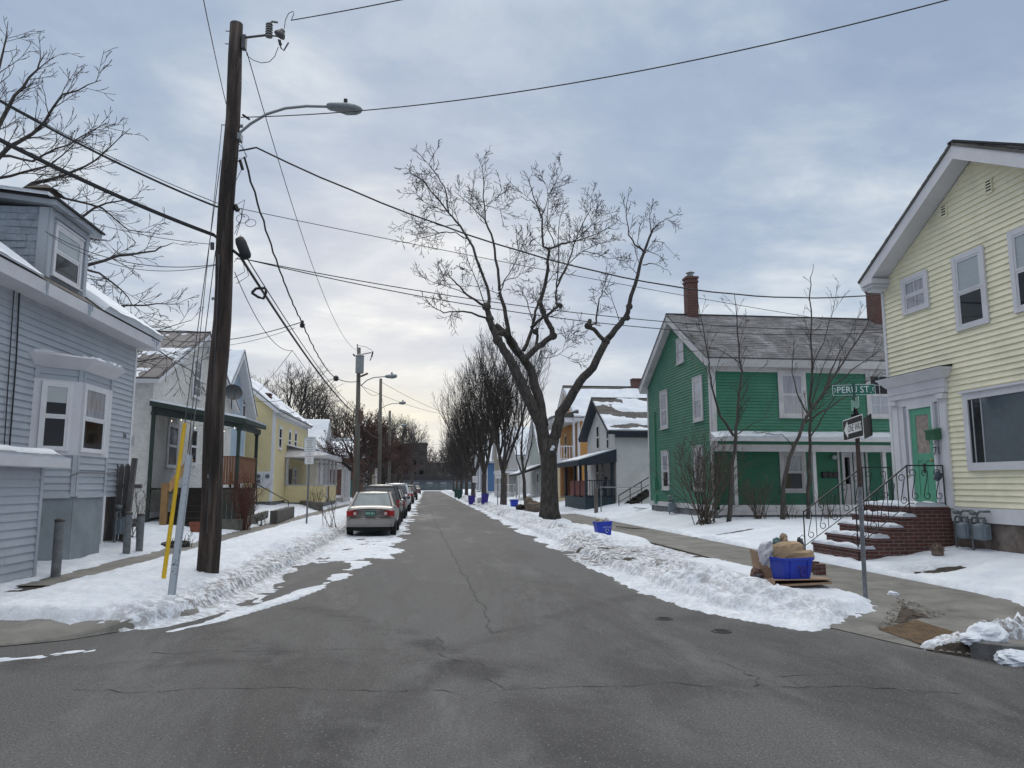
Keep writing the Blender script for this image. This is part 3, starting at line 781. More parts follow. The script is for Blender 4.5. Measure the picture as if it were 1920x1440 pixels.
def wins(h, pl, lst, **kw):
    for it in lst:
        (x0, y0, x1, y1) = it[:4]; k = dict(kw)
        if len(it) > 4: k.update(it[4])
        a0, a1, z0, z1 = pl.rect(x0, y0, x1, y1)
        window(h.t, pl, a0, a1, z0, z1, **k)
# ================================================================== right side: pale yellow house at the corner
YEL = M('pale_yellow_paint', (.78, .735, .545), .6, .07, 1.6, dirt=((.56, .52, .40), .6))
XF = 10.6
yc = P(1664, 700, X=XF).y
ycn = 2*P(1775, 265, X=XF-.5).y-yc
HY = gable_house('yellow_house', 'pale yellow clapboard house with green front door and brick stoop behind the street sign', 1, XF, 20, ycn, yc, 1.08, 6.35, 8.10,
                 YEL, .115, LILAC, SHING, over=.13, zbot=.35, found=STONE, corner=.09, fth=.24, roof_over_x=.43)
F = HY.front; T = HY.t
pk = P(1775, 262, X=XF-.5)
wins(HY, F, [(1690, 515, 1740.5, 586, dict(up=LACEG, lo=LACEG, munt=(1, 0))), (1784.7, 472, 1846, 617, dict(up=BLINDG, lo=GLASS))], trim=LILAC, cas=.105, sill=False)
a0, z0 = F.pix(1905, 588); _, z1 = F.pix(1905, 430); window(T, F, a0, a0+1.0, z0, z1, .105, LILAC, BLINDG, GLASS, sill=False)
# picture window, three lights
a0, z1 = F.pix(1807, 739); _, z0 = F.pix(1807, 883)
a1 = a0+2.15
mb = MB(); d = .05
F.box(mb, a0, a0+.13, z0, z1, 0, d); F.box(mb, a1-.13, a1, z0, z1, 0, d); F.box(mb, a0+.13, a1-.13, z1-.13, z1, 0, d-.002); F.box(mb, a0+.13, a1-.13, z0, z0+.15, 0, d+.012); F.box(mb, a0-.04, a1+.04, z1+.001, z1+.05, 0, d+.04)
pw = mb.build('window', LILAC, T)
mb = MB(); F.box(mb, a0+.13, a0+.47, z0+.15, z1-.13, 0, .02); mb.build('pane', GLASS, pw)
mb = MB(); F.box(mb, a0+.47, a1-.5, z0+.15, z1-.13, 0, .022); mb.build('pane', curtg('grey_blind_behind_glass', (.045, .065, .085), .2, (1, 1, 1)), pw)
mb = MB(); F.box(mb, a1-.5, a1-.13, z0+.15, z1-.13, 0, .02); mb.build('pane', GLASS, pw)
mb = MB()
for a in (a0+.235, a0+.47, a1-.5):
    mb = MB(); F.box(mb, a-.014, a+.014, z0+.15, z1-.13, .015, .032); mb.build('mullion', M('aluminium', (.45, .46, .48), .4, .1, metal=.6), pw)
# gable vents
for q in ((1847.6, 337, 1861, 364), (1764, 385, 1775.7, 409)):
    a0, a1, z0, z1 = F.rect(*q); mb = MB()
    F.box(mb, a0, a0+.02, z0, z1, 0, .035); F.box(mb, a1-.02, a1, z0, z1, 0, .035); F.box(mb, a0+.02, a1-.02, z1-.02, z1, 0, .035); F.box(mb, a0+.02, a1-.02, z0, z0+.02, 0, .034)
    for k in range(4):
        zz0 = z0+.02+(z1-z0-.04)*k/4
        mb.add([F.at(a0+.02, zz0, .034), F.at(a1-.02, zz0, .034), F.at(a1-.02, zz0+(z1-z0)*.13, .022), F.at(a0+.02, zz0+(z1-z0)*.13, .022)], [(0, 1, 2, 3)])
    v = mb.build('gable_vent', YEL, T); mb = MB(); F.box(mb, a0+.02, a1-.02, z0+.02, z1-.02, 0, .019); mb.build('vent_opening', M('black_void', (.006, .006, .006), .9), v)
# cornice return at the left foot of the gable
mb = MB(); a, z = F.pix(1672, 505)
mb.bb((XF-.47, yc+.10, 6.36), (XF+.1, yc-.34, 6.47)); mb.bb((XF-.42, yc+.06, 6.29), (XF+.1, yc-.29, 6.358)); mb.bb((XF-.36, yc+.02, 6.22), (XF+.1, yc-.24, 6.288)); mb.build('cornice_return', LILAC, T)
# entrance: door with surround
a0, a1, z0, z1 = F.rect(1674, 735, 1775, 950)
dl, dr, dz0, dz1 = F.rect(1708, 765, 1750, 948)
zt = F.pix(1720, 745)[1]
mb = MB()
F.box(mb, a0, a0+.19, 1.27, zt, 0, .06); F.box(mb, a1-.19, a1, 1.27, zt, 0, .06)
F.box(mb, a0-.03, a0+.22, zt-.12, zt-.02, 0, .12); F.box(mb, a1-.22, a1+.03, zt-.12, zt-.02, 0, .12)
F.box(mb, a0+.19, dl-.24, 1.27, zt, 0, .03); F.box(mb, dr+.22, a1-.19, 1.27, zt, 0, .03)
F.box(mb, dl-.07, dl-.001, 1.27, dz1+.08, 0, .07); F.box(mb, dr+.001, dr+.07, 1.27, dz1+.08, 0, .07); F.box(mb, dl-.001, dr+.001, dz1+.001, dz1+.08, 0, .069)
F.box(mb, a0+.19, a1-.19, dz1+.081, zt, 0, .05)
for (s0, s1) in ((dl-.24, dl-.07), (dr+.07, dr+.22)):
    F.box(mb, s0, s1, 1.27, 1.27+.62, 0, .045); F.box(mb, s0, s0+.025, 1.89, dz1+.08, 0, .05); F.box(mb, s1-.025, s1, 1.89, dz1+.08, 0, .05); F.box(mb, s0+.025, s1-.025, 1.95+.0, 2.0, 0, .05)
F.box(mb, a0-.05, a1+.05, zt+.001, zt+.30, 0, .09); F.box(mb, a0-.09, a1+.09, zt+.12, zt+.16, .089, .11)
ds = mb.build('door_surround', LILAC, T)
for (s0, s1) in ((dl-.215, dl-.095), (dr+.095, dr+.195)):
    mb = MB(); F.box(mb, s0, s1, 1.99, dz1+.05, .0, .035); mb.build('sidelight', CURTG, ds)
mb = MB()
zc = zt+.30
mb.hexa([F.at(a0-.10, zc, 0), F.at(a1+.10, zc, 0), F.at(a1+.08, zc, .12), F.at(a0-.08, zc, .12)], [F.at(a0-.2, zc+.17, 0), F.at(a1+.2, zc+.17, 0), F.at(a1+.2, zc+.17, .26), F.at(a0-.2, zc+.17, .26)])
F.box(mb, a0-.21, a1+.21, zc+.1705, zc+.205, 0, .28); mb.build('door_cornice', LILAC, T)
mb = MB(); mb.hexa([F.at(a0-.22, zc+.2055, 0), F.at(a1+.22, zc+.2055, 0), F.at(a1+.22, zc+.2055, .29), F.at(a0-.22, zc+.2055, .29)], [F.at(a0-.22, zc+.26, 0), F.at(a1+.22, zc+.26, 0), F.at(a1+.22, zc+.215, .29), F.at(a0-.22, zc+.215, .29)]); mb.build('door_hood_roof', DARKROOF, T)
DGREEN = M('green_door_paint', (.085, .30, .19), .45, .08, 3)
mb = MB(); gz0, gz1 = F.pix(1730, 850)[1], F.pix(1730, 778)[1]; w_ = dr-dl
F.box(mb, dl, dl+.17, dz0, dz1, 0, .04); F.box(mb, dr-.14, dr, dz0, dz1, 0, .04); F.box(mb, dl+.17, dr-.14, gz1, dz1, 0, .039); F.box(mb, dl+.17, dr-.14, gz0-.16, gz0, 0, .039); F.box(mb, dl+.17, dr-.14, dz0, dz0+.2, 0, .039)
F.box(mb, (dl+dr)/2-.05, (dl+dr)/2+.06, dz0+.2, gz0-.16, 0, .039); F.box(mb, dl+.17, dr-.14, dz0+.2, gz0-.16, 0, .026)
do = mb.build('door', DGREEN, T, bevel=.004)
mb = MB(); F.box(mb, dl+.17, dr-.14, gz0, gz1, 0, .03); mb.build('pane', curtg('brown_lace_behind_glass', (.27, .205, .17), .3, (2, 2, 2)), do)
mb = MB(); F.box(mb, (dl+dr)/2-.03, (dl+dr)/2+.04, gz0-.42, gz0-.22, .036, .05); mb.build('letter_slot', IRON, do)
mb = MB(); mb.lathe(F.at(dr-.07, dz0+.95, .075), [(.001, -.03), (.03, -.02), (.032, 0), (.02, .02), (.001, .03)], 8); mb.build('handle', M('brass', (.32, .22, .08), .35, .1, metal=.8), do)
# mailbox and number
a0, a1, z0, z1 = F.rect(1754, 803, 1771, 825); mb = MB()
F.box(mb, a0, a1, z0, z1-.06, .09, .24); mb.hexa([F.at(a0-.01, z1-.06, .09), F.at(a1+.01, z1-.06, .09), F.at(a1+.01, z1-.075, .26), F.at(a0-.01, z1-.075, .26)], [F.at(a0-.01, z1, .09), F.at(a1+.01, z1, .09), F.at(a1+.01, z1-.04, .26), F.at(a0-.01, z1-.04, .26)])
for a in (a0+.05, a1-.05): mb.tube([F.at(a, z0, .2), F.at(a, z0-.08, .19), F.at(a, z0-.10, .24), F.at(a, z0-.05, .27)], .006, 5)
mbx = mb.build('mailbox', M('green_enamel', (.02, .10, .05), .35, .1), T)
text_obj('71', 'house_number', M('black_paint', (.012, .012, .014), .5), T, F.at(F.pix(1764.5, 846)[0], F.pix(1764.5, 846)[1], .094), F.u, KZ, .24)
# skirt over the stone base
mb = MB(); F.box(mb, HY.front.pix(1786, 950)[0], ycn*0+(yc-ycn), 1.02, F.pix(1850, 953)[1], 0, .032); mb.build('skirt_board', LILAC, T)
mb = MB(); mb.bb((XF+.01, ycn, .1), (XF+.3, yc, 1.06)); mb.build('foundation', STONE, T)
# brick stoop
YN, YF = P(1785, 953, X=XF).y, 16.1
LX0 = 9.83; ZL = 1.25
mb = MB(); gb = .25
mb.bb((LX0, YN, gb), (XF-.001, YF, ZL))
nos = [(9.53, 1.05), (9.22, .84), (8.9, .63), (8.57, .42)]
prevx = LX0
for x, z in nos:
    mb.bb((x, YN, gb-.1), (prevx-.001, YF, z)); prevx = x
st = mb.build('stoop', BRICK, T)
mb = MB()
for (xx0, xx1, z) in [(LX0-.03, XF, ZL)]+[(nos[i][0]-.03, (LX0 if i == 0 else nos[i-1][0])-.002, nos[i][1]) for i in range(4)]:
    mb.bb((xx0, YN-.03, z), (xx1, YF+.03, z+.05))
mb.build('stoop_tread', BRICK, st, bevel=.01)
for (xx0, xx1, z) in [(LX0-.02, XF-.12, ZL)]+[(nos[i][0]-.02, (LX0 if i == 0 else nos[i-1][0])-.02, nos[i][1]) for i in range(4)]:
    s_ = random.random()*50
    snow_patch('step_snow', st, (xx0, YN-.02, z+.048), (xx1-xx0, 0, 0), (0, YF-YN+.02, 0), lambda A, B: np.minimum(.075, np.minimum(A+.1, 1.05-A)*.5)+.09*fbm(A*2+s_, B*9+s_, .9, 4)-.028*(B > .88)-(.015 if z < 1.2 else .0), 14, 46, SNOW)
# wrought iron railings
WIRON = M('wrought_iron', (.012, .012, .013), .5, .2)
def scroll(mb, c, u, h, w):
    "S scroll standing between the rails"
    pts = []
    for k in range(15):
        a = math.pi*1.6*k/14; r_ = .085*(1-.55*k/14); pts.append((-w*.1+r_*math.cos(a+.3)*.9, h*.86+r_*math.sin(a+.3)-.05))
    pts = pts[::-1]
    p2 = [(x*-1, h-z) for x, z in pts][::-1]
    pts = pts+[(w*.12, h*.62), (-w*.12, h*.38)]+p2
    mb.tube([Vector(c)+Vector(u)*x+KZ*z for x, z in pts], .009, 5)
def iron_rail(y, xw, xc, zc_, xb, zbt, zground):
    mb = MB(); top = zc_+.86
    mb.tube([(xw, y, top), (xc, y, top), (xb, y, zbt+.86)], .016, 6); mb.tube([(xw, y, zc_+.1), (xc, y, zc_+.1), (xb, y, zbt+.12)], .010, 5)
    for x, z0_, z1_ in ((xw, zc_, top), (xc, zc_-.2, top), (xb, zground, zbt+.88)): mb.tube([(x, y, z0_), (x, y, z1_)], .014, 6)
    n = max(1, int((xw-xc)/.25))
    for i in range(n): scroll(mb, (xc+(xw-xc)*(i+.5)/n, y, zc_+.1), (1, 0, 0), .76, .2)
    n = 5
    for i in range(n):
        f = (i+.5)/n; x = xc+(xb-xc)*f; zb_ = zc_+.1+(zbt+.12-zc_-.1)*f
        scroll(mb, (x, y, zb_), (1, 0, 0), .74, .18)
        xx = xc+(xb-xc)*(i+1)/n; zq = zc_+.1+(zbt+.02-zc_)*(i+1)/n
        if i < n-1: mb.tube([(xx, y, zq), (xx, y, zq+.76)], .008, 5)
    mb.tube([(xb-.02, y, zbt+.12), (xb-.10, y, zbt+.2), (xb-.12, y, zbt+.3), (xb-.05, y, zbt+.36), (xb, y, zbt+.3)], .008, 5)
    return mb.build('railing', WIRON, st)
iron_rail(YN+.05, XF-.1, LX0-.12, ZL+.02, 8.56, .42, .2)
iron_rail(YF-.05, XF-.1, LX0-.02, ZL+.02, 8.36, .28, .2)
# little dark pot hanging on the rail
p = P(1759, 893, Y=YN-.02); t = thing('hanging_pot', p, 'small dark pot hanging on the black iron stoop railing', 'pot')
mb = MB(); rt = Matrix.Rotation(R(35), 3, 'Y'); mb.lathe((0, 0, 0), [(.001, -.09), (.06, -.09), (.085, .07), (.075, .07), (.06, .0), (.001, -.02)], 12); mb.v = [tuple(p+rt @ Vector(v)) for v in mb.v]
mb.build('bowl', M('dark_blue_glaze', (.02, .03, .045), .35), t); mb = MB(); mb.tube([p+rt @ Vector((.07, 0, .06)), p+Vector((0, .02, .2)), p+rt @ Vector((-.07, 0, .06))], .005, 5); mb.build('wire_handle', WIRON, t)
# low brick edging by the path
t = thing('brick_edging', P(1508, 1050, Z=.2), 'low edging of red bricks between the snowy path and the lawn', 'edging')
for i in range(4):
    q = P(1500+i*12, 1046+i*5, Z=.30); mb = MB(); mb.box(q+Vector((0, 0, -.07)), (.2, .1, .2), Matrix.Rotation(.2*random.random(), 3, 'Z')); mb.build('brick', BRICK, t)
# gas meters on the yellow wall
METER = M('meter_grey', (.145, .175, .20), .5, .12, 6); PIPE = M('pipe_grey', (.10, .115, .125), .5, .2, 8)
def gas_meter(c, n, s, label, loops=1, group=None):
    "c: foot of the meter, n: out of the wall"
    c, n = Vector(c), Vector(n); u = Vector((-n.y, n.x, 0)); t = thing('gas_meter', c, label, 'gas meter', group)
    def q(a, d, z): return c+u*a*s+n*d*s+KZ*z*s
    mb = MB(); 
    mb.lathe(q(0, .16, .35), [(.03*s, -.15*s), (.12*s, -.14*s), (.135*s, -.1*s), (.135*s, .1*s), (.12*s, .15*s), (.05*s, .17*s)], 14)
    mb.bb(q(-.12, .06, .22), q(.12, .26, .5)); mb.build('meter_body', METER, t, bevel=.012)
    mb = MB(); mb.lathe(q(0, .27, .42), [(.062*s, 0), (.062*s, .03*s)], 14, 'X' if abs(n.x) > .5 else 'Y'); mb.build('dial', M('dial_white', (.5, .5, .48), .3), t)
    mb = MB()
    mb.tube([q(-.1, .16, .48), q(-.1, .16, .68), q(-.02, .16, .74), q(.1, .16, .74), q(.1, .05, .74)], .022*s, 7)
    mb.tube([q(.09, .16, .5), q(.09, .16, .62), q(-.22, .16, .62), q(-.26, .16, .58), q(-.26, .16, -.15)], .022*s, 7)
    for a, z in ((-.1, .56), (.09, .56), (-.26, .5), (-.26, .25)): mb.tube([q(a, .16, z-.03), q(a, .16, z+.03)], .036*s, 7)
    mb.lathe(q(-.2, .16, .7), [(.02*s, -.04*s), (.07*s, -.02*s), (.07*s, .02*s), (.02*s, .05*s)], 10)
    mb.build('pipework', PIPE, t); return t
for px, lab in ((1824, 'grey gas meter by the brick stoop on the yellow house, left of the pair'), (1856, 'grey gas meter on the stone base of the yellow house, right of the pair')):
    p = P(px, 1030, X=XF-.05); gas_meter((XF-.02, p.y, .50), (-1, 0, 0), 1.0, lab, group='gas meters of the yellow house')
# ornamental grass stump beside the stoop
p = P(1757, 1024, X=9.7); p.z = snow_h(p.x, p.y); mb = MB()
for i in range(150):
    a = random.random()*math.tau; e = random.uniform(-.2, 1.35); r_ = random.uniform(.09, .15)
    q = Vector((math.cos(a)*math.cos(e)*r_, math.sin(a)*math.cos(e)*r_, .10+math.sin(e)*r_))
    mb.tube([p+q*.3, p+q*.8+Vector((0, 0, .02)), p+q], [.012, .01, .003], 4)
mb.lathe(p, [(.06, -.05), (.11, .02), (.10, .14), (.05, .19), (.001, .2)], 9)
tag(mb.build('grass_clump', M('straw', (.15, .11, .085), .9, .5, 30), loc=p), 'round clump of cut dry grass beside the brick stoop', 'plant')
# ================================================================== green house
GRN = M('green_paint', (.033, .162, .098), .6, .16, 1.8, dirt=((.065, .19, .125), .8))
GY0, GY1, GXF = 26.4, 34.4, 10.4
gze = P(1350, 694, Y=GY0).z; gpk = P(1270, 574, X=GXF-.3).z
HG = gable_house('green_house', 'two storey green clapboard house with slate roof and two brick chimneys', 1, GXF, 21.5, GY0, GY1, .80, gze+.28, gpk-.42, GRN, .115, GREYW, SLATE, over=.32, zbot=.3, corner=.17, fth=.30, side_from=3.2, rexpo=.20, rsplit=.30)
T = HG.t; S = HG.south; F = HG.front
wins(HG, S, [(1457, 695.6, 1509, 782.6, dict(up=CURTG, lo=CURTG, munt=(1, 0))), (1621, 696.6, 1671, 783.6, dict(up=GLASS, lo=CURTG, munt=(1, 1)))], trim=GREYW, cas=.15)
wins(HG, F, [(1269, 635, 1282, 682, dict(up=LACEG, lo=LACEG, cas=.12)), (1299, 707, 1317, 790, dict(up=CURTG, lo=LACEG)), (1238, 733, 1252, 804), (1300, 837, 1318.5, 920, dict(up=LACEG, lo=LACEG)), (1241, 846.5, 1254.5, 918, dict(lo=GLASS))], trim=GREYW, cas=.15, up=CURTG, lo=LACEG)
# frieze board under the eave
mb = MB(); S.box(mb, .17, 11, gze-.05, gze+.26, 0, .035); mb.build('frieze_board', GREYW, T)
# recessed porch on the long side
PY = GY0+1.5
SP = Pl((GXF, PY, 0), (1, 0, 0), (0, -1, 0))
wall('porch_wall', T, SP, [(.1, .85), (11, .85), (11, 3.3), (.1, 3.3)], GRN, .115)
SP.o = SP.o+SP.n*.016
wins(HG, SP, [(1460, 846, 1509, 923, dict(up=LACEG, lo=GLASS))], trim=GREYW, cas=.14)
mb = MB(); mb.bb((GXF+.12, GY0+.11, 3.12), (21.4, PY, 3.2)); mb.build('porch_ceiling', GREYW, T)
zfl = P(1450, 957, Y=GY0).z
mb = MB(); mb.bb((GXF+.1, GY0+.02, zfl-.07), (21.4, PY, zfl)); mb.bb((GXF+.1, GY0-.015, zfl-.16), (21.4, GY0+.019, zfl-.01)); mb.build('porch_floor', GREYW, T)
for px in (1379, 1528, 1660, 1724):
    x = P(px, 900, Y=GY0+.1).x; porch_post(T, x, GY0+.13, zfl, 3.1, .13, GREYW)
# pent roof over the porch with its beam and snow
zf1 = P(1450, 820, Y=GY0-.5).z
mb = MB(); mb.bb((GXF+.0, GY0-.04, 2.95), (21.4, GY0+.2, 3.2)); mb.build('porch_beam', GREYW, T)
mb = MB(); x0, x1 = GXF-.12, 21.4
mb.hexa([(x0, GY0-.55, zf1-.14), (x1, GY0-.55, zf1-.14), (x1, GY0+.0, zf1-.12), (x0, GY0+.0, zf1-.12)], [(x0, GY0-.55, zf1-.02), (x1, GY0-.55, zf1-.02), (x1, GY0+.0, zf1+.22), (x0, GY0+.0, zf1+.22)])
pr = mb.build('porch_roof', GREYW, T)
snow_patch('roof_snow', pr, (x0, GY0-.56, zf1-.02), (x1-x0, 0, 0), (0, .55, .235), lambda A, B: .05+.05*fbm(A*22, B*2, 1, 4)-.09*(B > .93)-.05*sstep(.05, 0, A), 150, 12)
# front doors of the porch
for k, (x0, x1) in enumerate(((1575, 1597), (1597, 1619))):
    a0, a1, z0, z1 = SP.rect(x0, 848, x1, 957); mb = MB(); SP.box(mb, a0+.03, a1-.03, zfl, z1, .0, .05); dd = mb.build('door', GREYW, T)
    mb = MB(); SP.box(mb, a0+.14, a1-.14, zfl+.95, z1-.2, .045, .054); mb.build('pane', GLASS, dd)
mb = MB(); a0, a1, z0, z1 = SP.rect(1570, 843, 1622, 957); SP.box(mb, a0-.05, a0+.03, zfl, z1, 0, .06); SP.box(mb, a1-.03, a1+.05, zfl, z1, 0, .06); SP.box(mb, a0+.03, a1-.03, z1-.02, z1+.08, 0, .06); mb.build('door_frame', GREYW, T)
p = SP.pix(1561, 857); mb = MB(); mb.lathe(SP.at(*p, .12), [(.02, .08), (.09, .05), (.1, -.02), (.06, -.09), (.01, -.1)], 10); mb.build('porch_light', M('lamp_glass', (.4, .42, .42), .2), T)
for dx_ in (0, .22, .43):
    p = SP.pix(1540, 889); mb = MB(); SP.box(mb, p[0]+dx_, p[0]+dx_+.2, p[1]-.14, p[1]+.08, .01, .12); mb.build('letter_box', M('black_paint', (.012, .012, .014), .5), T, bevel=.01)
# dark sheet standing in for the shade of the open space under the porch
mb = MB(); mb.bb((GXF+.12, GY0+.3, .1), (21.4, GY0+.36, zfl-.1)); mb.build('crawl_shade_sheet', M('crawl_shade_dark', (.02, .02, .02), .9, .4, 6), T)
# chimneys
zr_ = HG.ridge
cx_ = P(1294, 560, Y=zr_[1]).x; chimney(T, (cx_, zr_[1]-.1), .47, zr_[0]-.5, P(1294, 526, Y=zr_[1]).z)
cx_ = P(1636, 560, Y=zr_[1]).x; chimney(T, (cx_, zr_[1]-.3), .62, zr_[0]-.6, P(1636, 543, Y=zr_[1]).z)
# conduit and meter box on the gable wall
mb = MB(); a, z = F.pix(1231, 905); F.box(mb, a-.15, a+.15, z-.25, z+.2, 0, .14); F.box(mb, a+.02, a+.06, z+.2, z+3.2, 0, .05); F.box(mb, a-.1, a+.1, z-.95, z-.55, 0, .1); mb.build('meter_box', M('green_box', (.05, .2, .12), .5), T)
p = P(1262, 978, X=GXF-.2); gas_meter((GXF-.05, p.y, .42), (-1, 0, 0), 1.15, 'dark grey gas meter at the foot of the green house gable wall')
# service drop head
# ================================================================== white house with the navy porch
NAVY = M('navy_paint', (.011, .018, .030), .6, .3, 3)
WHT = M('white_clapboard', (.56, .55, .54), .65, .08, 2, dirt=((.40, .39, .37), .4))
NY0, NY1, NXF = 42.0, 49.6, 10.75
nze = P(1160, 812, Y=NY0).z; nzr = P(1118, 747, X=NXF-.3).z
def nsnow(A, B): return .025+.34*fbm(A*8+B*3, B*6, 1.0, 5)-.06*sstep(.80, .98, B)-.09*np.exp(-((B-.55+.25*A)/.16)**2)
HN = gable_house('white_house', 'small white house with navy trim and a dark porch, beside the green house', 1, NXF, 18.5, NY0, NY1, .62, nze+.1, nzr-.2, WHT, .12, WHT, SHING, over=.35, zbot=.35, corner=.0, fth=.18, snow=nsnow, soffit=NAVY, roof_over_x=.55)
T = HN.t; F = HN.front; S = HN.south
wins(HN, F, [(1118, 797, 1124, 843), (1137, 803, 1142, 843)], trim=WHT, cas=.08, sill=False)
mb = MB(); mb.bb((NXF-.05, NY0-.36, nze-.25), (18.5, NY0+.0, nze+.0)); mb.build('gutter', NAVY, T)
PXF = 8.95
zfl = P(1095, 951, Y=NY0).z+.55
mb = MB(); mb.bb((PXF, NY0+.1, .2), (NXF-.11, NY1-1.2, zfl)); mb.build('porch_base', M('navy_skirt', (.018, .034, .046), .7, .3, 4), T)
z1_, z0_ = P(1153, 842, Y=NY0).z, P(1070, 863, Y=NY0).z
mb = MB(); xa_, xb_ = PXF-.45, NXF
mb.hexa([(xa_, NY0-.15, z0_-.28), (xa_, NY1-.9, z0_-.28), (xb_, NY1-.9, z0_-.1), (xb_, NY0-.15, z0_-.1)], [(xa_, NY0-.15, z0_), (xa_, NY1-.9, z0_), (xb_, NY1-.9, z1_), (xb_, NY0-.15, z1_)])
pr = mb.build('porch_roof', NAVY, T)
snow_patch('roof_snow', pr, (xa_, NY1-.9, z0_), (0, -(NY1-NY0-.75), 0), (xb_-xa_, 0, z1_-z0_), lambda A, B: .06+.05*fbm(A*8, B*4, 1, 3)-.03*(B > .95), 40, 20)
for (x, y) in ((PXF+.07, NY0+.16), (PXF+.07, NY0+1.7), (PXF+.07, NY0+3.3), (PXF+.07, NY1-1.3), (NXF-.2, NY0+.16)): porch_post(T, x, y, zfl, z0_-.1, .14, NAVY)
mb = MB(); railing_mesh(mb, (PXF+.14, NY0+.16, 0), (NXF-.25, NY0+.16, 0), zfl, zfl+.95, .13); mb.build('railing', NAVY, T)
RUST = M('rust_red_paint', (.13, .028, .020), .7, .2)
for k in range(3):
    mb = MB(); mb.bb((PXF+.04, NY0+.28+k*1.6, zfl+.06), (PXF+.09, NY0+1.62+k*1.6, zfl+.95)); mb.build('railing_panel', RUST, T)
mb = MB(); mb.bb((PXF+.1, NY0+.2, zfl+.001), (NXF-.12, NY1-1.3, zfl+.03)); mb.build('porch_floor', M('rust_floor', (.10, .035, .022), .7, .2), T)
FP = F
for (px0, px1) in ((1118, 1124), (1128, 1134), (1144, 1149)):
    a0 = F.pix(px1, 890)[0]; a1 = F.pix(px0, 890)[0]; a0, a1 = sorted((a0, a1)); window(T, F, a0, max(a1, a0+.8), zfl+.6, zfl+2.3, .1, WHT, sill=False)
# porch chair
p = Vector((NXF-.7, NY0+.8, zfl+.03)); t = thing('porch_chair', p, 'dark wooden chair behind the railing of the navy porch', 'chair')
mb = MB(); mb.box(p+Vector((0, 0, .42)), (.5, .5, .05)); mb.build('seat', NAVY, t)
mb = MB(); mb.box(p+Vector((.22, 0, .8)), (.05, .5, .7), Matrix.Rotation(.25, 3, 'Y')); mb.build('backrest', NAVY, t)
for sx in (-.2, .2):
    for sy in (-.2, .2):
        mb = MB(); mb.box(p+Vector((sx, sy, .2)), (.05, .05, .4)); mb.build('leg', NAVY, t)
# back stairs between the white and the green house
p = P(1190, 958, Y=40.2); t = thing('wooden_stairs', (p.x, p.y, .4), 'dark weathered back stairs beside the white side wall', 'stairs')
DKW = M('dark_wood', (.022, .018, .016), .85, .4, 6)
mb = MB()
for k in range(5): mb.bb((p.x-.9+.32*k, p.y-.5, .4+.2*k), (p.x-.55+.32*k, p.y+.7, .45+.2*k))
for yy in (p.y-.5, p.y+.68): mb.slab([(p.x-1, yy, .3), (p.x-.6, yy, .3), (p.x+1.1, yy, 1.35), (p.x+.9, yy, 1.5)], (0, .05, 0))
mb.build('step', DKW, t)
mb = MB(); mb.tube([(p.x-1, p.y-.5, 1.15), (p.x+.9, p.y-.5, 2.25), (p.x+1.8, p.y-.5, 2.3)], .03, 6)
mb.tube([(p.x-1, p.y-.5, .8), (p.x+.9, p.y-.5, 1.85)], .02, 6)
for k in range(4): mb.tube([(p.x-1+.63*k, p.y-.5, .4), (p.x-1+.63*k, p.y-.5, 1.15+.365*k)], .025, 6)
mb.build('railing', DKW, t)
# scrap boards in the snow
for k, (px, py, rz, lab) in enumerate(((1208, 957, .5, 'loose grey board sticking out of the snow in front of the back stairs'), (1188, 973, -.5, 'broken plank lying on the snow beside the pavement bend'))):
    p = P(px, py, Z=.5); p.z = snow_h(p.x, p.y)+.03; mb = MB(); mb.box(p, (1.3, .16, .03), Matrix.Rotation(rz, 3, 'Z') @ Matrix.Rotation(.07, 3, 'Y')); tag(mb.build('loose_board', M('grey_board', (.09, .08, .07), .9, .3, 6), loc=p), lab, 'board')
# timber post with handrail in front of the navy porch
p = P(1118, 966, Y=38.5); p.z = snow_h(p.x, p.y)-.05; t = thing('timber_post', p, 'weathered timber post with a galvanised rail before the navy porch', 'post')
mb = MB(); mb.box(p+Vector((0, 0, .65)), (.17, .17, 1.3)); mb.build('post', M('old_timber', (.13, .115, .10), .9, .3, 8, stretch=(1, 1, .2)), t)
mb = MB(); mb.tube([p+Vector((.26, 0, 0)), p+Vector((.26, 0, 1.42))], .03, 7); mb.tube([p+Vector((.26, 0, 1.36)), p+Vector((2.6, 0, 1.36))], .022, 7); mb.build('rail', M('galvanised', (.24, .25, .26), .5, .15, metal=.6), t)
# ================================================================== orange house with two storey porch
ORG = M('orange_paint', (.50, .255, .075), .65, .1, 2)
CREAM = M('cream_paint', (.56, .47, .30), .65, .08, 2)
OY0, OY1, OXF = 55.0, 63.0, 11.2
oze = P(1090, 782, Y=OY0).z; ozr = P(1062, 724, X=OXF-.3).z
def osnow(A, B): return .10+.10*fbm(A*6, B*4, 1, 4)-.25*sstep(.86, .97, B+.12*fbm(A*5, 0*A, 1, 3))
HO = gable_house('orange_house', 'orange house with white balcony rail and snow covered roof, behind the navy porch', 1, OXF, 20, OY0, OY1, .6, oze-.1, ozr-.25, ORG, .13, WHITE, SHING, over=.4, zbot=.3, fth=.3, snow=osnow, corner=.15)
T = HO.t; F = HO.front
cx_ = P(1192, 717, Y=HO.ridge[1]).x; chimney(T, (cx_, HO.ridge[1]), .7, HO.ridge[0]-.4, HO.ridge[0]+.55, flue=False)
PX0 = P(1046, 830, Y=OY0).x
zA = P(1060, 858, Y=OY0).z-.15; zR = P(1060, 792, Y=OY0).z
mb = MB(); mb.bb((PX0, OY0+.05, .2), (OXF-.11, OY1-.3, .75)); mb.build('porch_base', CREAM, T)
mb = MB(); mb.bb((PX0, OY0+.06, .75), (PX0+.14, OY1-.3, zA-.3)); mb.build('porch_wall', CREAM, T)
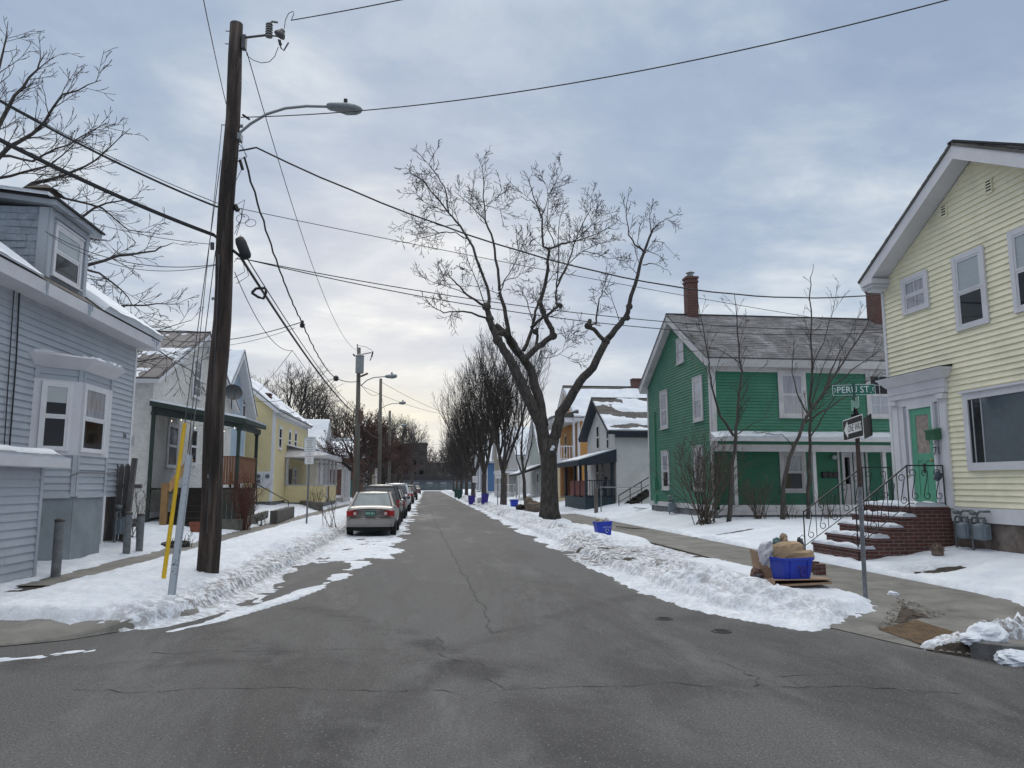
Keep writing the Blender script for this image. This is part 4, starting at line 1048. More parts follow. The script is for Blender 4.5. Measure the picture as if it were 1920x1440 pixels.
mb = MB(); mb.bb((PX0-.1, OY0-.05, zA-.3), (OXF-.11, OY1-.2, zA)); mb.build('balcony_floor', WHITE, T)
mb = MB(); mb.bb((PX0-.35, OY0-.3, zR), (OXF-.11, OY1, zR+.35)); pr = mb.build('porch_roof', WHITE, T)
mb = MB(); mb.hexa([(PX0-.4, OY0-.35, zR+.351), (PX0-.4, OY1, zR+.351), (OXF, OY1, zR+.351), (OXF, OY0-.35, zR+.351)], [(PX0-.4, OY0-.35, zR+.42), (PX0-.4, OY1, zR+.42), (OXF, OY1, zR+.9), (OXF, OY0-.35, zR+.9)]); mb.build('porch_roof_cover', SHING, pr)
snow_patch('roof_snow', pr, (PX0-.4, OY1, zR+.42), (0, -8.3, 0), (OXF-PX0+.4, 0, .48), lambda A, B: .05+.2*fbm(A*5, B*4, 1, 4), 24, 16)
for y in (OY0+.1, OY0+2.7, OY0+5.2, OY1-.4): porch_post(T, PX0+.08, y, zA, zR, .16, WHITE)
porch_post(T, OXF-.3, OY0+.1, zA, zR, .16, WHITE)
mb = MB(); railing_mesh(mb, (PX0+.05, OY0+.1, 0), (PX0+.05, OY1-.4, 0), zA, zA+1.0, .2, .05, .07); railing_mesh(mb, (PX0+.05, OY0+.1, 0), (OXF-.2, OY0+.1, 0), zA, zA+1.0, .2, .05, .07); mb.build('railing', WHITE, T)
for y in (OY0+1.2, OY0+4.3): window(T, F, OY1-y-1.0, OY1-y, zA+.5, zA+2.2, .12, CREAM)
wins(HO, HO.south, [(1096, 880, 1106, 925)], trim=CREAM, cas=.1)
# ================================================================== houses farther up the right side
PGRN = M('pale_green_siding', (.46, .50, .46), .65, .08, 2)
H1 = gable_house('pale_green_house', 'pale green house with a dark awning porch behind the large street tree', 1, 10.6, 20, 69, 77, .6, 4.7, 8.0, PGRN, .16, WHITE, SHING, over=.4, zbot=.3, snow=lambda A, B: .1+.06*fbm(A*6, B*4, 1, 3))
T = H1.t
mb = MB(); z0_ = 3.1; mb.hexa([(8.3, 68.8, z0_-.55), (8.3, 76, z0_-.55), (10.6, 76, z0_+.2), (10.6, 68.8, z0_+.2)], [(8.3, 68.8, z0_-.4), (8.3, 76, z0_-.4), (10.6, 76, z0_+.5), (10.6, 68.8, z0_+.5)]); pr = mb.build('awning', M('black_canvas', (.018, .018, .02), .8), T)
snow_patch('roof_snow', pr, (8.3, 76, z0_-.4), (0, -7.2, 0), (2.3, 0, .9), lambda A, B: .06+.05*fbm(A*6, B*4, 1, 3), 20, 12)
for y in (69.1, 71.5, 74, 75.8): porch_post(T, 8.5, y, .5, 2.6, .1, PGRN)
window(T, H1.front, 2, 3, 1.6, 3.1, .12, WHITE); window(T, H1.front, 5, 6.4, .8, 3.0, .12, WHITE)
H2 = gable_house('white_porch_house', 'white house with a long white front porch between the row of street trees', 1, 10.2, 19, 84, 94, .6, 5.0, 8.2, WHT, .16, WHITE, SHING, over=.4, zbot=.3, snow=lambda A, B: .1+.06*fbm(A*6, B*4, 1, 3))
T = H2.t
mb = MB(); mb.bb((8.3, 84.1, 3.0), (10.2, 93.5, 3.25)); pr = mb.build('porch_roof', WHITE, T); snow_patch('roof_snow', pr, (8.3, 93.5, 3.25), (0, -9.4, 0), (1.9, 0, .1), lambda A, B: .1+.05*fbm(A*6, B*4, 1, 3), 20, 8)
mb = MB(); mb.bb((8.4, 84.2, .3), (10.1, 93.4, .8)); mb.build('porch_floor', GREYW, T)
for y in (84.4, 86.8, 89.2, 93.2): porch_post(T, 8.5, y, .8, 3.0, .16, WHITE)
mb = MB(); railing_mesh(mb, (8.5, 84.4, 0), (8.5, 93.2, 0), .8, 1.7, .3, .08, .1); railing_mesh(mb, (8.5, 84.4, 0), (10.1, 84.4, 0), .8, 1.7, .3, .08, .1); mb.build('railing', WHITE, T)
for a in (1.5, 4.5, 7): window(T, H2.front, a, a+1.1, 1.4, 2.9, .12, WHITE)
BLU = M('mid_blue_siding', (.085, .185, .36), .65, .1, 2)
H3 = gable_house('blue_house', 'mid blue house standing far up the street behind tree trunks', 1, 8.9, 18, 112, 120, .5, 5.2, 8.4, BLU, .18, WHITE, SHING, over=.4, zbot=.3, snow=lambda A, B: .1+.06*fbm(A*6, B*4, 1, 3))
window(H3.t, H3.front, 2, 3.1, 1.4, 3.0, .12, WHITE); window(H3.t, H3.front, 5, 6.1, 1.4, 3.0, .12, WHITE)
TANH = M('tan_siding', (.36, .31, .24), .65, .1, 2)
H4 = gable_house('tan_house', 'tan house far up the street just before the blue house', 1, 9.6, 18, 99, 107, .5, 5.4, 8.6, TANH, .18, WHITE, SHING, over=.4, zbot=.3, snow=lambda A, B: .1+.06*fbm(A*6, B*4, 1, 3))
window(H4.t, H4.front, 2, 3.1, 1.4, 3.0, .12, WHITE); window(H4.t, H4.front, 5, 6.1, 1.4, 3.0, .12, WHITE)
H5 = gable_house('grey_house', 'grey house farthest up the right side of the street', 1, 9.2, 18, 132, 141, .5, 5.2, 8.6, M('grey_siding', (.30, .31, .33), .65, .1, 2), .2, WHITE, SHING, over=.4, zbot=.3, snow=lambda A, B: .1+.06*fbm(A*6, B*4, 1, 3))
window(H5.t, H5.front, 2, 3.1, 1.4, 3.0, .12, WHITE)
# ================================================================== left side: pale grey-blue house
GBL = M('grey_blue_siding', (.385, .412, .45), .55, .08, 1.4, dirt=((.26, .30, .35), .5))
GXW = -7.7; GYE = P(246, 800, X=GXW).y
t = thing('grey_house', (GXW, GYE, .2), 'pale grey-blue clapboard house with bay window and dormer at the left edge', 'house'); TG = t
W_ = Pl((GXW, 5.0, 0), (0, 1, 0), (1, 0, 0)); LW = GYE-5.0
ezw = 5.55
wall('wall', t, W_, [(0, 1.45), (LW, 1.45), (LW, ezw), (0, ezw)], GBL, .135, .028)
NE = Pl((GXW, GYE, 0), (-1, 0, 0), (0, 1, 0)); wall('wall', t, NE, [(0, .9), (8, .9), (8, ezw), (4, 8.7), (0, ezw)], GBL, 0)
mb = MB(); mb.bb((GXW-.12, 5, -.2), (GXW-.3, GYE-.04, 1.45)); mb.bb((GXW-7.8, GYE-.4, -.2), (GXW-.301, GYE-.05, 1.4)); mb.build('foundation', STONE, t)
mb = MB(); W_.box(mb, LW-.1, LW, 1.45, ezw, 0, .037); mb.build('corner_trim', WHITE, t)
# roof
ex0 = -7.22; ez = P(0, 480, X=ex0).z
yE = P(301, 633, X=ex0).y; upv = Vector((-4.3, 0, 4.3*.74))
E0, E1 = Vector((ex0, 4.8, ez)), Vector((ex0, yE, ez))
roof_slope('roof', t, E0, E1, upv, SHING, .2, .05, .3)
mb = MB(); mb.hexa([(ex0+.02, 4.8, ez-.26), (ex0+.02, yE, ez-.26), (GXW, yE, ez-.26), (GXW, 4.8, ez-.26)], [(ex0+.02, 4.8, ez-.02), (ex0+.02, yE, ez-.02), (GXW, yE, ez+.18), (GXW, 4.8, ez+.18)])
mb.slab([(ex0, yE-.03, ez-.06), (ex0, yE-.03, ez-.25), (ex0-4.3, yE-.03, ez+4.3*.74-.25), (ex0-4.3, yE-.03, ez+4.3*.74-.06)], (0, .05, 0)); mb.build('eave_trim', LILAC, t)
E2 = Vector((ex0-8.6, 4.8, ez)); roof_slope('roof', t, E2, E2+Vector((0, yE-4.8, 0)), (4.3, 0, 4.3*.74), SHING, .4, .05, None)
yd0, yd1 = P(88, 460, X=-7.62).y, P(164, 460, X=-7.62).y
def gsnow(A, B):
    y = 4.8+(yE-4.8)*A
    base = .085+.10*fbm(A*14, B*4, 1, 4)-.03*sstep(.4, .9, B)-.22*sstep(.42, .62, B+.5*fbm(A*9, B*3, 1, 3))
    return np.where((y > yd0-.9) & (y < yd1+.12), -.02, np.where(y < yd0, base-.04, base+.05*sstep(.22, .0, B)))
snow_patch('roof_snow', t, E0+Vector((.03, 0, .03)), E1-E0+Vector((0, .03, 0)), upv, gsnow, 190, 44)
# icicles
ICE = M('ice', (.55, .62, .68), .1, .05); ICE.node_tree.nodes['Principled BSDF'].inputs['Transmission Weight'].default_value = .6
mb = MB()
for px, L_ in ((88, .34), (86.5, .2), (168, .3), (171, .38), (175, .15), (299, .24), (302, .16), (295, .12), (291, .1)):
    y = P(px, 560, X=ex0+.03).y; mb.tube([(ex0+.03, y, ez-.02), (ex0+.035, y, ez-.02-L_*.6), (ex0+.03, y, ez-.02-L_)], [.022, .012, .002], 6)
mb.build('icicle', ICE, t)
# dormer
DX = -7.62; D = Pl((DX, yd0, 0), (0, 1, 0), (1, 0, 0)); DW = yd1-yd0
dz0 = P(161, 561, X=DX).z; dz1 = P(120, 408, X=DX).z
SHAKE = M('grey_shakes', (.30, .34, .39), .8, .18, 3, dirt=((.10, .10, .10), .8))
wall('dormer_wall', t, D, [(0, dz0-.1), (DW, dz0-.1), (DW, dz1), (0, dz1)], M('dormer_grey', (.30, .345, .40), .6, .08, 2), 0)
CH = Pl((DX-2.6, yd0, 0), (1, 0, 0), (0, -1, 0)); mb = MB(); boards(mb, CH, [(0, dz0+.1), (2.6, dz0-.15), (2.6, dz1), (0, dz1)], .145, .016, .5, .1, .16); mb.build('dormer_wall', SHAKE, t)
CN = Pl((DX, yd1, 0), (-1, 0, 0), (0, 1, 0)); wall('dormer_wall', t, CN, [(0, dz0-.1), (2.6, dz0-.1), (2.6, dz1), (0, dz1)], SHAKE, 0)
mb = MB(); D.box(mb, -.012, .13, dz0-.1, dz1, .001, .035); D.box(mb, DW-.13, DW+.012, dz0-.1, dz1, .001, .035); CH.box(mb, 2.42, 2.6, dz0-.1, dz1, .001, .03)
D.box(mb, .131, DW-.131, dz1-.13, dz1, .001, .03); mb.build('dormer_trim', GBL, t)
a0, _ = D.pix(98, 470); a1, _ = D.pix(151, 480); z1 = D.pix(125, 433)[1]; z0 = D.pix(122, 530)[1]
window(t, D, a0, a1, z0, z1, .075, WHITE, BLINDG, GLASS, sill=True)
mb = MB(); o1 = .20
mb.hexa([(DX+o1, yd0-.18, dz1), (DX+o1, yd1+.22, dz1), (DX-3, yd1+.22, dz1+.32), (DX-3, yd0-.18, dz1+.32)], [(DX+o1, yd0-.18, dz1+.10), (DX+o1, yd1+.22, dz1+.10), (DX-3, yd1+.22, dz1+.44), (DX-3, yd0-.18, dz1+.44)]); mb.build('dormer_eave', M('dormer_eave_grey', (.33, .36, .40), .6, .1), t)
mb = MB(); mb.hexa([(DX+o1+.05, yd0-.22, dz1+.101), (DX+o1+.05, yd1+.27, dz1+.101), (DX-3, yd1+.27, dz1+.441), (DX-3, yd0-.22, dz1+.441)], [(DX+o1+.05, yd0-.22, dz1+.14), (DX+o1+.05, yd1+.27, dz1+.14), (DX-3, yd1+.27, dz1+.48), (DX-3, yd0-.22, dz1+.48)]); dr_ = mb.build('dormer_roof', DARKROOF, t)
snow_patch('roof_snow', dr_, (DX+o1-.1, yd0-.33, dz1+.15), (-3, 0, .31), (0, 1.2, 0), lambda A, B: .05+.05*fbm(A*6, B*3, 1, 3), 20, 12)
p = P(85, 372, X=-8.4); mb = MB(); mb.box(p, (.42, .42, .26)); mb.add([p+Vector((-.3, -.3, .13)), p+Vector((.3, -.3, .13)), p+Vector((.3, .3, .13)), p+Vector((-.3, .3, .13)), p+Vector((0, 0, .33))], [(0, 1, 4), (1, 2, 4), (2, 3, 4), (3, 0, 4), (3, 2, 1, 0)])
mb.bb((p.x-.15, p.y-.15, p.z-.6), (p.x+.15, p.y+.15, p.z-.13)); mb.build('roof_vent', M('vent_brown', (.055, .04, .032), .8, .3), t)
# bay window: angled near face, face to the street, angled far face
bx = -7.07; Y1 = P(149, 790, X=bx).y; Y2 = P(204, 790, X=bx).y; k_ = GXW-bx; Y0 = Y1+k_
Z0, Zs, Zt = .15, P(170, 930, X=bx).z, P(170, 700, X=bx).z
pts = [Vector((GXW, Y0, 0)), Vector((bx, Y1, 0)), Vector((bx, Y2, 0)), Vector((GXW, Y2-k_, 0))]
faces = []
for a, b in zip(pts[:-1], pts[1:]):
    u = (b-a); n = Vector((u.y, -u.x, 0)); faces.append((Pl(a, u, n), u.length))
zc0, zc1 = P(100, 852, X=bx-.25).z, P(100, 708, X=bx-.25).z
for i, (pl, L_) in enumerate(faces):
    wall('bay_wall', t, pl, [(0, Zs), (L_, Zs), (L_, Zt), (0, Zt)], GBL, .135, .026)
    mb = MB(); pl.box(mb, .01, L_-.01, Z0, Zs, -.05, -.005); mb.build('bay_foundation', M('painted_panel_'+'abc'[i] if False else 'painted_panel', (.215, .24, .26), .8, .2, 1.6, dirt=((.09, .12, .08), .4)), t)
    
    for q in ((-.005, .085, Zs, zc0, .039), (L_-.085, L_+.005, Zs, zc0, .039), (-.005, .085, zc1, Zt, .039), (L_-.085, L_+.005, zc1, Zt, .039), (.0855, L_-.0855, Zs-.03, Zs+.06, .035)):
        mb = MB(); pl.box(mb, *q[:4], 0, q[4]); mb.build('bay_trim', GBL, t)
    mb = MB(); pl.box(mb, -.01, L_+.01, zc0, zc1, 0, .035); mb.build('bay_panel', LILAC, t)
    if i < 2:
        q = (77, 716, 136, 845) if i == 0 else (154, 726, 197.5, 850)
        a0, a1, z0, z1 = pl.rect(*q); w0 = window(t, pl, a0, a1, z0, z1, .06, WHITE, GLASS if i == 0 else LACEG, GLASS, base=.035, d=.04, sill=False)
        if i == 0:
            mb = MB(); pl.box(mb, a0+.1, a1-.1, z1-.42, z1-.06, .053, .059); mb.build('blind', BLIND, w0)
# bay cornice
mb = MB(); e = .2
def offp(e):
    return [Vector((GXW, Y0-e*1.2, 0)), Vector((bx+e, Y1-e*.42, 0)), Vector((bx+e, Y2+e*.42, 0)), Vector((GXW, Y2-k_+e*1.2, 0))]
mb.add([p+KZ*Zt for p in offp(.03)]+[p+KZ*(Zt+.16) for p in offp(.20)]+[p+KZ*(Zt+.23) for p in offp(.26)]+[Vector((p.x if i in (0, 3) else GXW+.12, p.y, Zt+.38)) for i, p in enumerate(offp(.0))],
       [(0, 1, 5, 4), (1, 2, 6, 5), (2, 3, 7, 6), (4, 5, 9, 8), (5, 6, 10, 9), (6, 7, 11, 10), (8, 9, 13, 12), (9, 10, 14, 13), (10, 11, 15, 14), (12, 13, 14, 15), (3, 2, 1, 0)]); bc = mb.build('bay_cornice', LILAC, t)
snow_patch('roof_snow', bc, (bx+.24, Y1+.5, Zt+.235), (0, Y2-Y1-.5, 0), (-.5, 0, .14), lambda A, B: .03+.16*fbm(A*6, B*3, 1.3, 4)+.02*A, 30, 12)
# downspout, conduits, number
mb = MB(); y_ = P(192, 980, X=GXW+.05).y; mb.bb((GXW, y_-.12, .35), (GXW+.09, y_+.0, 1.5)); mb.build('downspout', WHITE, t)
mb = MB()
for px, r_ in ((16, .010), (26, .014)):
    p0, p1 = P(px+12, 520, X=GXW+.05), P(px-8, 835, X=GXW+.05)
    mb.tube([p0, p0.lerp(p1, .5)+Vector((0, random.uniform(-.04, .04), 0)), p1], r_, 6)
mb.tube([P(0, 505, X=GXW+.1), P(18, 520, X=GXW+.08), P(30, 540, X=GXW+.05)], .02, 6); mb.build('cable_run', M('black_cable', (.012, .012, .013), .6), t)
mb = MB(); zq = P(200, 888, X=GXW).z
p0, p1 = P(140, 889, X=bx+.06), P(200, 887, X=bx+.06)
mb.tube([P(133, 892, X=bx+.06), p0, P(148, 886, X=bx+.06), p1], .016, 6); mb.tube([P(200, 887, X=GXW+.06), P(228, 886, X=GXW+.06), P(226, 900, X=GXW+.06)], .016, 6); mb.build('pipe', M('dark_grey_metal', (.10, .11, .13), .6), t)
mb = MB(); a, z = W_.pix(231, 818); 
text_obj('74', 'house_number', M('black_paint', (.012, .012, .014), .5), t, W_.at(a, z, .036), W_.u, KZ, .2)
mb = MB(); a0, a1, z0, z1 = W_.rect(239, 818, 246, 836); mb.bb((GXW, GYE+.02, z0), (GXW+.1, GYE+.2, z1)); mb.build('junction_box', GREYW, t)
p = P(222, 1008, X=-7.55); gas_meter((-7.72, p.y, .25), (1, 0, 0), 1.35, 'dark gas meter and pipes at the corner of the grey-blue house')
# ---- lean-to at the left edge
SX = -6.62; Ys = P(74, 950, X=SX).y; t = thing('lean_to_shed', (SX, Ys, .2), 'low grey-blue sided lean-to shed with a snow covered roof at the left edge', 'shed')
pl = Pl((SX, 5.5, 0), (0, 1, 0), (1, 0, 0)); L_ = Ys-5.5; zt = P(40, 876, X=SX).z
wall('wall', t, pl, [(0, .22), (L_, .22), (L_, zt), (0, zt)], GBL, .135, .028)
pn = Pl((SX, Ys, 0), (-1, 0, 0), (0, 1, 0)); wall('wall', t, pn, [(0, .2), (.95, .2), (.95, zt), (0, zt)], GBL, 0)
mb = MB(); pl.box(mb, L_-.09, L_, .2, zt, 0, .038); mb.build('corner_trim', GBL, t)
mb = MB(); mb.hexa([(SX+.3, 5.4, zt), (SX+.3, Ys+.35, zt), (GXW+.01, Ys+.35, zt), (GXW+.01, 5.4, zt)], [(SX+.3, 5.4, zt+.17), (SX+.3, Ys+.35, zt+.17), (GXW+.01, Ys+.35, zt+.27), (GXW+.01, 5.4, zt+.27)]); rf = mb.build('roof', LILAC, t, bevel=.015)
snow_patch('roof_snow', rf, (SX+.3, 5.4, zt+.172), (0, Ys-5.05, 0), (-1.3, 0, .1), lambda A, B: np.minimum(.13, .05+B*1.2)*sstep(1.0, .93, A)+.05*fbm(A*30, B*4, 1, 4), 120, 14)
# ---- bollards
def bollard(px, py, h, label):
    p = P(px, py, X=None, Z=.27); p.z = float(ground(p.x, p.y)); t = thing('bollard', p, label, 'bollard', 'grey pipe bollards by the grey-blue house')
    mb = MB(); mb.lathe(p, [(.078, -.1), (.078, h), (.07, h+.012)], 16); mb.build('pipe', M('bollard_grey', (.155, .165, .175), .7, .35, 7, dirt=((.07, .05, .04), .6)), t, smooth=False)
    mb = MB(); mb.lathe(p, [(.083, h-.03), (.083, h+.014), (.05, h+.03), (.001, h+.032)], 16); mb.build('cap', M('bollard_cap', (.06, .055, .055), .7, .3), t)
bollard(105, 1068, .98, 'grey pipe bollard standing before the bay window of the grey-blue house')
bollard(237, 1033, .95, 'grey pipe bollard close to the gas meter of the grey-blue house')
bollard(261, 1029, .90, 'grey pipe bollard on the street side of the picket fence')
# ---- picket fence
GWOOD = M('weathered_wood', (.10, .095, .092), .9, .35, 6, stretch=(1, 1, .25))
p = P(247, 1010, Y=19.6); t = thing('picket_fence', (p.x, 19.6, .2), 'weathered grey picket fence between the two left houses', 'fence')
mb = MB(); xx = -8.9
while xx < -7.45:
    h = P(250, 868, Y=19.75).z+random.uniform(-.03, .03); mb.slab([(xx, 19.75, .2), (xx+.12, 19.75, .2), (xx+.12+.05, 19.75, h-.08), (xx+.06+.05, 19.75, h), (xx+.05, 19.75, h-.08)], (0, .025, 0)); xx += .135
mb.build('picket', GWOOD, t)
mb = MB(); mb.bb((-9, 19.78, .7), (-7.15, 19.86, .8)); mb.bb((-9, 19.78, 1.65), (-7.1, 19.86, 1.75)); mb.build('rail', GWOOD, t)
mb = MB(); mb.box((-7.32, 19.7, 1.25), (.11, .11, 2.3), Matrix.Rotation(.05, 3, 'Y')); mb.build('fence_post', GWOOD, t)
# ================================================================== white brick house with the green porch
BY0, BY1, BXF = 28.0, 39.0, -9.84
bze = P(318, 716, Y=BY0).z; bzr = P(392, 623, X=BXF+.3).z
def bsnow(A, B):
    n = fbm(A*7, B*5, 1, 5)
    return .02+.35*n-.10*sstep(.5, .75, B)-.06*sstep(.3, .0, B)+.05*np.exp(-((A-.72)/.05)**2-((B-.55)/.15)**2)
HB = gable_house('white_brick_house', 'white painted brick house with metal roof and a green porch behind the utility pole', -1, BXF, -19, BY0, BY1, .55, bze+.05, bzr-.22, BRICKW, 0, WHITE, METAL, over=.3, zbot=.25, corner=.0, fth=.16, snow=bsnow, rexpo=1.2, rsplit=None)
T = HB.t; F = HB.front; S = HB.south
E0_, E1_, up_, nn_ = HB.rs[0]; mb = MB()
k = 0
while True:
    q = E1_+(E0_-E1_).normalized()*(.05+.55*k)
    if q.x < E0_.x: break
    mb.tube([q+nn_*.02, q+up_+nn_*.02], .022, 5); k += 1
mb.build('roof_seam', M('seam_dark', (.045, .042, .045), .6), T)
wins(HB, F, [(363, 673, 379, 748, dict(munt=(0, 1)))], trim=WHITE, cas=.1)
DGR = M('dark_green_trim', (.022, .038, .030), .6, .25, 3)
for q in ((316, 795, 335, 877), (358, 802, 371, 872), (384, 808, 394, 868)): wins(HB, F, [q], trim=WHITE, cas=.09)
PXF = P(447, 850, Y=BY0).x; zfl = 1.62
z0_, z1_ = P(456, 787, Y=BY0-.3).z, P(313, 755, Y=BY0).z
PYE = P(481, 850, X=PXF).y+.25
mb = MB(); x0, x1 = PXF+.28, BXF
mb.hexa([(x0, BY0-.3, z0_-.12), (x1, BY0-.3, z1_-.14), (x1, PYE, z1_-.14), (x0, PYE, z0_-.12)], [(x0, BY0-.3, z0_+.04), (x1, BY0-.3, z1_+.04), (x1, PYE, z1_+.04), (x0, PYE, z0_+.04)]); pr = mb.build('porch_roof', DGR, T)
snow_patch('roof_snow', pr, (x0, BY0-.3, z0_+.045), (0, PYE-BY0+.3, 0), (x1-x0, 0, z1_-z0_), lambda A, B: .06+.04*fbm(A*8, B*5, 1, 3), 40, 30)
mb = MB(); mb.hexa([(PXF+.1, BY0-.05, z0_-.30), (BXF, BY0-.05, z1_-.42), (BXF, BY0+.1, z1_-.42), (PXF+.1, BY0+.1, z0_-.30)], [(PXF+.1, BY0-.05, z0_-.125), (BXF, BY0-.05, z1_-.145), (BXF, BY0+.1, z1_-.145), (PXF+.1, BY0+.1, z0_-.125)]); mb.bb((PXF-.05, BY0+.11, z0_-.32), (PXF+.1, PYE-.1, z0_-.13)); mb.build('porch_beam', DGR, T)
mb = MB(); mb.bb((PXF, BY0, zfl-.14), (BXF+.001, PYE-.1, zfl)); mb.build('porch_floor', DKW, T)
for x, y in ((PXF-.02, BY0+.02), (BXF+.07, BY0-.02), (PXF-.02, PYE-.25)):
    zt_ = z0_-.2+(z1_-z0_)*((x0-x)/(x0-x1))-.12; porch_post(T, x, y, zfl if x != BXF+.07 else .3, zt_, .11, DGR)
CEDAR = M('cedar_boards', (.19, .085, .040), .75, .25, 5, stretch=(1, 1, .3))
xr0, xr1 = P(404, 880, Y=BY0).x, PXF
mb = MB(); zr0, zr1 = P(450, 906, Y=BY0).z, P(450, 855, Y=BY0).z; x = xr0
while x < xr1-.1: mb.bb((x, BY0-.02, zr0), (x+.075, BY0+.01, zr1-.04)); x += .092
mb.bb((xr0, BY0-.035, zr1-.04), (xr1, BY0+.04, zr1)); mb.bb((xr0, BY0-.03, zr0-.05), (xr1, BY0+.03, zr0-.001)); y = BY0+.1
while y < PYE-.4: mb.bb((PXF-.02, y, zr0), (PXF+.01, y+.075, zr1-.04)); y += .092
mb.bb((PXF-.03, BY0+.05, zr1-.04), (PXF+.04, PYE-.3, zr1)); mb.build('railing', CEDAR, T)
mb = MB(); x = P(404, 930, Y=BY0).x
SK = M('grey_green_boards', (.075, .085, .070), .85, .3, 4, stretch=(1, 1, .3))
while x < PXF: mb.bb((x, BY0-.01, .3), (min(x+.19, PXF), BY0+.02, zfl-.1)); x += .2
y = BY0+.02
while y < PYE-.3: mb.bb((PXF-.03, y, .3), (PXF, y+.19, zfl-.1)); y += .2
mb.bb((x-3, BY0-.03, zfl-.2), (PXF+.01, BY0-.012, zfl-.06)); mb.build('porch_skirt', SK, T)
# steps up to the porch, lattice rail, newel
xs0, xs1 = P(322, 940, Y=BY0-.8).x, P(392, 940, Y=BY0-.8).x
mb = MB()
for k in range(6):
    y = BY0-.08-.27*(6-k); z = .42+(zfl-.42)*(k)/6; mb.bb((xs0, y, z-.05), (xs1, y+.31, z)); mb.bb((xs0, y+.27, z), (xs1, y+.29, z+.16))
mb.build('porch_step', DKW, T)
mb = MB(); xl0, xl1 = P(356, 890, Y=BY0-.1).x, P(392, 890, Y=BY0-.1).x; zl0, zl1 = zfl+.03, P(370, 869, Y=BY0).z
n_ = 6
for k in range(-4, 9):
    for s in (1, -1):
        xa_ = xl0+(xl1-xl0)*k/5; a = Vector((xa_, BY0-.06, zl0)); b = Vector((xa_+s*(zl1-zl0), BY0-.06, zl1))
        def clipx(p, q):
            d = q-p; t0, t1 = 0., 1.
            for lim, sg in ((xl0, 1), (xl1, -1)):
                f0, f1 = (p.x-lim)*sg, (q.x-lim)*sg
                if f0 < 0 and f1 < 0: return None
                if f0 < 0: t0 = max(t0, f0/(f0-f1))
                elif f1 < 0: t1 = min(t1, f0/(f0-f1))
            return (p+d*t0, p+d*t1) if t1 > t0 else None
        c_ = clipx(a, b)
        if c_: mb.tube([c_[0]+Vector((0, .008*s, 0)), c_[1]+Vector((0, .008*s, 0))], .012, 4)
mb.bb((xl0, BY0-.08, zl1-.02), (xl1, BY0-.03, zl1+.03)); mb.build('lattice_rail', WHITE, T)
mb = MB(); p = P(308, 965, Y=BY0-1.7); mb.bb((p.x-.13, BY0-1.75, .2), (p.x+.07, BY0-1.6, 1.78)); mb.slab([(p.x-.05, BY0-1.7, 1.6), (p.x+.1, BY0-1.7, 1.5), (p.x+.35, BY0-.2, 2.6), (p.x+.2, BY0-.2, 2.7)], (.06, 0, 0)); mb.build('newel_post', M('new_wood', (.26, .15, .06), .75, .2, 5), T)
# satellite dish and its arm
p = P(437, 737, X=-9.3); mb = MB(); mb.lathe((0, 0, 0), [(.001, 0), (.15, .012), (.3, .05), (.42, .1), (.42, .11), (.3, .065), (.15, .03), (.001, .02)], 20)
rot = Vector((.4, -.8, .35)).normalized().to_track_quat('Z', 'Y').to_matrix(); mb.v = [tuple(p+rot @ Vector(v)) for v in mb.v]
DISH = M('dish_grey', (.028, .034, .04), .5, .2); t2 = thing('satellite_dish', p, 'dark grey satellite dish on the porch roof of the white brick house', 'satellite dish'); mb.build('reflector', DISH, t2)
mb = MB(); mb.tube([p, p+Vector((-.1, .2, -.3)), p+Vector((-.1, .2, -.75))], .025, 6); mb.tube([p+rot @ Vector((0, -.38, .1)), p+rot @ Vector((0, -.1, .55))], .015, 5); mb.box(p+rot @ Vector((0, -.08, .57)), (.07, .07, .1), rot); mb.build('arm', DISH, t2)
# string of bulbs under the porch eave
mb = MB(); pts = [P(px, py, Y=BY0-.34) for px, py in ((311, 768), (322, 787), (340, 785), (366, 800), (384, 796), (420, 806), (440, 800), (455, 802))]
t2 = thing('string_lights', pts[0], 'string of small warm bulbs under the green porch eave', 'string lights')
mb.tube(pts, .006, 4); mb.build('cord', M('black_cable', (.012, .012, .013), .6), t2)
mE, ntE, bE = newmat('warm_bulb'); bE.inputs['Base Color'].default_value = (.8, .75, .6, 1); bE.inputs['Emission Color'].default_value = (1, .85, .6, 1); bE.inputs['Emission Strength'].default_value = 1.0
for p in pts[1:-1]:
    mb = MB(); mb.lathe(p+Vector((0, 0, -.05)), [(.001, -.03), (.018, -.015), (.018, .005), (.008, .04)], 8); mb.build('bulb', mE, t2)
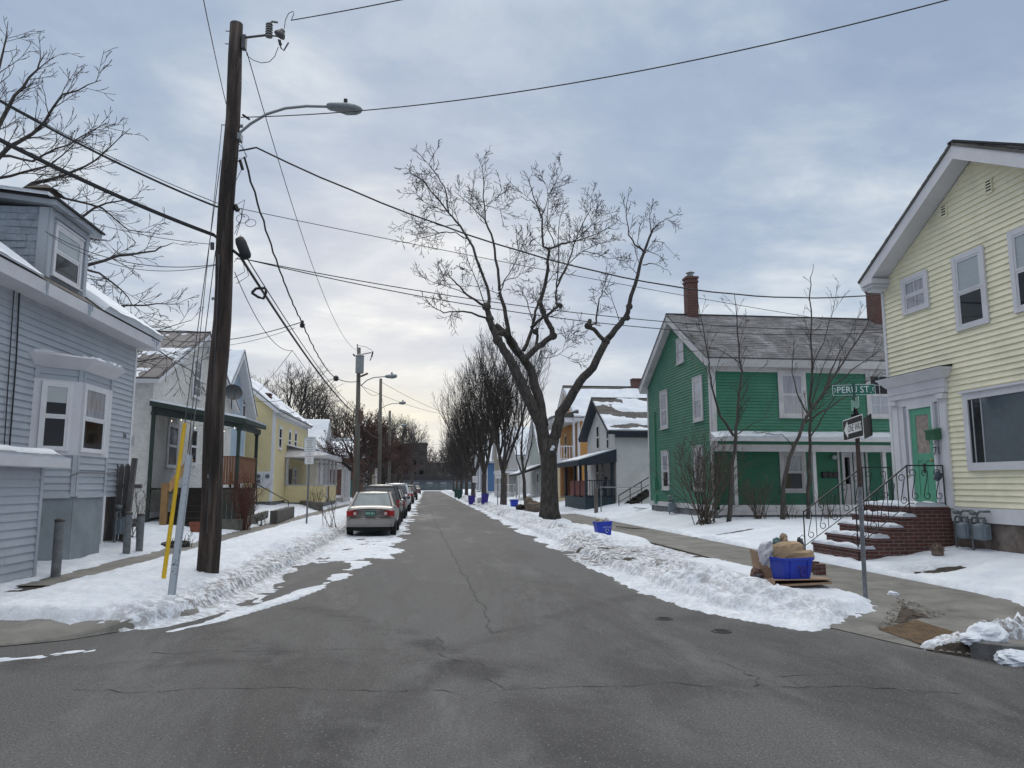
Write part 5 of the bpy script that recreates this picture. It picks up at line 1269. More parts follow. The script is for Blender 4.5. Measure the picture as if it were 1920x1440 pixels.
# flower pot, tyres, planter wall
p = P(366, 986, Z=.45); p.z = snow_h(p.x, p.y)-.02; t2 = thing('flower_pot', p, 'terracotta flower pot standing at the foot of the porch steps', 'flower pot')
mb = MB(); mb.lathe(p, [(.13, 0), (.17, .27), (.19, .27), (.19, .33), (.165, .33), (.15, .25), (.001, .25)], 18); mb.build('pot', M('terracotta', (.21, .065, .035), .8, .2, 6), t2, smooth=False)
mb = MB(); mb.lathe(p, [(.001, .24), (.15, .245), (.11, .29), (.001, .30)], 12); mb.build('soil', MATS['bare_soil'], t2)
def tyre(px, py, tilt, label, z=.45, sc=1):
    p = P(px, py, Z=z); p.z = snow_h(p.x, p.y)+.03; mb = MB(); prof = []
    pr_ = [(.20, -.06), (.28, -.095), (.34, -.085), (.355, 0), (.34, .085), (.28, .095), (.20, .06)]
    n = 26
    for k in range(n):
        a = k*math.tau/n
        for r_, z_ in pr_: mb.v.append(((r_*math.cos(a))*sc, (r_*math.sin(a))*sc, z_*sc))
    m_ = len(pr_)
    for k in range(n):
        for j in range(m_): mb.f.append((k*m_+j, ((k+1) % n)*m_+j, ((k+1) % n)*m_+(j+1) % m_, k*m_+(j+1) % m_)); mb.mi.append(0)
    rt = Matrix.Rotation(tilt, 3, 'X'); mb.v = [tuple(p+rt @ Vector(v)) for v in mb.v]
    o = mb.build('old_tyre', M('rubber', (.012, .012, .013), .8, .3, 9), loc=p, smooth=True); tag(o, label, 'tyre', 'old tyres lying in the snowy yard')
tyre(330, 1003, .10, 'old black tyre lying in the snow beside the yellow guy guard'); tyre(268, 962, .2, 'old black tyre half filled with snow behind the bollard', .5, .85)
p = P(440, 992, X=-6.6); mb = MB(); WALLW = M('old_sleeper', (.115, .108, .095), .9, .3, 5)
q0, q1, q2 = P(413, 996, Z=.15), P(447, 996, Z=.15), P(500, 972, Z=.2)
for (a, b) in ((q0, q1), (q1, q2)):
    d_ = (b-a); rt = Matrix.Rotation(math.atan2(d_.y, d_.x), 3, 'Z'); c_ = (a+b)/2; mb.box((c_.x, c_.y, .3), (d_.length, .14, .5), rt)
tag(mb.build('planter_wall', WALLW, loc=(q1.x, q1.y, .2)), 'low grey timber retaining wall before the cedar porch rail', 'planter wall')
# ================================================================== light blue house
LBL = M('light_blue_siding', (.36, .45, .54), .6, .06, 2)
LY0, LY1, LXF = 40.2, 46.6, -10.95
lzr = P(466, 668, X=LXF+.4).z
HL = gable_house('light_blue_house', 'light blue sided house with steep snowy roof beyond the green porch', -1, LXF, -19, LY0, LY1, .55, 6.1, lzr-.35, LBL, .125, WHITE, SHING, over=.5, zbot=.25, fth=.26, roof_over_x=.55, snow=lambda A, B: .06+.22*fbm(A*8, B*5, 1, 4)-.22*sstep(.90, .78, A), corner=.12)
wins(HL, HL.front, [(455, 735, 462, 785)], trim=WHITE, cas=.1)
wins(HL, HL.south, [(427, 880, 440, 918), (446, 882, 456, 918)], trim=WHITE, cas=.1)
# ================================================================== left yellow house, eave to the street
LYEL = M('butter_yellow_siding', (.66, .57, .33), .6, .07, 2)
def eave_house(name, label, xw, xb, y0, y1, zb, ze, zr, mat, expo, trim, roof, snow, zbot=.25, over=.35):
    h = House(); h.t = t = thing(name, (xw, y0, zbot), label, 'house'); L = y1-y0; W = xw-xb
    h.front = Pl((xw, y0, 0), (0, 1, 0), (1, 0, 0)); h.south = Pl((xb, y0, 0), (1, 0, 0), (0, -1, 0))
    wall('wall', t, h.front, [(0, zb), (L, zb), (L, ze), (0, ze)], mat, expo); wall('wall', t, h.south, [(0, zb), (W, zb), (W, ze), (W/2, zr), (0, ze)], mat, expo)
    wall('wall', t, Pl((xb, y1, 0), (1, 0, 0), (0, 1, 0)), [(0, zb), (W, zb), (W, ze), (W/2, zr), (0, ze)], mat, 0); wall('wall', t, Pl((xb, y0, 0), (0, 1, 0), (-1, 0, 0)), [(0, zb), (L, zb), (L, ze), (0, ze)], mat, 0)
    mb = MB(); mb.bb((xb+.05, y0+.05, zbot-.4), (xw-.05, y1-.05, zb)); mb.build('foundation', CONC, t)
    mb = MB(); h.front.box(mb, 0, .14, zb, ze, 0, .036); h.front.box(mb, L-.14, L, zb, ze, 0, .036); h.south.box(mb, W-.14, W, zb, ze, 0, .0345); h.front.box(mb, .141, L-.141, ze-.35, ze, 0, .035); mb.build('corner_trim', trim, t)
    h.front.o = h.front.o+h.front.n*.016; h.south.o = h.south.o+h.south.n*.016
    sl = (zr-ze)/(W/2)
    for s, xe in ((1, xw+over), (-1, xb-over)):
        E0, E1 = Vector((xe, y0-.3, ze-over*sl+.3)), Vector((xe, y1+.3, ze-over*sl+.3)); up = Vector((-(W/2+over)*s, 0, (W/2+over)*sl))
        roof_slope('roof', t, E0, E1, up, roof, .25, .05, .4); under_slab('eave_trim', t, E0, E1, up, .056, .2, trim)
        if snow and s == 1: snow_patch('roof_snow', t, E0+Vector((0, 0, .02)), E1-E0, up, snow, 60, 30)
    return h
HLY = eave_house('butter_yellow_house', 'butter yellow house with clad porch and white meter panel up the left side', -9.5, -17, 48, 61, .7, 6.3, 9.3, LYEL, .13, WHITE, SHING, lambda A, B: .03+.25*fbm(A*9, B*5, 1, 4)+.05*sstep(.2, 0, B))
T = HLY.t; F = HLY.front; S = HLY.south
c_ = P(499, 745, Y=50.5); chimney(T, (c_.x, 50.5), .6, c_.z-1.6, c_.z+.15, flue=False); mb = MB(); mb.bb((c_.x-1.2, 51.5, c_.z-1.2), (c_.x-.5, 52.2, c_.z+.45)); mb.build('roof_hatch', GREYW, T)
wins(HLY, F, [(523, 800, 529, 843), (541, 806, 546, 846), (552, 809, 557, 846)], trim=WHITE, cas=.12)
mb = MB(); S.box(mb, *S.rect(483, 884, 513, 915), 0, .05); mb.build('meter_panel', WHITE, T)
for px, py in ((485, 893), (485, 903), (502, 893)):
    a, z = S.pix(px, py); mb = MB(); mb.lathe(S.at(a, z, .09), [(.13, -.05), (.13, .05), (.09, .07)], 12, 'Y'); mb.build('electric_meter', PIPE, T)
# porch
X0, X1 = -9.5, -7.0; Yp0, Yp1 = 52.0, 60.0; zf_ = P(560, 911, Y=Yp0).z; zr_p = P(560, 858, Y=Yp0).z+.1
mb = MB(); mb.bb((X0, Yp0, .3), (X1, Yp1, .55)); mb.build('porch_base', CONC, T)
pls = Pl((X0, Yp0, 0), (1, 0, 0), (0, -1, 0)); ple = Pl((X1, Yp0, 0), (0, 1, 0), (1, 0, 0))
wall('porch_wall', T, pls, [(.03, .55), (X1-X0, .55), (X1-X0, zf_), (.03, zf_)], LYEL, .13); wall('porch_wall', T, ple, [(0, .55), (2.0, .55), (2.0, zf_), (0, zf_)], LYEL, .13); wall('porch_wall', T, Pl((X1, Yp0+3.6, 0), (0, 1, 0), (1, 0, 0)), [(0, .55), (4.2, .55), (4.2, zf_), (0, zf_)], LYEL, .13)
mb = MB(); pls.box(mb, .0, X1-X0, zf_, zf_+.08, -.14, .03); ple.box(mb, 0, 8, zf_-.001, zf_+.079, -.14, .028); mb.build('porch_cap', GREYW, T)
for x, y in ((X0+.15, Yp0+.0), (X1-.08, Yp0), (X1-.08, Yp0+1.9), (X1-.08, Yp0+3.7), (X1-.08, Yp0+5.8), (X1-.08, Yp1)): porch_post(T, x, y, zf_+.08, zr_p-.15, .16, GREYW)
mb = MB(); mb.hexa([(X1+.35, Yp0-.35, zr_p-.15), (X1+.35, Yp1+.3, zr_p-.15), (X0, Yp1+.3, zr_p-.1), (X0, Yp0-.35, zr_p-.1)], [(X1+.35, Yp0-.35, zr_p+.08), (X1+.35, Yp1+.3, zr_p+.08), (X0, Yp1+.3, zr_p+.75), (X0, Yp0+.9, zr_p+.75)]); pr = mb.build('porch_roof', GREYW, T)
snow_patch('roof_snow', pr, (X1+.3, Yp0+.2, zr_p+.09), (0, Yp1-Yp0, 0), (X0-X1-.3, 0, .66), lambda A, B: .09+.06*fbm(A*6, B*4, 1, 3), 40, 16)
mb = MB(); F.box(mb, 5.4, 6.4, .7, 2.8, 0, .06); mb.build('door', M('dark_door', (.06, .05, .05), .5), T); window(T, F, 7.2, 8.4, 1.5, 2.9, .12, WHITE)
# handrail down to the sidewalk and little retaining wall
a, b = P(482, 908, Y=46.2), P(541, 940, Y=44.5); mb = MB(); zb_ = snow_h(b.x, b.y); mb.tube([a, b, (b.x, b.y, zb_-.1)], .028, 7); mb.tube([(a.x, a.y, snow_h(a.x, a.y)-.1), a], .028, 7)
tag(mb.build('hand_rail', WIRON, loc=(b.x, b.y, zb_)), 'black iron handrail slanting down the snowy bank by the butter yellow house', 'handrail')
for k, (xa, ya, xb_, yb_, lab) in enumerate(((513, 973, 546, 962, 'low stone edging of a snowy flower bed by the sidewalk'), (556, 946, 600, 952, 'grey block retaining wall before the butter yellow porch'))):
    q0, q1 = P(xa, ya, Z=.35), P(xb_, yb_, Z=.35); d_ = q1-q0; mb = MB(); n_ = max(3, int(d_.length/.4))
    for i in range(n_):
        c_ = q0+d_*(i+.5)/n_; mb.box((c_.x, c_.y, .42), (d_.length/n_-.02, .3, .46+.06*random.random()), Matrix.Rotation(math.atan2(d_.y, d_.x), 3, 'Z'))
    tag(mb.build('stone_edging', WALLW, loc=(q0.x, q0.y, .2)), lab, 'edging')
# small white house with a snowy roof, brick building, houses farther on
HS = gable_house('small_white_house', 'small white gabled house with a thick snowy roof up the left side', -1, -9.0, -16, 64, 71, .6, 3.9, 7.0, WHT, .16, WHITE, SHING, over=.4, zbot=.25, snow=lambda A, B: .12+.08*fbm(A*6, B*4, 1, 3))
T = HS.t; window(T, HS.front, 2.5, 3.5, 4.2, 5.4, .12); window(T, HS.front, 1, 2, 1.4, 2.8, .12)
mb = MB(); mb.bb((-9, 64.5, 3.1), (-6.9, 70.5, 3.35)); pr = mb.build('porch_roof', WHITE, T); snow_patch('roof_snow', pr, (-6.9, 64.5, 3.35), (0, 6, 0), (-2.1, 0, .2), lambda A, B: .12+.05*fbm(A*6, B*4, 1, 3), 20, 10)
for y in (64.7, 66.6, 68.5, 70.3): porch_post(T, -7.05, y, .6, 3.1, .18, WHITE)
mb = MB(); mb.bb((-9, 64.6, .2), (-6.95, 70.4, .62)); mb.build('porch_floor', GREYW, T)
HK = gable_house('brick_building', 'low red brown brick building behind the second utility pole', -1, -6.9, -18, 82, 96, .4, 4.6, 6.4, BRICKF, 0, WHITE, SHING, over=.3, zbot=.2, snow=lambda A, B: .05+.2*fbm(A*6, B*4, 1, 3), corner=0)
mb = MB(); HK.south.box(mb, 9.6, 10.5, .4, 2.5, 0, .05); mb.build('door', M('teal_door', (.03, .10, .085), .5), HK.t)
for a in (2, 5, 8, 11): window(HK.t, HK.front, a, a+1.2, 1.5, 3.2, .12)
for y0_, m_, nm, lab in ((102, M('pale_grey_siding', (.42, .42, .43), .65), 'pale_grey_house', 'pale grey house behind the parked cars far up the left side'), (122, TANH, 'tan_house', 'tan house farthest up the left side of the street')):
    hh = gable_house(nm, lab, -1, -8.0, -16, y0_, y0_+9, .5, 4.8, 7.8, m_, .2, WHITE, SHING, over=.4, zbot=.2, snow=lambda A, B: .1+.06*fbm(A*6, B*4, 1, 3))
    for a in (1.5, 4.0, 6.5): window(hh.t, hh.front, a, a+1.1, 1.4, 3.0, .12)
# ---- end of the street: dark tower block, long low building and fence
DB = M('dark_brick_block', (.040, .034, .034), .8, .2, .5)
x0, x1 = P(752, 850, Y=250).x, P(801, 850, Y=250).x; zt = P(770, 833, Y=250).z
t = thing('apartment_block', ((x0+x1)/2, 250, 0), 'dark flat roofed block closing the far end of the street', 'building'); mb = MB()
mb.bb((x0, 250, -.1), (x1, 262, zt)); mb.bb((x0-.2, 249.8, zt), (x1+.2, 262.2, zt+.5)); mb.build('wall', DB, t)
pl = Pl((x0, 250, 0), (1, 0, 0), (0, -1, 0))
for r_ in range(4):
    for c_ in range(3):
        mb = MB(); pl.box(mb, .9+c_*2.6, 2.3+c_*2.6, 2+r_*3.1, 3.5+r_*3.1, 0, .06); mb.build('window', GLASS, t)
t = thing('long_low_building', (-20, 226, 0), 'long low dark roofed building behind the fence at the street end', 'building')
mb = MB(); mb.bb((-34, 226, -.1), (24, 236, 3.0)); mb.build('wall', M('grey_block', (.11, .12, .13), .8, .2, 1), t); mb = MB(); mb.bb((-35, 225, 3.0), (25, 237, 4.1)); mb.build('roof', DARKROOF, t)
pl = Pl((-34, 226, 0), (1, 0, 0), (0, -1, 0))
for k in range(14):
    mb = MB(); pl.box(mb, 1.2+k*4.1, 3.0+k*4.1, 1.0, 2.4, 0, .05); mb.build('window', LACEG, t)
t = thing('slat_fence', (0, 204, 0), 'long grey slat fence across the far end of the street', 'fence'); mb = MB()
for k in range(5): mb.bb((-40, 204, .1+k*.36), (40, 204.05, .38+k*.36))
mb.build('slat_panel', M('fence_grey', (.085, .105, .115), .7, .2, 1), t)
for k in range(33):
    mb = MB(); mb.bb((-40+k*2.5, 203.88, -.1), (-39.88+k*2.5, 203.99, 2.0)); mb.build('fence_post', M('fence_post_grey', (.16, .18, .19), .7), t)
# ================================================================== bare trees
BARK = M('bark', (.056, .049, .045), .95, .65, 9, bmp=1.0, bscale=22, stretch=(1, 1, .35))
TWIG = M('twig_bark', (.046, .039, .036), .9, .3, 4)
TWIGR = M('red_brown_twig_bark', (.062, .042, .036), .9, .3, 4)
rt_ = random.Random(21)
def perp(d, r_):
    a = Vector((r_.gauss(0, 1), r_.gauss(0, 1), r_.gauss(0, 1))); a = a-d*a.dot(d); return a.normalized()
def shoot(mbs, p, d, L, r, lvl, g, r_=rt_, t0=.2):
    "one branch with its side branches; g: dict(up, ang, den, wob, rmin, split)"
    n = max(2, min(7, int(L/(.22 if lvl < 2 else .4))+1)); pts = [p.copy()]; dd = d.copy(); q = p.copy(); dirs = [d]
    for i in range(n):
        dd = (dd+Vector((r_.gauss(0, g['wob']), r_.gauss(0, g['wob']), r_.gauss(0, g['wob'])+g['up'])) ).normalized()
        q = q+dd*(L/n); pts.append(q.copy()); dirs.append(dd.copy())
    rad = [max(g['rmin'], r*(1-.72*i/n)) for i in range(n+1)]
    mbs[0 if lvl >= g.get('thick', 3) else 1].tube(pts, rad, 3 if r < .03 else (5 if r < .08 else 8), cap=False)
    if lvl <= 0: return
    k = max(1, int(L*g['den'][lvl]+r_.random()))
    for i in range(k):
        t = t0+(1-t0)*((i+r_.random())/k); j = min(n-1, int(t*n)); f = t*n-j
        pp = pts[j].lerp(pts[j+1], min(1, f)); a = g['ang']*(.6+.7*r_.random())
        nd = (dirs[j+1]*math.cos(a)+perp(dirs[j+1], r_)*math.sin(a)).normalized()
        shoot(mbs, pp, nd, L*r_.uniform(*g.get('len', (.35, .6)))*(1.15-.5*t), max(g['rmin'], rad[j]*.55), lvl-1, g, r_)
def finish_tree(mbs, base, name, label, group=None, cat='tree', twig=TWIG):
    t = thing(name, base, label, cat, group)
    mbs[0].build('trunk', BARK, t, smooth=True)
    if mbs[1].f: mbs[1].build('crown', twig, t)
    return t
def limb(mbs, pts, y, w0, w1, g, dens=2.2, kid=(.8, 1.9), sub=2, start=.25, dy=0, bend=0, r_=rt_, big=True):
    "a limb drawn through photograph points, at street depth y..y+dy, widths in metres"
    n = len(pts); P3 = []
    for i, (px, py) in enumerate(pts):
        P3.append(P(px, py, Y=y+dy*i/max(1, n-1)+bend*math.sin(math.pi*i/max(1, n-1))))
    # smooth the corners a little
    out = []
    for i in range(n-1):
        a, b = P3[i], P3[i+1]
        for k in range(3): out.append(a.lerp(b, k/3)+Vector((r_.gauss(0, .02), r_.gauss(0, .03), r_.gauss(0, .02))))
    out.append(P3[-1]); m_ = len(out)
    rad = [w0+(w1-w0)*i/(m_-1) for i in range(m_)]
    mbs[0 if w0 > .05 else 1].tube(out, rad, 10 if w0 > .12 else (6 if w0 > .04 else 4))
    for i in range(m_-1):
        if i/(m_-1) < start: continue
        L = (out[i+1]-out[i]).length; d = (out[i+1]-out[i]).normalized(); k = int(L*dens+r_.random())
        for _ in range(k):
            a = g['ang']*(.6+.9*r_.random()); nd = (d*math.cos(a)+perp(d, r_)*math.sin(a)).normalized()
            f = 1-.52*i/m_
            shoot(mbs, out[i].lerp(out[i+1], r_.random()), nd, r_.uniform(*kid)*f, max(g['rmin'], min(.022, rad[i]*.4)), sub, g, r_)
    return out
# ---- the large pollarded street tree
HYd = 32.9
def c1(*q): return [(720+x/3.368, 280+y/3.368) for x, y in q]
g = dict(up=.10, ang=.85, den=[0, 5.0, 6.0], wob=.085, rmin=.0095, thick=9)
mbs = [MB(), MB()]
zb = snow_h(5.4, HYd)
base = P(1030, 966, Y=HYd); base.z = zb-.1
# trunk with flare
tp = [P(1031, 975, Y=HYd), P(1030, 955, Y=HYd), P(1030, 920, Y=HYd), P(1030, 880, Y=HYd), P(1028, 850, Y=HYd), P(1031, 824, Y=HYd)]
mbs[0].tube(tp, [.52, .43, .38, .36, .37, .42], 14)
def L_(pts, w0, w1, **k): return limb(mbs, pts, HYd, w0, w1, g, **k)
L_([(1024, 850), (1014, 794), (994, 755), (967, 697), (950, 664), (933, 639), (919, 600), (912, 575)], .30, .12, dens=.15, start=.6)
L_([(1022, 800), (1008, 740), (994, 692), (978, 669), (955, 640), (945, 622), (930, 610)], .23, .13, dens=.2, start=.5, dy=.8)
L_([(978, 669), (983, 675), (1005, 653), (1022, 640), (1037, 630), (1033, 612), (1025, 600), (1020, 585), (1012, 565)], .15, .10, dens=.3, start=.3, dy=-1)
L_([(1034, 835), (1042, 815), (1051, 774), (1070, 746), (1086, 715), (1112, 689), (1136, 641)], .26, .17, dens=.08, start=.8)
L_([(1136, 641), (1165, 604), (1175, 590), (1180, 574), (1195, 515), (1207, 473), (1222, 434), (1231, 422)], .15, .03, dens=1.3, kid=(.7, 1.8), start=.45, dy=-.8)
L_([(1136, 641), (1118, 622), (1103, 610), (1106, 600)], .11, .10, dens=.3)
L_([(1102, 611), (1118, 607), (1121, 575), (1124, 560), (1133, 538), (1140, 510)], .05, .012, kid=(.6, 1.4), dens=3.6, dy=.6)
L_([(1207, 473), (1190, 458), (1178, 440), (1174, 405), (1180, 350)], .05, .01, kid=(.5, 1.2), dens=2.6, dy=.8)
L_([(1207, 473), (1196, 455), (1200, 425), (1213, 400)], .03, .01, kid=(.5, 1.2), dens=2.6, dy=-.5)
L_([(1222, 434), (1218, 410), (1222, 385)], .03, .01, kid=(.5, 1.2), dens=3, dy=.4); L_([(1231, 422), (1250, 410), (1266, 404)], .025, .008, kid=(.4, 1.0), dens=3)
L_([(1205, 497), (1222, 493), (1240, 500), (1256, 511)], .03, .01, kid=(.4, 1.0), dens=3.4, dy=.6); L_([(1212, 470), (1232, 478), (1252, 487)], .02, .008, kid=(.4, .9), dens=3, dy=-.6)
L_([(1222, 452), (1244, 455), (1262, 475)], .02, .008, kid=(.4, .9), dens=3.4, dy=.5)
L_([(1163, 603), (1150, 570), (1143, 540)], .022, .008, kid=(.5, 1.1), dens=3, dy=.5)
for q, w0, w1, dy in [
    (c1((660, 1010), (665, 940), (640, 830), (560, 620), (480, 480), (410, 400), (330, 300), (250, 200), (170, 150), (130, 110)), .085, .010, 1.2),
    (c1((410, 400), (390, 260), (340, 170), (280, 90), (215, 20)), .035, .008, -1.0),
    (c1((410, 400), (330, 370), (250, 330), (180, 270)), .025, .008, .8),
    (c1((530, 570), (450, 530), (370, 520), (250, 560), (120, 590)), .032, .008, -.9),
    (c1((480, 480), (380, 480), (270, 460), (140, 450)), .025, .008, 1.0),
    (c1((730, 900), (720, 750), (690, 580), (640, 450), (630, 300), (630, 170), (612, 70)), .075, .008, .4),
    (c1((640, 450), (560, 370), (490, 300), (440, 260)), .026, .008, 1.1),
    (c1((640, 360), (700, 310), (770, 240)), .022, .008, -.7), (c1((640, 350), (700, 370), (780, 375)), .02, .008, .7),
    (c1((640, 990), (540, 930), (480, 870), (420, 810), (400, 760)), .06, .012, -1.2), (c1((545, 930), (430, 870), (350, 850), (280, 850)), .022, .008, -1.4),
    (c1((650, 1060), (500, 1020), (380, 1030), (300, 990)), .05, .012, -1.6),
    (c1((650, 1030), (600, 870), (540, 720), (500, 610)), .035, .010, 1.4),
    (c1((720, 930), (760, 830), (830, 720), (880, 600), (930, 480)), .04, .009, 1.0), (c1((730, 870), (770, 830), (850, 800), (930, 640)), .03, .009, -1.0),
    (c1((790, 1180), (760, 1000), (730, 900)), .11, .075, .3),
    (c1((1010, 1050), (985, 960), (1020, 850), (1030, 740), (1042, 640), (1005, 612), (1000, 440), (960, 340), (935, 250), (900, 170)), .10, .009, -.6),
    (c1((1000, 430), (1030, 330), (1070, 230), (1130, 120)), .03, .008, .9), (c1((1000, 400), (940, 330), (880, 310), (855, 290)), .022, .008, -.7),
    (c1((1042, 630), (1120, 600), (1200, 580), (1350, 530), (1440, 480)), .055, .010, .6), (c1((1200, 580), (1300, 490), (1400, 400)), .03, .008, -.8),
    (c1((1080, 610), (1030, 480), (1035, 330), (1030, 220)), .03, .008, 1.3),
    (c1((930, 1130), (970, 1090), (1060, 1020), (1100, 990)), .08, .05, -.8), (c1((1100, 990), (1080, 950), (1090, 850), (1100, 740), (1100, 600), (1105, 450), (1130, 350)), .05, .009, -1.0),
    (c1((1095, 870), (1150, 760), (1200, 600), (1240, 500), (1300, 380), (1310, 290)), .045, .009, 1.2), (c1((1100, 830), (1170, 720), (1260, 640), (1350, 600), (1460, 560)), .035, .009, -1.2),
    (c1((1250, 640), (1340, 660), (1420, 690), (1500, 680)), .022, .008, -.6), (c1((1020, 850), (1070, 790), (1110, 750)), .03, .01, 1.2),
    (c1((880, 1270), (930, 1160), (950, 1060), (975, 960), (1000, 930)), .10, .04, .9), (c1((960, 1240), (965, 1180), (968, 1130)), .07, .07, .4),
    (c1((860, 1290), (830, 1230), (790, 1180)), .12, .11, .2), (c1((940, 1090), (900, 960), (870, 880)), .03, .01, 1.5),
    (c1((1070, 1180), (1130, 1160), (1200, 1140)), .02, .008, -1.0), (c1((1000, 1320), (1100, 1300), (1200, 1210)), .02, .007, .8)]:
    L_(q, w0, w1, dens=4.6 if w0 < .09 else 2.4, kid=(.8, 1.8), start=.28 if w0 < .06 else .42, dy=dy, bend=dy*.3)
# burls and pruning stubs
for (px, py, r_) in ((933, 638, .24), (912, 575, .22), (1037, 630, .20), (1136, 640, .21), (1180, 575, .17), (1004, 622, .15), (1103, 611, .19), (941, 625, .16), (1050, 573, .13), (1176, 596, .15), (918, 598, .2)):
    p = P(px, py, Y=HYd); mbs[0].lathe(p, [(.001, -r_), (r_*.75, -r_*.6), (r_, 0), (r_*.8, r_*.6), (.001, r_)], 9)
t = finish_tree(mbs, base, 'street_tree', 'large bare pollarded street tree with forked trunk on the right snow bank')
mb = MB()
for px, py in ((1035, 842), (1037, 838)):
    p = P(px, py, Y=HYd-.4); mb.lathe(p, [(.09, -.06), (.07, .04), (.001, .08)], 8)
mb.build('snow', SNOWR, t)
# ---- vase shaped row on the right
def vase_tree(seed, H, nl, spread, gden=(0, 2.3, 1.9, 1.25)):
    r_ = random.Random(seed); mbs = [MB(), MB()]; g = dict(up=.12, ang=.42, den=list(gden), wob=.07, rmin=.010, thick=3, len=(.38, .66))
    fork = 2.2+.3*r_.random()
    mbs[0].tube([(0, 0, -.2), (0, 0, .15), (.03, 0, fork*.6), (0, .02, fork+.2)], [.36, .27, .23, .26], 10)
    for i in range(nl):
        a = i*math.tau/nl+r_.uniform(-.3, .3); s = spread*r_.uniform(.35, 1.1)
        d = Vector((math.cos(a)*s, math.sin(a)*s, 1)).normalized()
        shoot(mbs, Vector((0, 0, fork-.2+.5*r_.random())), d, (H-fork)*r_.uniform(.72, 1.0), r_.uniform(.08, .15), 3, g, r_, .15)
    return mbs
PT1 = finish_tree(vase_tree(3, 11.2, 9, .48), (0, 0, 0), 'street_tree', 'x', None)
PT2 = finish_tree(vase_tree(8, 10.0, 8, .72), (0, 0, 0), 'street_tree', 'x', None)
row = [(PT1, 940, 5.5, 54, .95, 'bare vase shaped street tree nearest beyond the large pollarded tree'), (PT1, 906, 5.4, 71, 1.02, 'bare vase shaped street tree beside the purple recycling bin, second along the right kerb'),
       (PT2, 886, 5.3, 86, 1.05, 'bare spreading street tree, third of the right row, spreading toward the road'), (PT1, 873, 5.3, 101, .95, 'bare street tree, fourth of the right row'), (PT2, 864, 5.3, 116, .95, 'bare street tree, fifth of the right row'),
       (PT1, 856, 5.3, 132, .9, 'bare street tree, sixth of the right row'), (PT2, 848, 5.3, 150, .9, 'bare street tree, last of the right row near the street end')]
used = set()
for k, (pt, px, x, y, s, lab) in enumerate(row):
    o = pt if pt.name not in used else copy_tree(pt); used.add(pt.name)
    o.location = (x, y, snow_h(x, y)-.1); o.rotation_euler = (0, 0, k*2.1+.4); o.scale = (s, s, s); tag(o, lab, None, 'row of bare street trees along the right kerb')
# slender sapling in front of the pale green house
r_ = random.Random(4); mbs = [MB(), MB()]; g2 = dict(up=.10, ang=.5, den=[0, 3.4, 2.6], wob=.10, rmin=.008, thick=2)
b_ = P(985, 962, Y=43); b_.z = snow_h(b_.x, b_.y)
limb(mbs, [(987, 966), (984, 930), (981, 890), (978, 850), (980, 800), (978, 745)], 43, .13, .02, g2, dens=1.9, kid=(1.0, 2.4), sub=2, start=.35, r_=r_)
limb(mbs, [(981, 890), (990, 860), (998, 820), (1000, 780)], 43, .06, .012, g2, dens=2.2, kid=(.8, 1.6), r_=r_); limb(mbs, [(982, 895), (970, 860), (962, 820), (955, 770)], 43, .06, .012, g2, dens=2.2, kid=(.8, 1.6), r_=r_)
finish_tree(mbs, b_, 'young_tree', 'slender bare young tree standing left of the large pollarded tree')
# ---- spreading trees on the left
def spread_tree(seed, H, R_, fork, nl, rmin=.012, den=(0, 3.0, 2.4, 1.7)):
    r_ = random.Random(seed); mbs = [MB(), MB()]; g = dict(up=.05, ang=.62, den=list(den), wob=.11, rmin=rmin, thick=3, len=(.40, .64))
    mbs[0].tube([(0, 0, -.2), (0, 0, .3), (.05, 0, fork*.6), (0, .05, fork)], [.42, .32, .27, .25], 10)
    mbs[0].tube([(0, .05, fork), (.1, 0, fork+(H-fork)*.4)], [.24, .12], 8)
    for i in range(nl):
        a = i*math.tau/nl+r_.uniform(-.3, .3); z = fork*.85+(H-fork)*.42*(i/nl)
        d = Vector((math.cos(a), math.sin(a), r_.uniform(.25, 1.1))).normalized()
        shoot(mbs, Vector((0, 0, z)), d, R_*r_.uniform(.75, 1.1), .14*r_.uniform(.7, 1.1), 3, g, r_, .25)
    for i in range(5):
        a = i*1.3; shoot(mbs, Vector((.05, 0, fork+(H-fork)*.35)), Vector((math.cos(a)*.45, math.sin(a)*.45, 1)).normalized(), (H-fork)*.62, .12, 3, g, r_, .2)
    return mbs
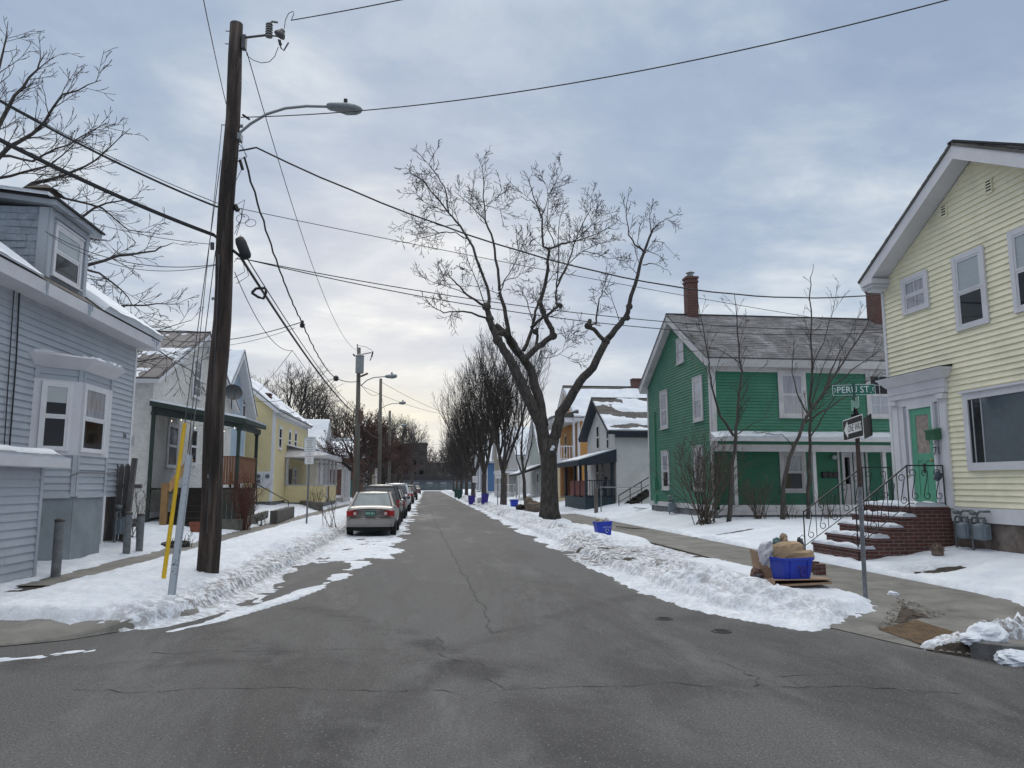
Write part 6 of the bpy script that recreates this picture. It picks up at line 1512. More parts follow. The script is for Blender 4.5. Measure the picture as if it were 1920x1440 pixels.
# the tree behind the grey-blue house: visible limbs reach right
r_ = random.Random(77); mbs = [MB(), MB()]; g3 = dict(up=.03, ang=.62, den=[0, 3.6, 3.0], wob=.12, rmin=.0085, thick=9)
TY = 25.0
mbs[0].tube([P(-70, 960, Y=TY), P(-62, 700, Y=TY), P(-60, 480, Y=TY), P(-50, 330, Y=TY)], [.5, .38, .33, .28], 10)
for pts, w0, dy in [([(-60, 480), (0, 390), (60, 345), (120, 330), (180, 300), (245, 240)], .12, 1.5), ([(-50, 350), (0, 290), (60, 250), (120, 180), (190, 150)], .10, -1.5), ([(-50, 340), (-10, 250), (30, 180), (70, 130), (85, 100)], .10, 1.0), ([(-50, 330), (-40, 230), (0, 130), (15, 40)], .1, -.5),
                    ([(-60, 560), (60, 520), (150, 500), (220, 480), (290, 470), (325, 455)], .09, -1), ([(-60, 500), (40, 440), (130, 420), (200, 380), (270, 370)], .09, .6), ([(150, 500), (200, 520), (240, 560), (265, 590)], .04, -1.2), ([(120, 505), (170, 540), (215, 600), (240, 640)], .05, .6),
                    ([(-60, 600), (80, 590), (180, 580), (270, 570), (345, 570)], .08, 1.0), ([(180, 580), (240, 610), (300, 620), (360, 600)], .03, 1.0), ([(60, 345), (120, 370), (190, 390), (240, 430), (300, 440)], .05, 1.2), ([(0, 290), (60, 300), (130, 270), (200, 230)], .05, -1.8),
                    ([(-60, 640), (60, 660), (160, 650), (260, 680), (330, 660)], .07, 2.0), ([(-20, 400), (60, 400), (140, 440), (200, 450)], .05, -.8), ([(-50, 340), (20, 330), (90, 310), (170, 250)], .06, .5), ([(260, 640), (300, 660), (350, 690), (380, 720)], .03, 1.5)]:
    limb(mbs, pts, TY, w0, .009, g3, dens=3.4, kid=(.8, 1.9), sub=2, start=.22, dy=dy, bend=dy*.3, r_=r_)
finish_tree(mbs, P(-70, 960, Y=TY), 'bare_tree', 'large bare tree spreading above the roof of the grey-blue house')
ST1 = finish_tree(spread_tree(5, 12, 5.2, 3.2, 9), (0, 0, 0), 'bare_tree', 'x', None)
lst = [(560, -13.5, 78, 1.05, 'bare spreading tree behind the butter yellow house'), (606, -14.5, 99, 1.15, 'bare tree behind the small white house'), (648, -12, 108, 1.0, 'bare tree above the brown brick building'), (520, -20, 92, 1.1, 'bare tree rising behind the roof of the butter yellow house'), (700, -9.0, 118, .9, 'bare tree far up the left side behind the poles'), (775, -5.6, 172, 1.3, 'bare tree at the far end of the left kerb before the dark block'), (760, -7.6, 162, 1.25, 'bare tree far up the left side partly hiding the dark block'), (790, -3.9, 198, 1.35, 'bare tree farthest up the left kerb by the slat fence')]
for k, (px, x, y, s, lab) in enumerate(lst):
    o = ST1 if k == 0 else copy_tree(ST1); o.location = (x, y, .2); o.rotation_euler = (0, 0, k*1.7); o.scale = (s, s, s); tag(o, lab, None, 'bare trees behind the left houses')
# dense low street trees with dried red fruit along the left kerb
r_ = random.Random(15); mbs = spread_tree(15, 8.0, 3.6, 2.2, 10, .013, (0, 4.0, 3.2, 2.2))
FT = finish_tree(mbs, (0, 0, 0), 'fruit_tree', 'x', None, twig=TWIGR)
vs = mbs[1].v; mb = MB()
for i in range(2300):
    p = Vector(r_.choice(vs)); 
    if p.z < 2.8: continue
    s = r_.uniform(.03, .06); p = p+Vector((r_.gauss(0, .05), r_.gauss(0, .05), -s))
    mb.add([p+Vector((0, 0, s)), p+Vector((s, 0, 0)), p+Vector((0, s, 0)), p+Vector((-s, 0, 0)), p+Vector((0, -s, 0)), p-Vector((0, 0, s))], [(0, 1, 2), (0, 2, 3), (0, 3, 4), (0, 4, 1), (5, 2, 1), (5, 3, 2), (5, 4, 3), (5, 1, 4)])
mb.build('dried_fruit', M('dried_red_fruit', (.075, .026, .020), .8, .5, 40), FT)
for k, (x, y, s, lab) in enumerate([(-5.6, 62, .9, 'dense low street tree with dried red fruit beside the second utility pole'), (-5.4, 73, .88, 'dense low street tree with dried red fruit, behind the parked dark SUV'), (-4.9, 86, .9, 'dense low street tree with dried red fruit, third along the left kerb'), (-4.7, 101, .95, 'dense low street tree with dried red fruit, leaning over the parked cars'), (-4.5, 118, .9, 'dense low street tree with dried red fruit, farthest up the left kerb')]):
    o = FT if k == 0 else copy_tree(FT); o.location = (x, y, .2); o.rotation_euler = (0, 0, k*2.3+.7); o.scale = (s, s, s); tag(o, lab, None, 'fruit trees along the left kerb')
# ---- wood at the far end: one mass
src = MB(); a_ = vase_tree(31, 13, 9, .7, (0, 2.0, 1.7, 1.3)); b2 = spread_tree(33, 14, 6, 4, 8, .03, (0, 1.6, 1.5, 1.2))
V, Fc = [], []
r_ = random.Random(9)
for k in range(46):
    s_ = r_.choice((a_, b2)); x = r_.uniform(-75, 75); y = r_.uniform(268, 330); s = r_.uniform(.8, 1.4); an = r_.random()*math.tau; ca, sa = math.cos(an)*s, math.sin(an)*s
    for mm_ in s_:
        b0 = len(V); V += [(x+ca*q[0]-sa*q[1], y+sa*q[0]+ca*q[1], q[2]*s) for q in mm_.v]; Fc += [tuple(i+b0 for i in f) for f in mm_.f]
me = bpy.data.meshes.new('far_woods'); me.from_pydata(V, [], Fc); me.materials.append(TWIG); o = bpy.data.objects.new('far_woods', me); COL.objects.link(o)
tag(o, 'dark bare woods closing the view behind the street end', 'woods', None, 'stuff')
# low dark ridge behind
mb = MB(); xs = np.linspace(-260, 260, 80)
for x0_, x1_ in zip(xs[:-1], xs[1:]):
    h = lambda x: 11+6*float(fbm(x, 0, .02, 4))*2+1.6*float(fbm(x, 3, .4, 3))
    mb.hexa([(x0_, 345, -1), (x1_, 345, -1), (x1_, 420, -1), (x0_, 420, -1)], [(x0_, 352, h(x0_)), (x1_, 352, h(x1_)), (x1_, 420, h(x1_)+2), (x0_, 420, h(x0_)+2)])
tag(mb.build('hill', M('wooded_hill', (.052, .050, .052), 1, .5, .35)), None, None, None, 'structure')
# ---- saplings and shrubs before the green house
def c4(*q): return [(1200+x/2.769, 480+y/2.769) for x, y in q]
g4 = dict(up=.12, ang=.55, den=[0, 3.2, 3.0], wob=.10, rmin=.0062, thick=9)
def sapling(limbs, y, label, name='young_tree', r_=random.Random(51)):
    mbs = [MB(), MB()]
    for pts, w0, w1, dy in limbs: limb(mbs, pts, y, w0, w1, g4, dens=2.8, kid=(.5, 1.6), sub=2, start=.35, dy=dy, r_=r_)
    b = P(*limbs[0][0][0], Y=y); finish_tree(mbs, b, name, label)
sapling([(c4((460, 1400), (470, 1200), (490, 1000), (510, 850), (525, 600), (505, 400), (490, 200)), .085, .01, .2), (c4((485, 930), (420, 830), (375, 700), (360, 600), (340, 440), (300, 230)), .05, .008, -.4), (c4((520, 700), (560, 640), (610, 600)), .02, .007, -.3), (c4((520, 560), (440, 500), (330, 470), (220, 430)), .02, .006, .3), (c4((500, 930), (580, 870), (700, 820)), .018, .006, -.4)], 24.8, 'slim bare young tree before the corner of the green house')
sapling([(c4((738, 1400), (742, 1200), (775, 1050), (850, 870), (960, 690), (1050, 560), (1170, 370), (1220, 260)), .085, .012, -.3), (c4((960, 690), (1010, 560), (1080, 420), (1150, 290)), .04, .008, .5), (c4((850, 870), (990, 780), (1130, 690), (1260, 600)), .035, .007, -.5), (c4((960, 700), (1100, 600), (1270, 470)), .03, .007, -.4), (c4((800, 1000), (740, 930), (640, 920), (560, 900)), .02, .006, -.5), (c4((880, 830), (810, 700), (790, 560), (800, 420)), .03, .007, .4)], 24.6, 'bare young tree with several leaning stems before the green porch')
sapling([(c4((872, 1400), (878, 1200), (880, 1050), (885, 850), (890, 560), (888, 350), (885, 150), (900, 40)), .075, .007, .3), (c4((880, 950), (940, 850), (1010, 740), (1090, 640)), .03, .007, -.4), (c4((888, 600), (950, 450), (1000, 300), (1030, 130)), .025, .006, .4), (c4((885, 800), (940, 620), (1010, 420)), .025, .006, -.3)], 24.9, 'straight bare young tree before the green porch, next to the street sign')
def bush(px, py, y, n, spread, H, label, mat=TWIG, name='shrub', seed=1, sub=1, kid=(.3, .8), dens=2.4, r0=.014):
    r_ = random.Random(seed); mbs = [MB(), MB()]; b = P(px, py, Y=y); b.z = snow_h(b.x, b.y)-.05; g = dict(up=.05, ang=.5, den=[0, 3.0, 2.4, 2.2], wob=.10, rmin=.0045, thick=9)
    for i in range(n):
        a = r_.random()*math.tau; s = spread*math.sqrt(r_.random()); d = Vector((math.cos(a)*s, math.sin(a)*s*.6, 1)).normalized()
        shoot([mbs[1], mbs[1]], b+Vector((r_.gauss(0, .12), r_.gauss(0, .1), 0)), d, H*r_.uniform(.55, 1), r0*r_.uniform(.6, 1.3), sub+1, g, r_, .3)
    o = mbs[1].build(name, mat, None, loc=b); tag(o, label, 'shrub'); return o
SHR = M('shrub_stem', (.072, .058, .045), .9, .4, 6)
bush(1322, 985, 25.2, 44, .8, 3.0, 'large bare multi stemmed shrub at the corner of the green house', SHR, seed=3, sub=2, kid=(.3, .8), r0=.022)
bush(1424, 985, 25.2, 34, .6, 1.5, 'low bare shrub before the green porch floor', SHR, seed=5, sub=2)
bush(1478, 985, 25.6, 14, .5, .9, 'small bare shrub under the porch window of the green house', SHR, seed=6)
bush(1555, 975, 25.0, 12, .5, 1.1, 'thin bare shrub between the green porch and the brick steps', SHR, seed=8)
bush(456, 978, 27.6, 60, .28, 1.75, 'dried red brown climber against the porch skirt of the white brick house', M('dry_red_leaf', (.105, .042, .03), .9, .5, 14), 'climber', 9, 1, r0=.01)
bush(622, 972, 27.0, 9, .45, 1.2, 'sparse dry stalks sticking out of the left snow bank', SHR, 'dry_stalks', 12, 0)
bush(487, 968, 30.5, 16, .6, .6, 'withered bush on the snowy slope below the handrail', DKW, 'shrub', 13)
bush(345, 1000, 20.5, 16, .7, .45, 'withered plant in the snow by the old tyre', DKW, 'shrub', 14)
bush(590, 940, 50.5, 20, .5, 1.3, 'dry brown shrub in front of the butter yellow porch', M('dry_leaf', (.12, .075, .045), .9, .4, 12), 'shrub', 15)
bush(262, 930, 21.5, 8, .6, 1.6, 'thin bare shrub behind the picket fence', SHR, 'shrub', 16)
# ================================================================== utility poles and cables
POLE = None
m_, nt_, b_ = newmat('creosote_pole'); co = coord(nt_, 'World')
o_ = ramp(nt_, noise(nt_, co, 9, 6, .7, .4, (1, 1, .06)), [(.34, (.009, .007, .007)), (.5, (.034, .025, .021)), (.64, (.12, .092, .078))])
o_ = mix(nt_, ramp(nt_, noise(nt_, co, 2.2, 5, .7, .3, (1, 1, .3)), [(.5, 0.), (.72, .6)]), o_, (.085, .055, .045))
nt_.links.new(o_, b_.inputs['Base Color']); b_.inputs['Roughness'].default_value = .9; bump(nt_, b_, noise(nt_, co, 22, 5, .7, .2, (1, 1, .05)), .9, .02)
POLE = m_; POLEG = M('grey_pole_wood', (.125, .115, .10), .9, .3, 9, bmp=.5, stretch=(1, 1, .08))
GALV = M('lamp_grey', (.21, .23, .24), .45, .12, 5, metal=.3); BLK = M('black_cable', (.012, .012, .013), .6); HW = M('hardware', (.07, .07, .075), .5, .3, 9, metal=.4); PORC = M('grey_porcelain', (.10, .11, .115), .3, .15, 9)
def proj(p):
    v = p-CAM; z = v.dot(_f); return 960+FPX*v.dot(_r)/z, 720-FPX*v.dot(_u)/z
PY_ = 13.3
b0 = P(388, 1078, Y=PY_); top = P(445, 44, Y=PY_)
t = thing('utility_pole', (b0.x, b0.y, .15), 'tall dark wooden utility pole with street lamp in the near left snow bank', 'utility pole'); UP = t
mb = MB(); n = 16; pts = [b0.lerp(top, i/n)+Vector((.02*math.sin(i*1.1), .02*math.cos(i*.8), 0)) for i in range(n+1)]; pts[0] = b0-Vector((0, 0, .4)); mb.tube(pts, [.180-.062*i/n+.004*math.sin(i*2.3) for i in range(n+1)], 16); mb.build('pole', POLE, t, smooth=True)
def pp(px, py, dy=0): return P(px, py, Y=PY_+dy)
# lamp arm and head
mb = MB(); arm = [pp(447, 262), pp(452, 247), pp(470, 232), pp(500, 214), pp(535, 203), pp(575, 199), pp(617, 200)]; mb.tube(arm, .026, 8); mb.tube([pp(440, 238), pp(456, 236)], .03, 6); mb.box(pp(448, 258), (.1, .16, .13)); mb.build('lamp_arm', GALV, t, smooth=False)
mb = MB(); c0, c1_ = pp(613, 199), pp(680, 206); ax_ = (c1_-c0); Lh = ax_.length; ax_.normalize(); st_ = []
for s, hz, hw in ((0, .05, .07), (.08, .085, .10), (.3, .095, .13), (.55, .10, .16), (.8, .085, .14), (.94, .05, .09), (1, .01, .02)):
    c = c0+ax_*(Lh*s); st_.append([c+Vector((0, 0, 1))*(hz*math.sin(k*math.tau/12)*(1.15 if math.sin(k*math.tau/12) < 0 and s > .3 else .75))+Vector((0, 1, 0))*hw*math.cos(k*math.tau/12) for k in range(12)])
mb.add([q for r_ in st_ for q in r_], [(i*12+k, i*12+(k+1) % 12, (i+1)*12+(k+1) % 12, (i+1)*12+k) for i in range(6) for k in range(12)]+[tuple(range(12))[::-1]]); lh = mb.build('lamp_head', GALV, t, smooth=True)
mb = MB(); p = pp(648, 191); mb.cyl(p, .036, p.z-.03, p.z+.05, 10); mb.build('photocell', BLK, lh)
# top bracket, insulator, fuse cutout
mb = MB(); mb.tube([pp(455, 71), pp(498, 66)], .022, 8); mb.box(pp(458, 80), (.07, .12, .26)); mb.tube([pp(498, 66), pp(520, 68), pp(527, 72)], .014, 6); mb.build('bracket_arm', HW, t)
mb = MB(); p0, p1 = pp(504, 70), pp(505, 38); pr_ = []
for k in range(6): z = k*.2/6; pr_ += [(.035, z*1.4), (.068, z*1.4+.012), (.062, z*1.4+.03), (.035, z*1.4+.036)]
mb.lathe(p0, pr_, 14); mb.tube([p0+Vector((0, 0, .27)), p0+Vector((.05, 0, .32)), p0+Vector((.15, 0, .31))], .02, 6); mb.build('insulator', PORC, t)
mb = MB(); q = pp(527, 62); rt = Matrix.Rotation(.5, 3, 'Y'); mb.lathe((0, 0, 0), [(.11, -.06), (.10, -.02), (.06, .03), (.045, .07), (.001, .09)], 12); mb.v = [tuple(q+rt @ Vector(v)) for v in mb.v]
mb.tube([pp(522, 74), pp(527, 90), pp(532, 95), pp(541, 80)], .014, 6); mb.tube([pp(524, 76), pp(526, 84)], .032, 6); mb.build('fuse_cutout', HW, t)
mb = MB(); mb.tube([pp(533, 54), pp(535, 38), pp(541, 25), pp(550, 21), pp(551, 26), pp(546, 38)], .007, 5); mb.build('jumper_wire', BLK, t); mb = MB(); mb.tube([pp(461, 95), pp(464, 105), pp(475, 113), pp(490, 118), pp(505, 116), pp(515, 106), pp(522, 88)], .007, 5); mb.build('jumper_wire', BLK, t)
mb = MB()
for px, py in ((423, 58), (422, 82), (415, 234), (408, 420), (400, 560)): mb.tube([pp(px+12, py+1), pp(px, py)], .009, 5)
mb.build('pole_step', HW, t)
# cluttered cable hardware
mb = MB()
for (a, b, r_) in (((455, 215), (468, 224), .02), ((450, 300), (455, 318), .03), ((440, 385), (446, 395), .05)): mb.tube([pp(*a), pp(*b)], r_, 6)
mb.build('cable_bracket', BLK, t); mb = MB()
for k in range(9):
    r_ = rt_; x0 = 446+r_.uniform(-3, 6); y0 = r_.choice((262, 285, 300, 385, 395, 405, 450, 470, 485)); mb.tube([pp(x0-6, y0, -.1), pp(x0+r_.uniform(2, 14), y0+r_.uniform(-12, 14), -.15), pp(x0+r_.uniform(0, 16), y0+r_.uniform(8, 34), -.12), pp(x0-8, y0+r_.uniform(30, 55), -.1)], .006, 4)
for c, r_ in (((470, 418), 10), ((455, 410), 12)): mb.tube([pp(c[0]+r_*math.cos(a)*1.0, c[1]+r_*.7*math.sin(a)) for a in [k*math.tau/14 for k in range(15)]], .005, 4)
mb.build('loose_wire', BLK, t)
mb = MB(); a, b = pp(449, 447, -.16), pp(463, 484, -.16); d = (b-a).normalized(); mb.tube([a-d*.02, a, a.lerp(b, .2), a.lerp(b, .85), b, b+d*.02], [.02, .075, .095, .095, .07, .02], 10); mb.build('splice_case', BLK, t, smooth=True)
mb = MB(); mb.tube([pp(398, 455, -.1), pp(398, 468, -.1)], .035, 8); mb.tube([pp(411, 478, -.15), pp(410, 500, -.15)], .022, 8); mb.tube([pp(411, 480, -.16), pp(388, 1000, -.18)], .009, 5); mb.build('conduit', HW, t)
# tags nailed low on the pole
mb = MB(); mb.box(pp(392, 893, -.17), (.05, .012, .05)); mb.box(pp(399, 560, -.15), (.04, .012, .05)); mb.build('pole_tag', GALV, t)
# ---- cables
CABN = {}
def cable(name, label, pts, rad, sag=0, group='overhead cables', seg=26, wav=0):
    "pts: (px, py, Y) supports; hangs between them"
    P3 = [P(px, py, Y=y) if not isinstance(px, Vector) else px for px, py, y in pts]
    mb = MB(); path = []
    for a, b, s in zip(P3[:-1], P3[1:], sag if isinstance(sag, (list, tuple)) else [sag]*len(P3)):
        for i in range(seg): 
            u = i/seg; path.append(a.lerp(b, u)-Vector((0, 0, 4*s*u*(1-u)))+Vector((wav*math.sin(i*2.4), 0, wav*math.cos(i*2.1))))
    path.append(P3[-1]); mb.tube(path, rad, 5)
    o = mb.build(name, BLK, None, loc=P3[0]); tag(o, label, 'cable', group); return path
w = .0085
p2 = (672, 43.0)
cable('power_line', 'power line from the top insulator of the near pole up out of the frame', [(546, 38, PY_), (1150, -90, 8.5)], w*1.2, .05)
cable('power_line', 'long power line sweeping from behind the street lamp to the top right of the photo', [(452, 220, PY_), (2000, -62, 7.4)], w*1.1, .42)
cable('span_wire', 'thin wire running from the near pole up to the top left of the photo', [(424, 195, PY_), (352, -150, 7.0)], w*.8, .05)
cable('power_line', 'thin primary wire from the near pole top down to the second pole top', [(463, 98, PY_), (670, 657, 43)], w, 1.2)
tri = cable('service_cable', 'thick twisted black cable from the near pole to the second pole', [(458, 296, PY_), (567, 606, 22.5), (630, 709, 35), (674, 714, 43)], w*2.3, [.25, .25, .12], wav=.012)
cable('telephone_cable', 'thickest black telephone cable sloping from the near pole to the second pole', [(400, 440, PY_), (450, 480, PY_), (670, 778, 43)], w*3.2, [.0, .35])
cable('telephone_cable', 'thin cable just above the thick telephone cable beyond the near pole', [(462, 482, PY_), (672, 770, 43)], w*1.3, .38)
cable('telephone_cable', 'thin cable dipping lowest beside the thick telephone cable', [(440, 510, PY_), (548, 657, 22), (672, 790, 43)], w*.9, [.4, .3])
cable('service_drop', 'wavy dark service cable crossing the street to the top corner of the yellow house', [(448, 283, PY_), (480, 277, PY_+.1), (1664, 551, 17.05)], w*1.9, [0, 1.0], wav=.006)
cable('telephone_cable', 'thin wire from mid pole height to the yellow house corner, highest of three', [(445, 390, PY_), (1666, 618, 17.2)], w*.8, .10)
cable('telephone_cable', 'upper of the twin cables crossing the street in front of the green roof', [(460, 486, PY_), (1666, 618, 17.25)], w*1.1, .38)
cable('telephone_cable', 'lower of the twin cables crossing the street in front of the green roof', [(460, 486, PY_), (1666, 622, 17.3)], w*1.1, .52)
cable('telephone_cable', 'thickest black cable entering at the left edge to the near pole', [(400, 440, PY_), (-160, 178, 10.0)], w*4, .10)
cable('service_cable', 'upper black cable entering at the left edge to the near pole', [(440, 393, PY_), (405, 387, PY_), (-160, 96, 10.0)], w*2.2, [0, .12])
cable('telephone_cable', 'thin wire entering at the left edge above the other cables to the near pole', [(432, 390, PY_), (-100, 130, 11)], w*.8, .12)
cable('service_drop', 'thin drop wire from the near pole to the dormer of the grey-blue house', [(396, 458, PY_), (100, 395, 15.2)], w*.7, .1)
cable('service_drop', 'low drop wire from the near pole to the dormer window corner', [(405, 496, PY_), (85, 434, 14.9)], w*.9, .28)
cable('service_drop', 'second low drop wire beside it to the grey-blue house', [(405, 497, PY_), (92, 440, 14.95)], w*.7, .35)
cable('service_drop', 'cable drooping from the splice over the street to the roof of the white brick house', [(565, 604, 22.3), (290, 633, 31)], w*1.6, .35)
cable('service_drop', 'thin second cable drooping to the roof of the white brick house', [(552, 615, 22.0), (285, 640, 31)], w*.9, .40)
cable('service_drop', 'short drop wire slanting down to the light blue gable', [(548, 657, 22), (470, 748, 41)], w*1.0, .1)
cable('service_drop', 'upper drop cable from beside the second pole to the light blue house', [(628, 708, 34.5), (478, 752, 44)], w*1.6, .4)
cable('service_drop', 'lower drop cable from beside the second pole to the butter yellow house', [(630, 709, 34.5), (520, 775, 48)], w*1.6, .55)
cable('power_line', 'wire from the second pole to the third pole', [(674, 716, 43), (714, 735, 60), (731, 788, 78)], w*1.5, .5)
cable('power_line', 'cable from the second pole crossing the street to the right tree row', [(674, 722, 43), (880, 780, 72)], w*1.4, .5)
cable('power_line', 'cable from the third pole crossing the street to the right tree row', [(713, 715, 60), (900, 790, 95)], w*1.8, .6)
cable('telephone_cable', 'thick low cable from the second pole up the left side', [(671, 780, 43), (713, 820, 60), (731, 845, 78)], w*3, .4)
# connectors on the thick twisted cable
mb = MB()
for px, py, y in ((567, 606, 22.5),):
    p = P(px, py, Y=y); mb.lathe(p, [(.03, -.14), (.07, -.12), (.075, -.02), (.04, .0), (.05, .05), (.02, .09)], 10)
tag(mb.build('cable_clamp', BLK, loc=p), 'black clamp hanging on the twisted cable between the first poles', 'cable clamp')
p = P(630, 709, Y=35); mb = MB(); mb.lathe(p, [(.05, -.14), (.12, -.1), (.12, .06), (.04, .12)], 9); tag(mb.build('cable_clamp', BLK, loc=p), 'black clamp on the twisted cable near the second pole', 'cable clamp')
# slack loop on the thick cable (snowshoe)
q = P(485, 546, Y=15.0); mb = MB(); pts = [(472, 549), (480, 541), (497, 540), (499, 548), (494, 560), (484, 557), (472, 549)]
mb.tube([P(a, b, Y=15) for a, b in pts], .028, 6); tag(mb.build('cable_loop', BLK, loc=q), 'triangular black slack cable loop on the thick telephone cable', 'cable loop')
# ---- guys
def guy(bpx, bpy_, bz, tpx, tpy, yrow, name, label, col, rg, flat):
    B = P(bpx, bpy_, Z=bz); B.z = snow_h(B.x, B.y)-.06; T = P(tpx, tpy, Y=PY_); t = thing(name, B, label, 'guy wire')
    mb = MB(); mb.tube([B, T], .008, 5); mb.build('wire', HW, t)
    k = 0
    while proj(B.lerp(T, k))[1] > yrow: k += .002
    E = B.lerp(T, k); mb = MB(); d = (E-B).normalized()
    if flat:
        rt = Matrix((Vector((1, 0, 0))-d*d.x, d.cross(Vector((1, 0, 0))-d*d.x), d)).transposed(); s0 = d.cross(Vector((0, -1, 0))).normalized(); n0 = s0.cross(d)
        for s in (-1, 1):
            mb.hexa([B+s0*s*rg, B+s0*s*(rg-.008), B+s0*s*(rg-.008)+n0*.05, B+s0*s*rg+n0*.05], [E+s0*s*rg, E+s0*s*(rg-.008), E+s0*s*(rg-.008)+n0*.05, E+s0*s*rg+n0*.05])
        mb.hexa([B-s0*rg, B+s0*rg, B+s0*rg-n0*.006, B-s0*rg-n0*.006], [E-s0*rg, E+s0*rg, E+s0*rg-n0*.006, E-s0*rg-n0*.006]); mb.hexa([B-s0*rg*.98+n0*.05, B+s0*rg*.98+n0*.05, B+s0*rg*.98+n0*.044, B-s0*rg*.98+n0*.044], [E-s0*rg*.98+n0*.05, E+s0*rg*.98+n0*.05, E+s0*rg*.98+n0*.044, E-s0*rg*.98+n0*.044])
    else: mb.tube([B, B.lerp(E, .5), E], [rg*1.1, rg, rg], 10)
    mb.build('guard', col, t); return t
m_, nt_, b_ = newmat('peeling_grey'); co = coord(nt_, 'World')
nt_.links.new(mix(nt_, ramp(nt_, noise(nt_, co, 14, 5, .7, .3, (1, 1, 1.6)), [(.60, 0.), (.66, 1.)]), (.30, .34, .38), (.02, .02, .022)), b_.inputs['Base Color']); b_.inputs['Roughness'].default_value = .6
guy(306, 1086, .33, 414, 300, 795, 'guy_wire', 'guy wire with a bright yellow plastic guard beside the utility pole', M('yellow_plastic', (.62, .40, .012), .45, .1, 5), .030, False)
guy(323, 1104, .33, 404, 470, 856, 'guy_wire', 'guy wire with a peeling grey metal guard before the utility pole', m_, .045, True)
cable('guy_strand', 'thin strand running down from the pole to the top of the grey guard', [(416, 235, PY_), (352, 850, 10.9)], w*.7, 0)
# ---- farther poles
def far_pole(px_b, px_t, py_t, Y, x_lab, lamp=None, transformer=False, r_=.16, mat=POLEG):
    T = P(px_t, py_t, Y=Y); B = P(px_b, 930, Y=Y); B.z = .1; t = thing('utility_pole', B, x_lab, 'utility pole', None)
    mb = MB(); mb.tube([B-Vector((0, 0, .4)), B.lerp(T, .5), T], [r_, r_*.85, r_*.65], 12); mb.build('pole', mat, t, smooth=True)
    if lamp:
        mb = MB(); q = [P(px, py, Y=Y) for px, py in lamp]; mb.tube(q[:-1], .03, 6); mb.build('lamp_arm', GALV, t)
        mb = MB(); a, b = q[-2], q[-1]; mb.tube([a, a.lerp(b, .15), a.lerp(b, .6), a.lerp(b, .92), b], [.06, .1, .15, .1, .02], 10); h = mb.build('lamp_head', GALV, t, smooth=True); mb = MB(); c = a.lerp(b, .55); mb.cyl(c, .05, c.z+.1, c.z+.22, 8); mb.build('photocell', BLK, h)
    if transformer:
        c = P(674, 700, Y=Y-.35); z1 = P(674, 667, Y=Y-.35).z; mb = MB(); mb.lathe((c.x, c.y, 0), [(.2, c.z), (.235, c.z+.04), (.235, z1-.06), (.25, z1-.05), (.25, z1), (.12, z1+.1)], 16); mb.build('transformer', M('transformer_grey', (.22, .235, .24), .5, .1), t, smooth=False)
        mb = MB(); mb.tube([P(676, 665, Y=Y), P(696, 661, Y=Y)], .03, 6); mb.tube([P(699, 659, Y=Y), P(697, 669, Y=Y)], .05, 6); mb.tube([P(697, 668, Y=Y), P(694, 676, Y=Y)], .03, 6); mb.tube([P(670, 655, Y=Y), P(670, 645, Y=Y)], .03, 6); mb.tube([P(662, 664, Y=Y), P(666, 668, Y=Y)], .05, 6); mb.build('fuse_cutout', HW, t)
        mb = MB(); mb.tube([P(671, 648, Y=Y), P(685, 650, Y=Y), P(698, 657, Y=Y)], .012, 4); mb.tube([P(690, 700, Y=Y), P(676, 706, Y=Y)], .06, 6); mb.tube([P(667, 820, Y=Y), P(664, 935, Y=Y)], .1, 8); mb.tube([P(676, 790, Y=Y), P(676, 770, Y=Y)], .16, 8); mb.build('riser', M('brown_riser', (.12, .075, .055), .8, .2), t)
    return t
far_pole(669, 673, 652, 43.0, 'second utility pole, carrying a grey transformer and a street lamp', [(677, 723), (688, 713), (700, 708), (722, 706), (745, 705)], True)
far_pole(711, 714, 710, 60.0, 'third utility pole with a street lamp, just right of the transformer pole', [(715, 766), (724, 760), (735, 757), (748, 756), (761, 755)], r_=.17)
far_pole(730, 731, 770, 78.0, 'fourth utility pole rising over the fruit trees on the left', [(732, 805), (742, 800), (752, 798), (764, 797)], r_=.18)
far_pole(741, 742, 812, 104.0, 'fifth utility pole far up the left kerb', [(743, 835), (750, 832), (757, 831), (767, 830)], r_=.18)
# ================================================================== parked cars (seen from behind, nose up the street)
def carpaint(name, col):
    m, nt, b = newmat(name); co = coord(nt, 'World')
    nt.links.new(mix(nt, ramp(nt, noise(nt, co, 3, 5, .7), [(.45, 0.), (.8, .5)]), col, (.22, .21, .20)), b.inputs['Base Color'])
    b.inputs['Metallic'].default_value = .35; b.inputs['Roughness'].default_value = .38; b.inputs['Coat Weight'].default_value = .5; return m
CGLASS = glass_mat('car_glass', (.012, .015, .017), .03, 1.9); CGLASSP = glass_mat('frosted_car_glass', (.13, .17, .18), .12, 1.6)
RED = M('tail_red', (.30, .012, .012), .2, .15, 12); CLR = M('lens_clear', (.42, .34, .33), .15, .1); TYR = M('rubber', (.012, .012, .013), .8, .3, 9); RIM = M('rim_grey', (.20, .20, .21), .4, .2, 9, metal=.6); UND = M('underbody', (.008, .008, .008), .9)
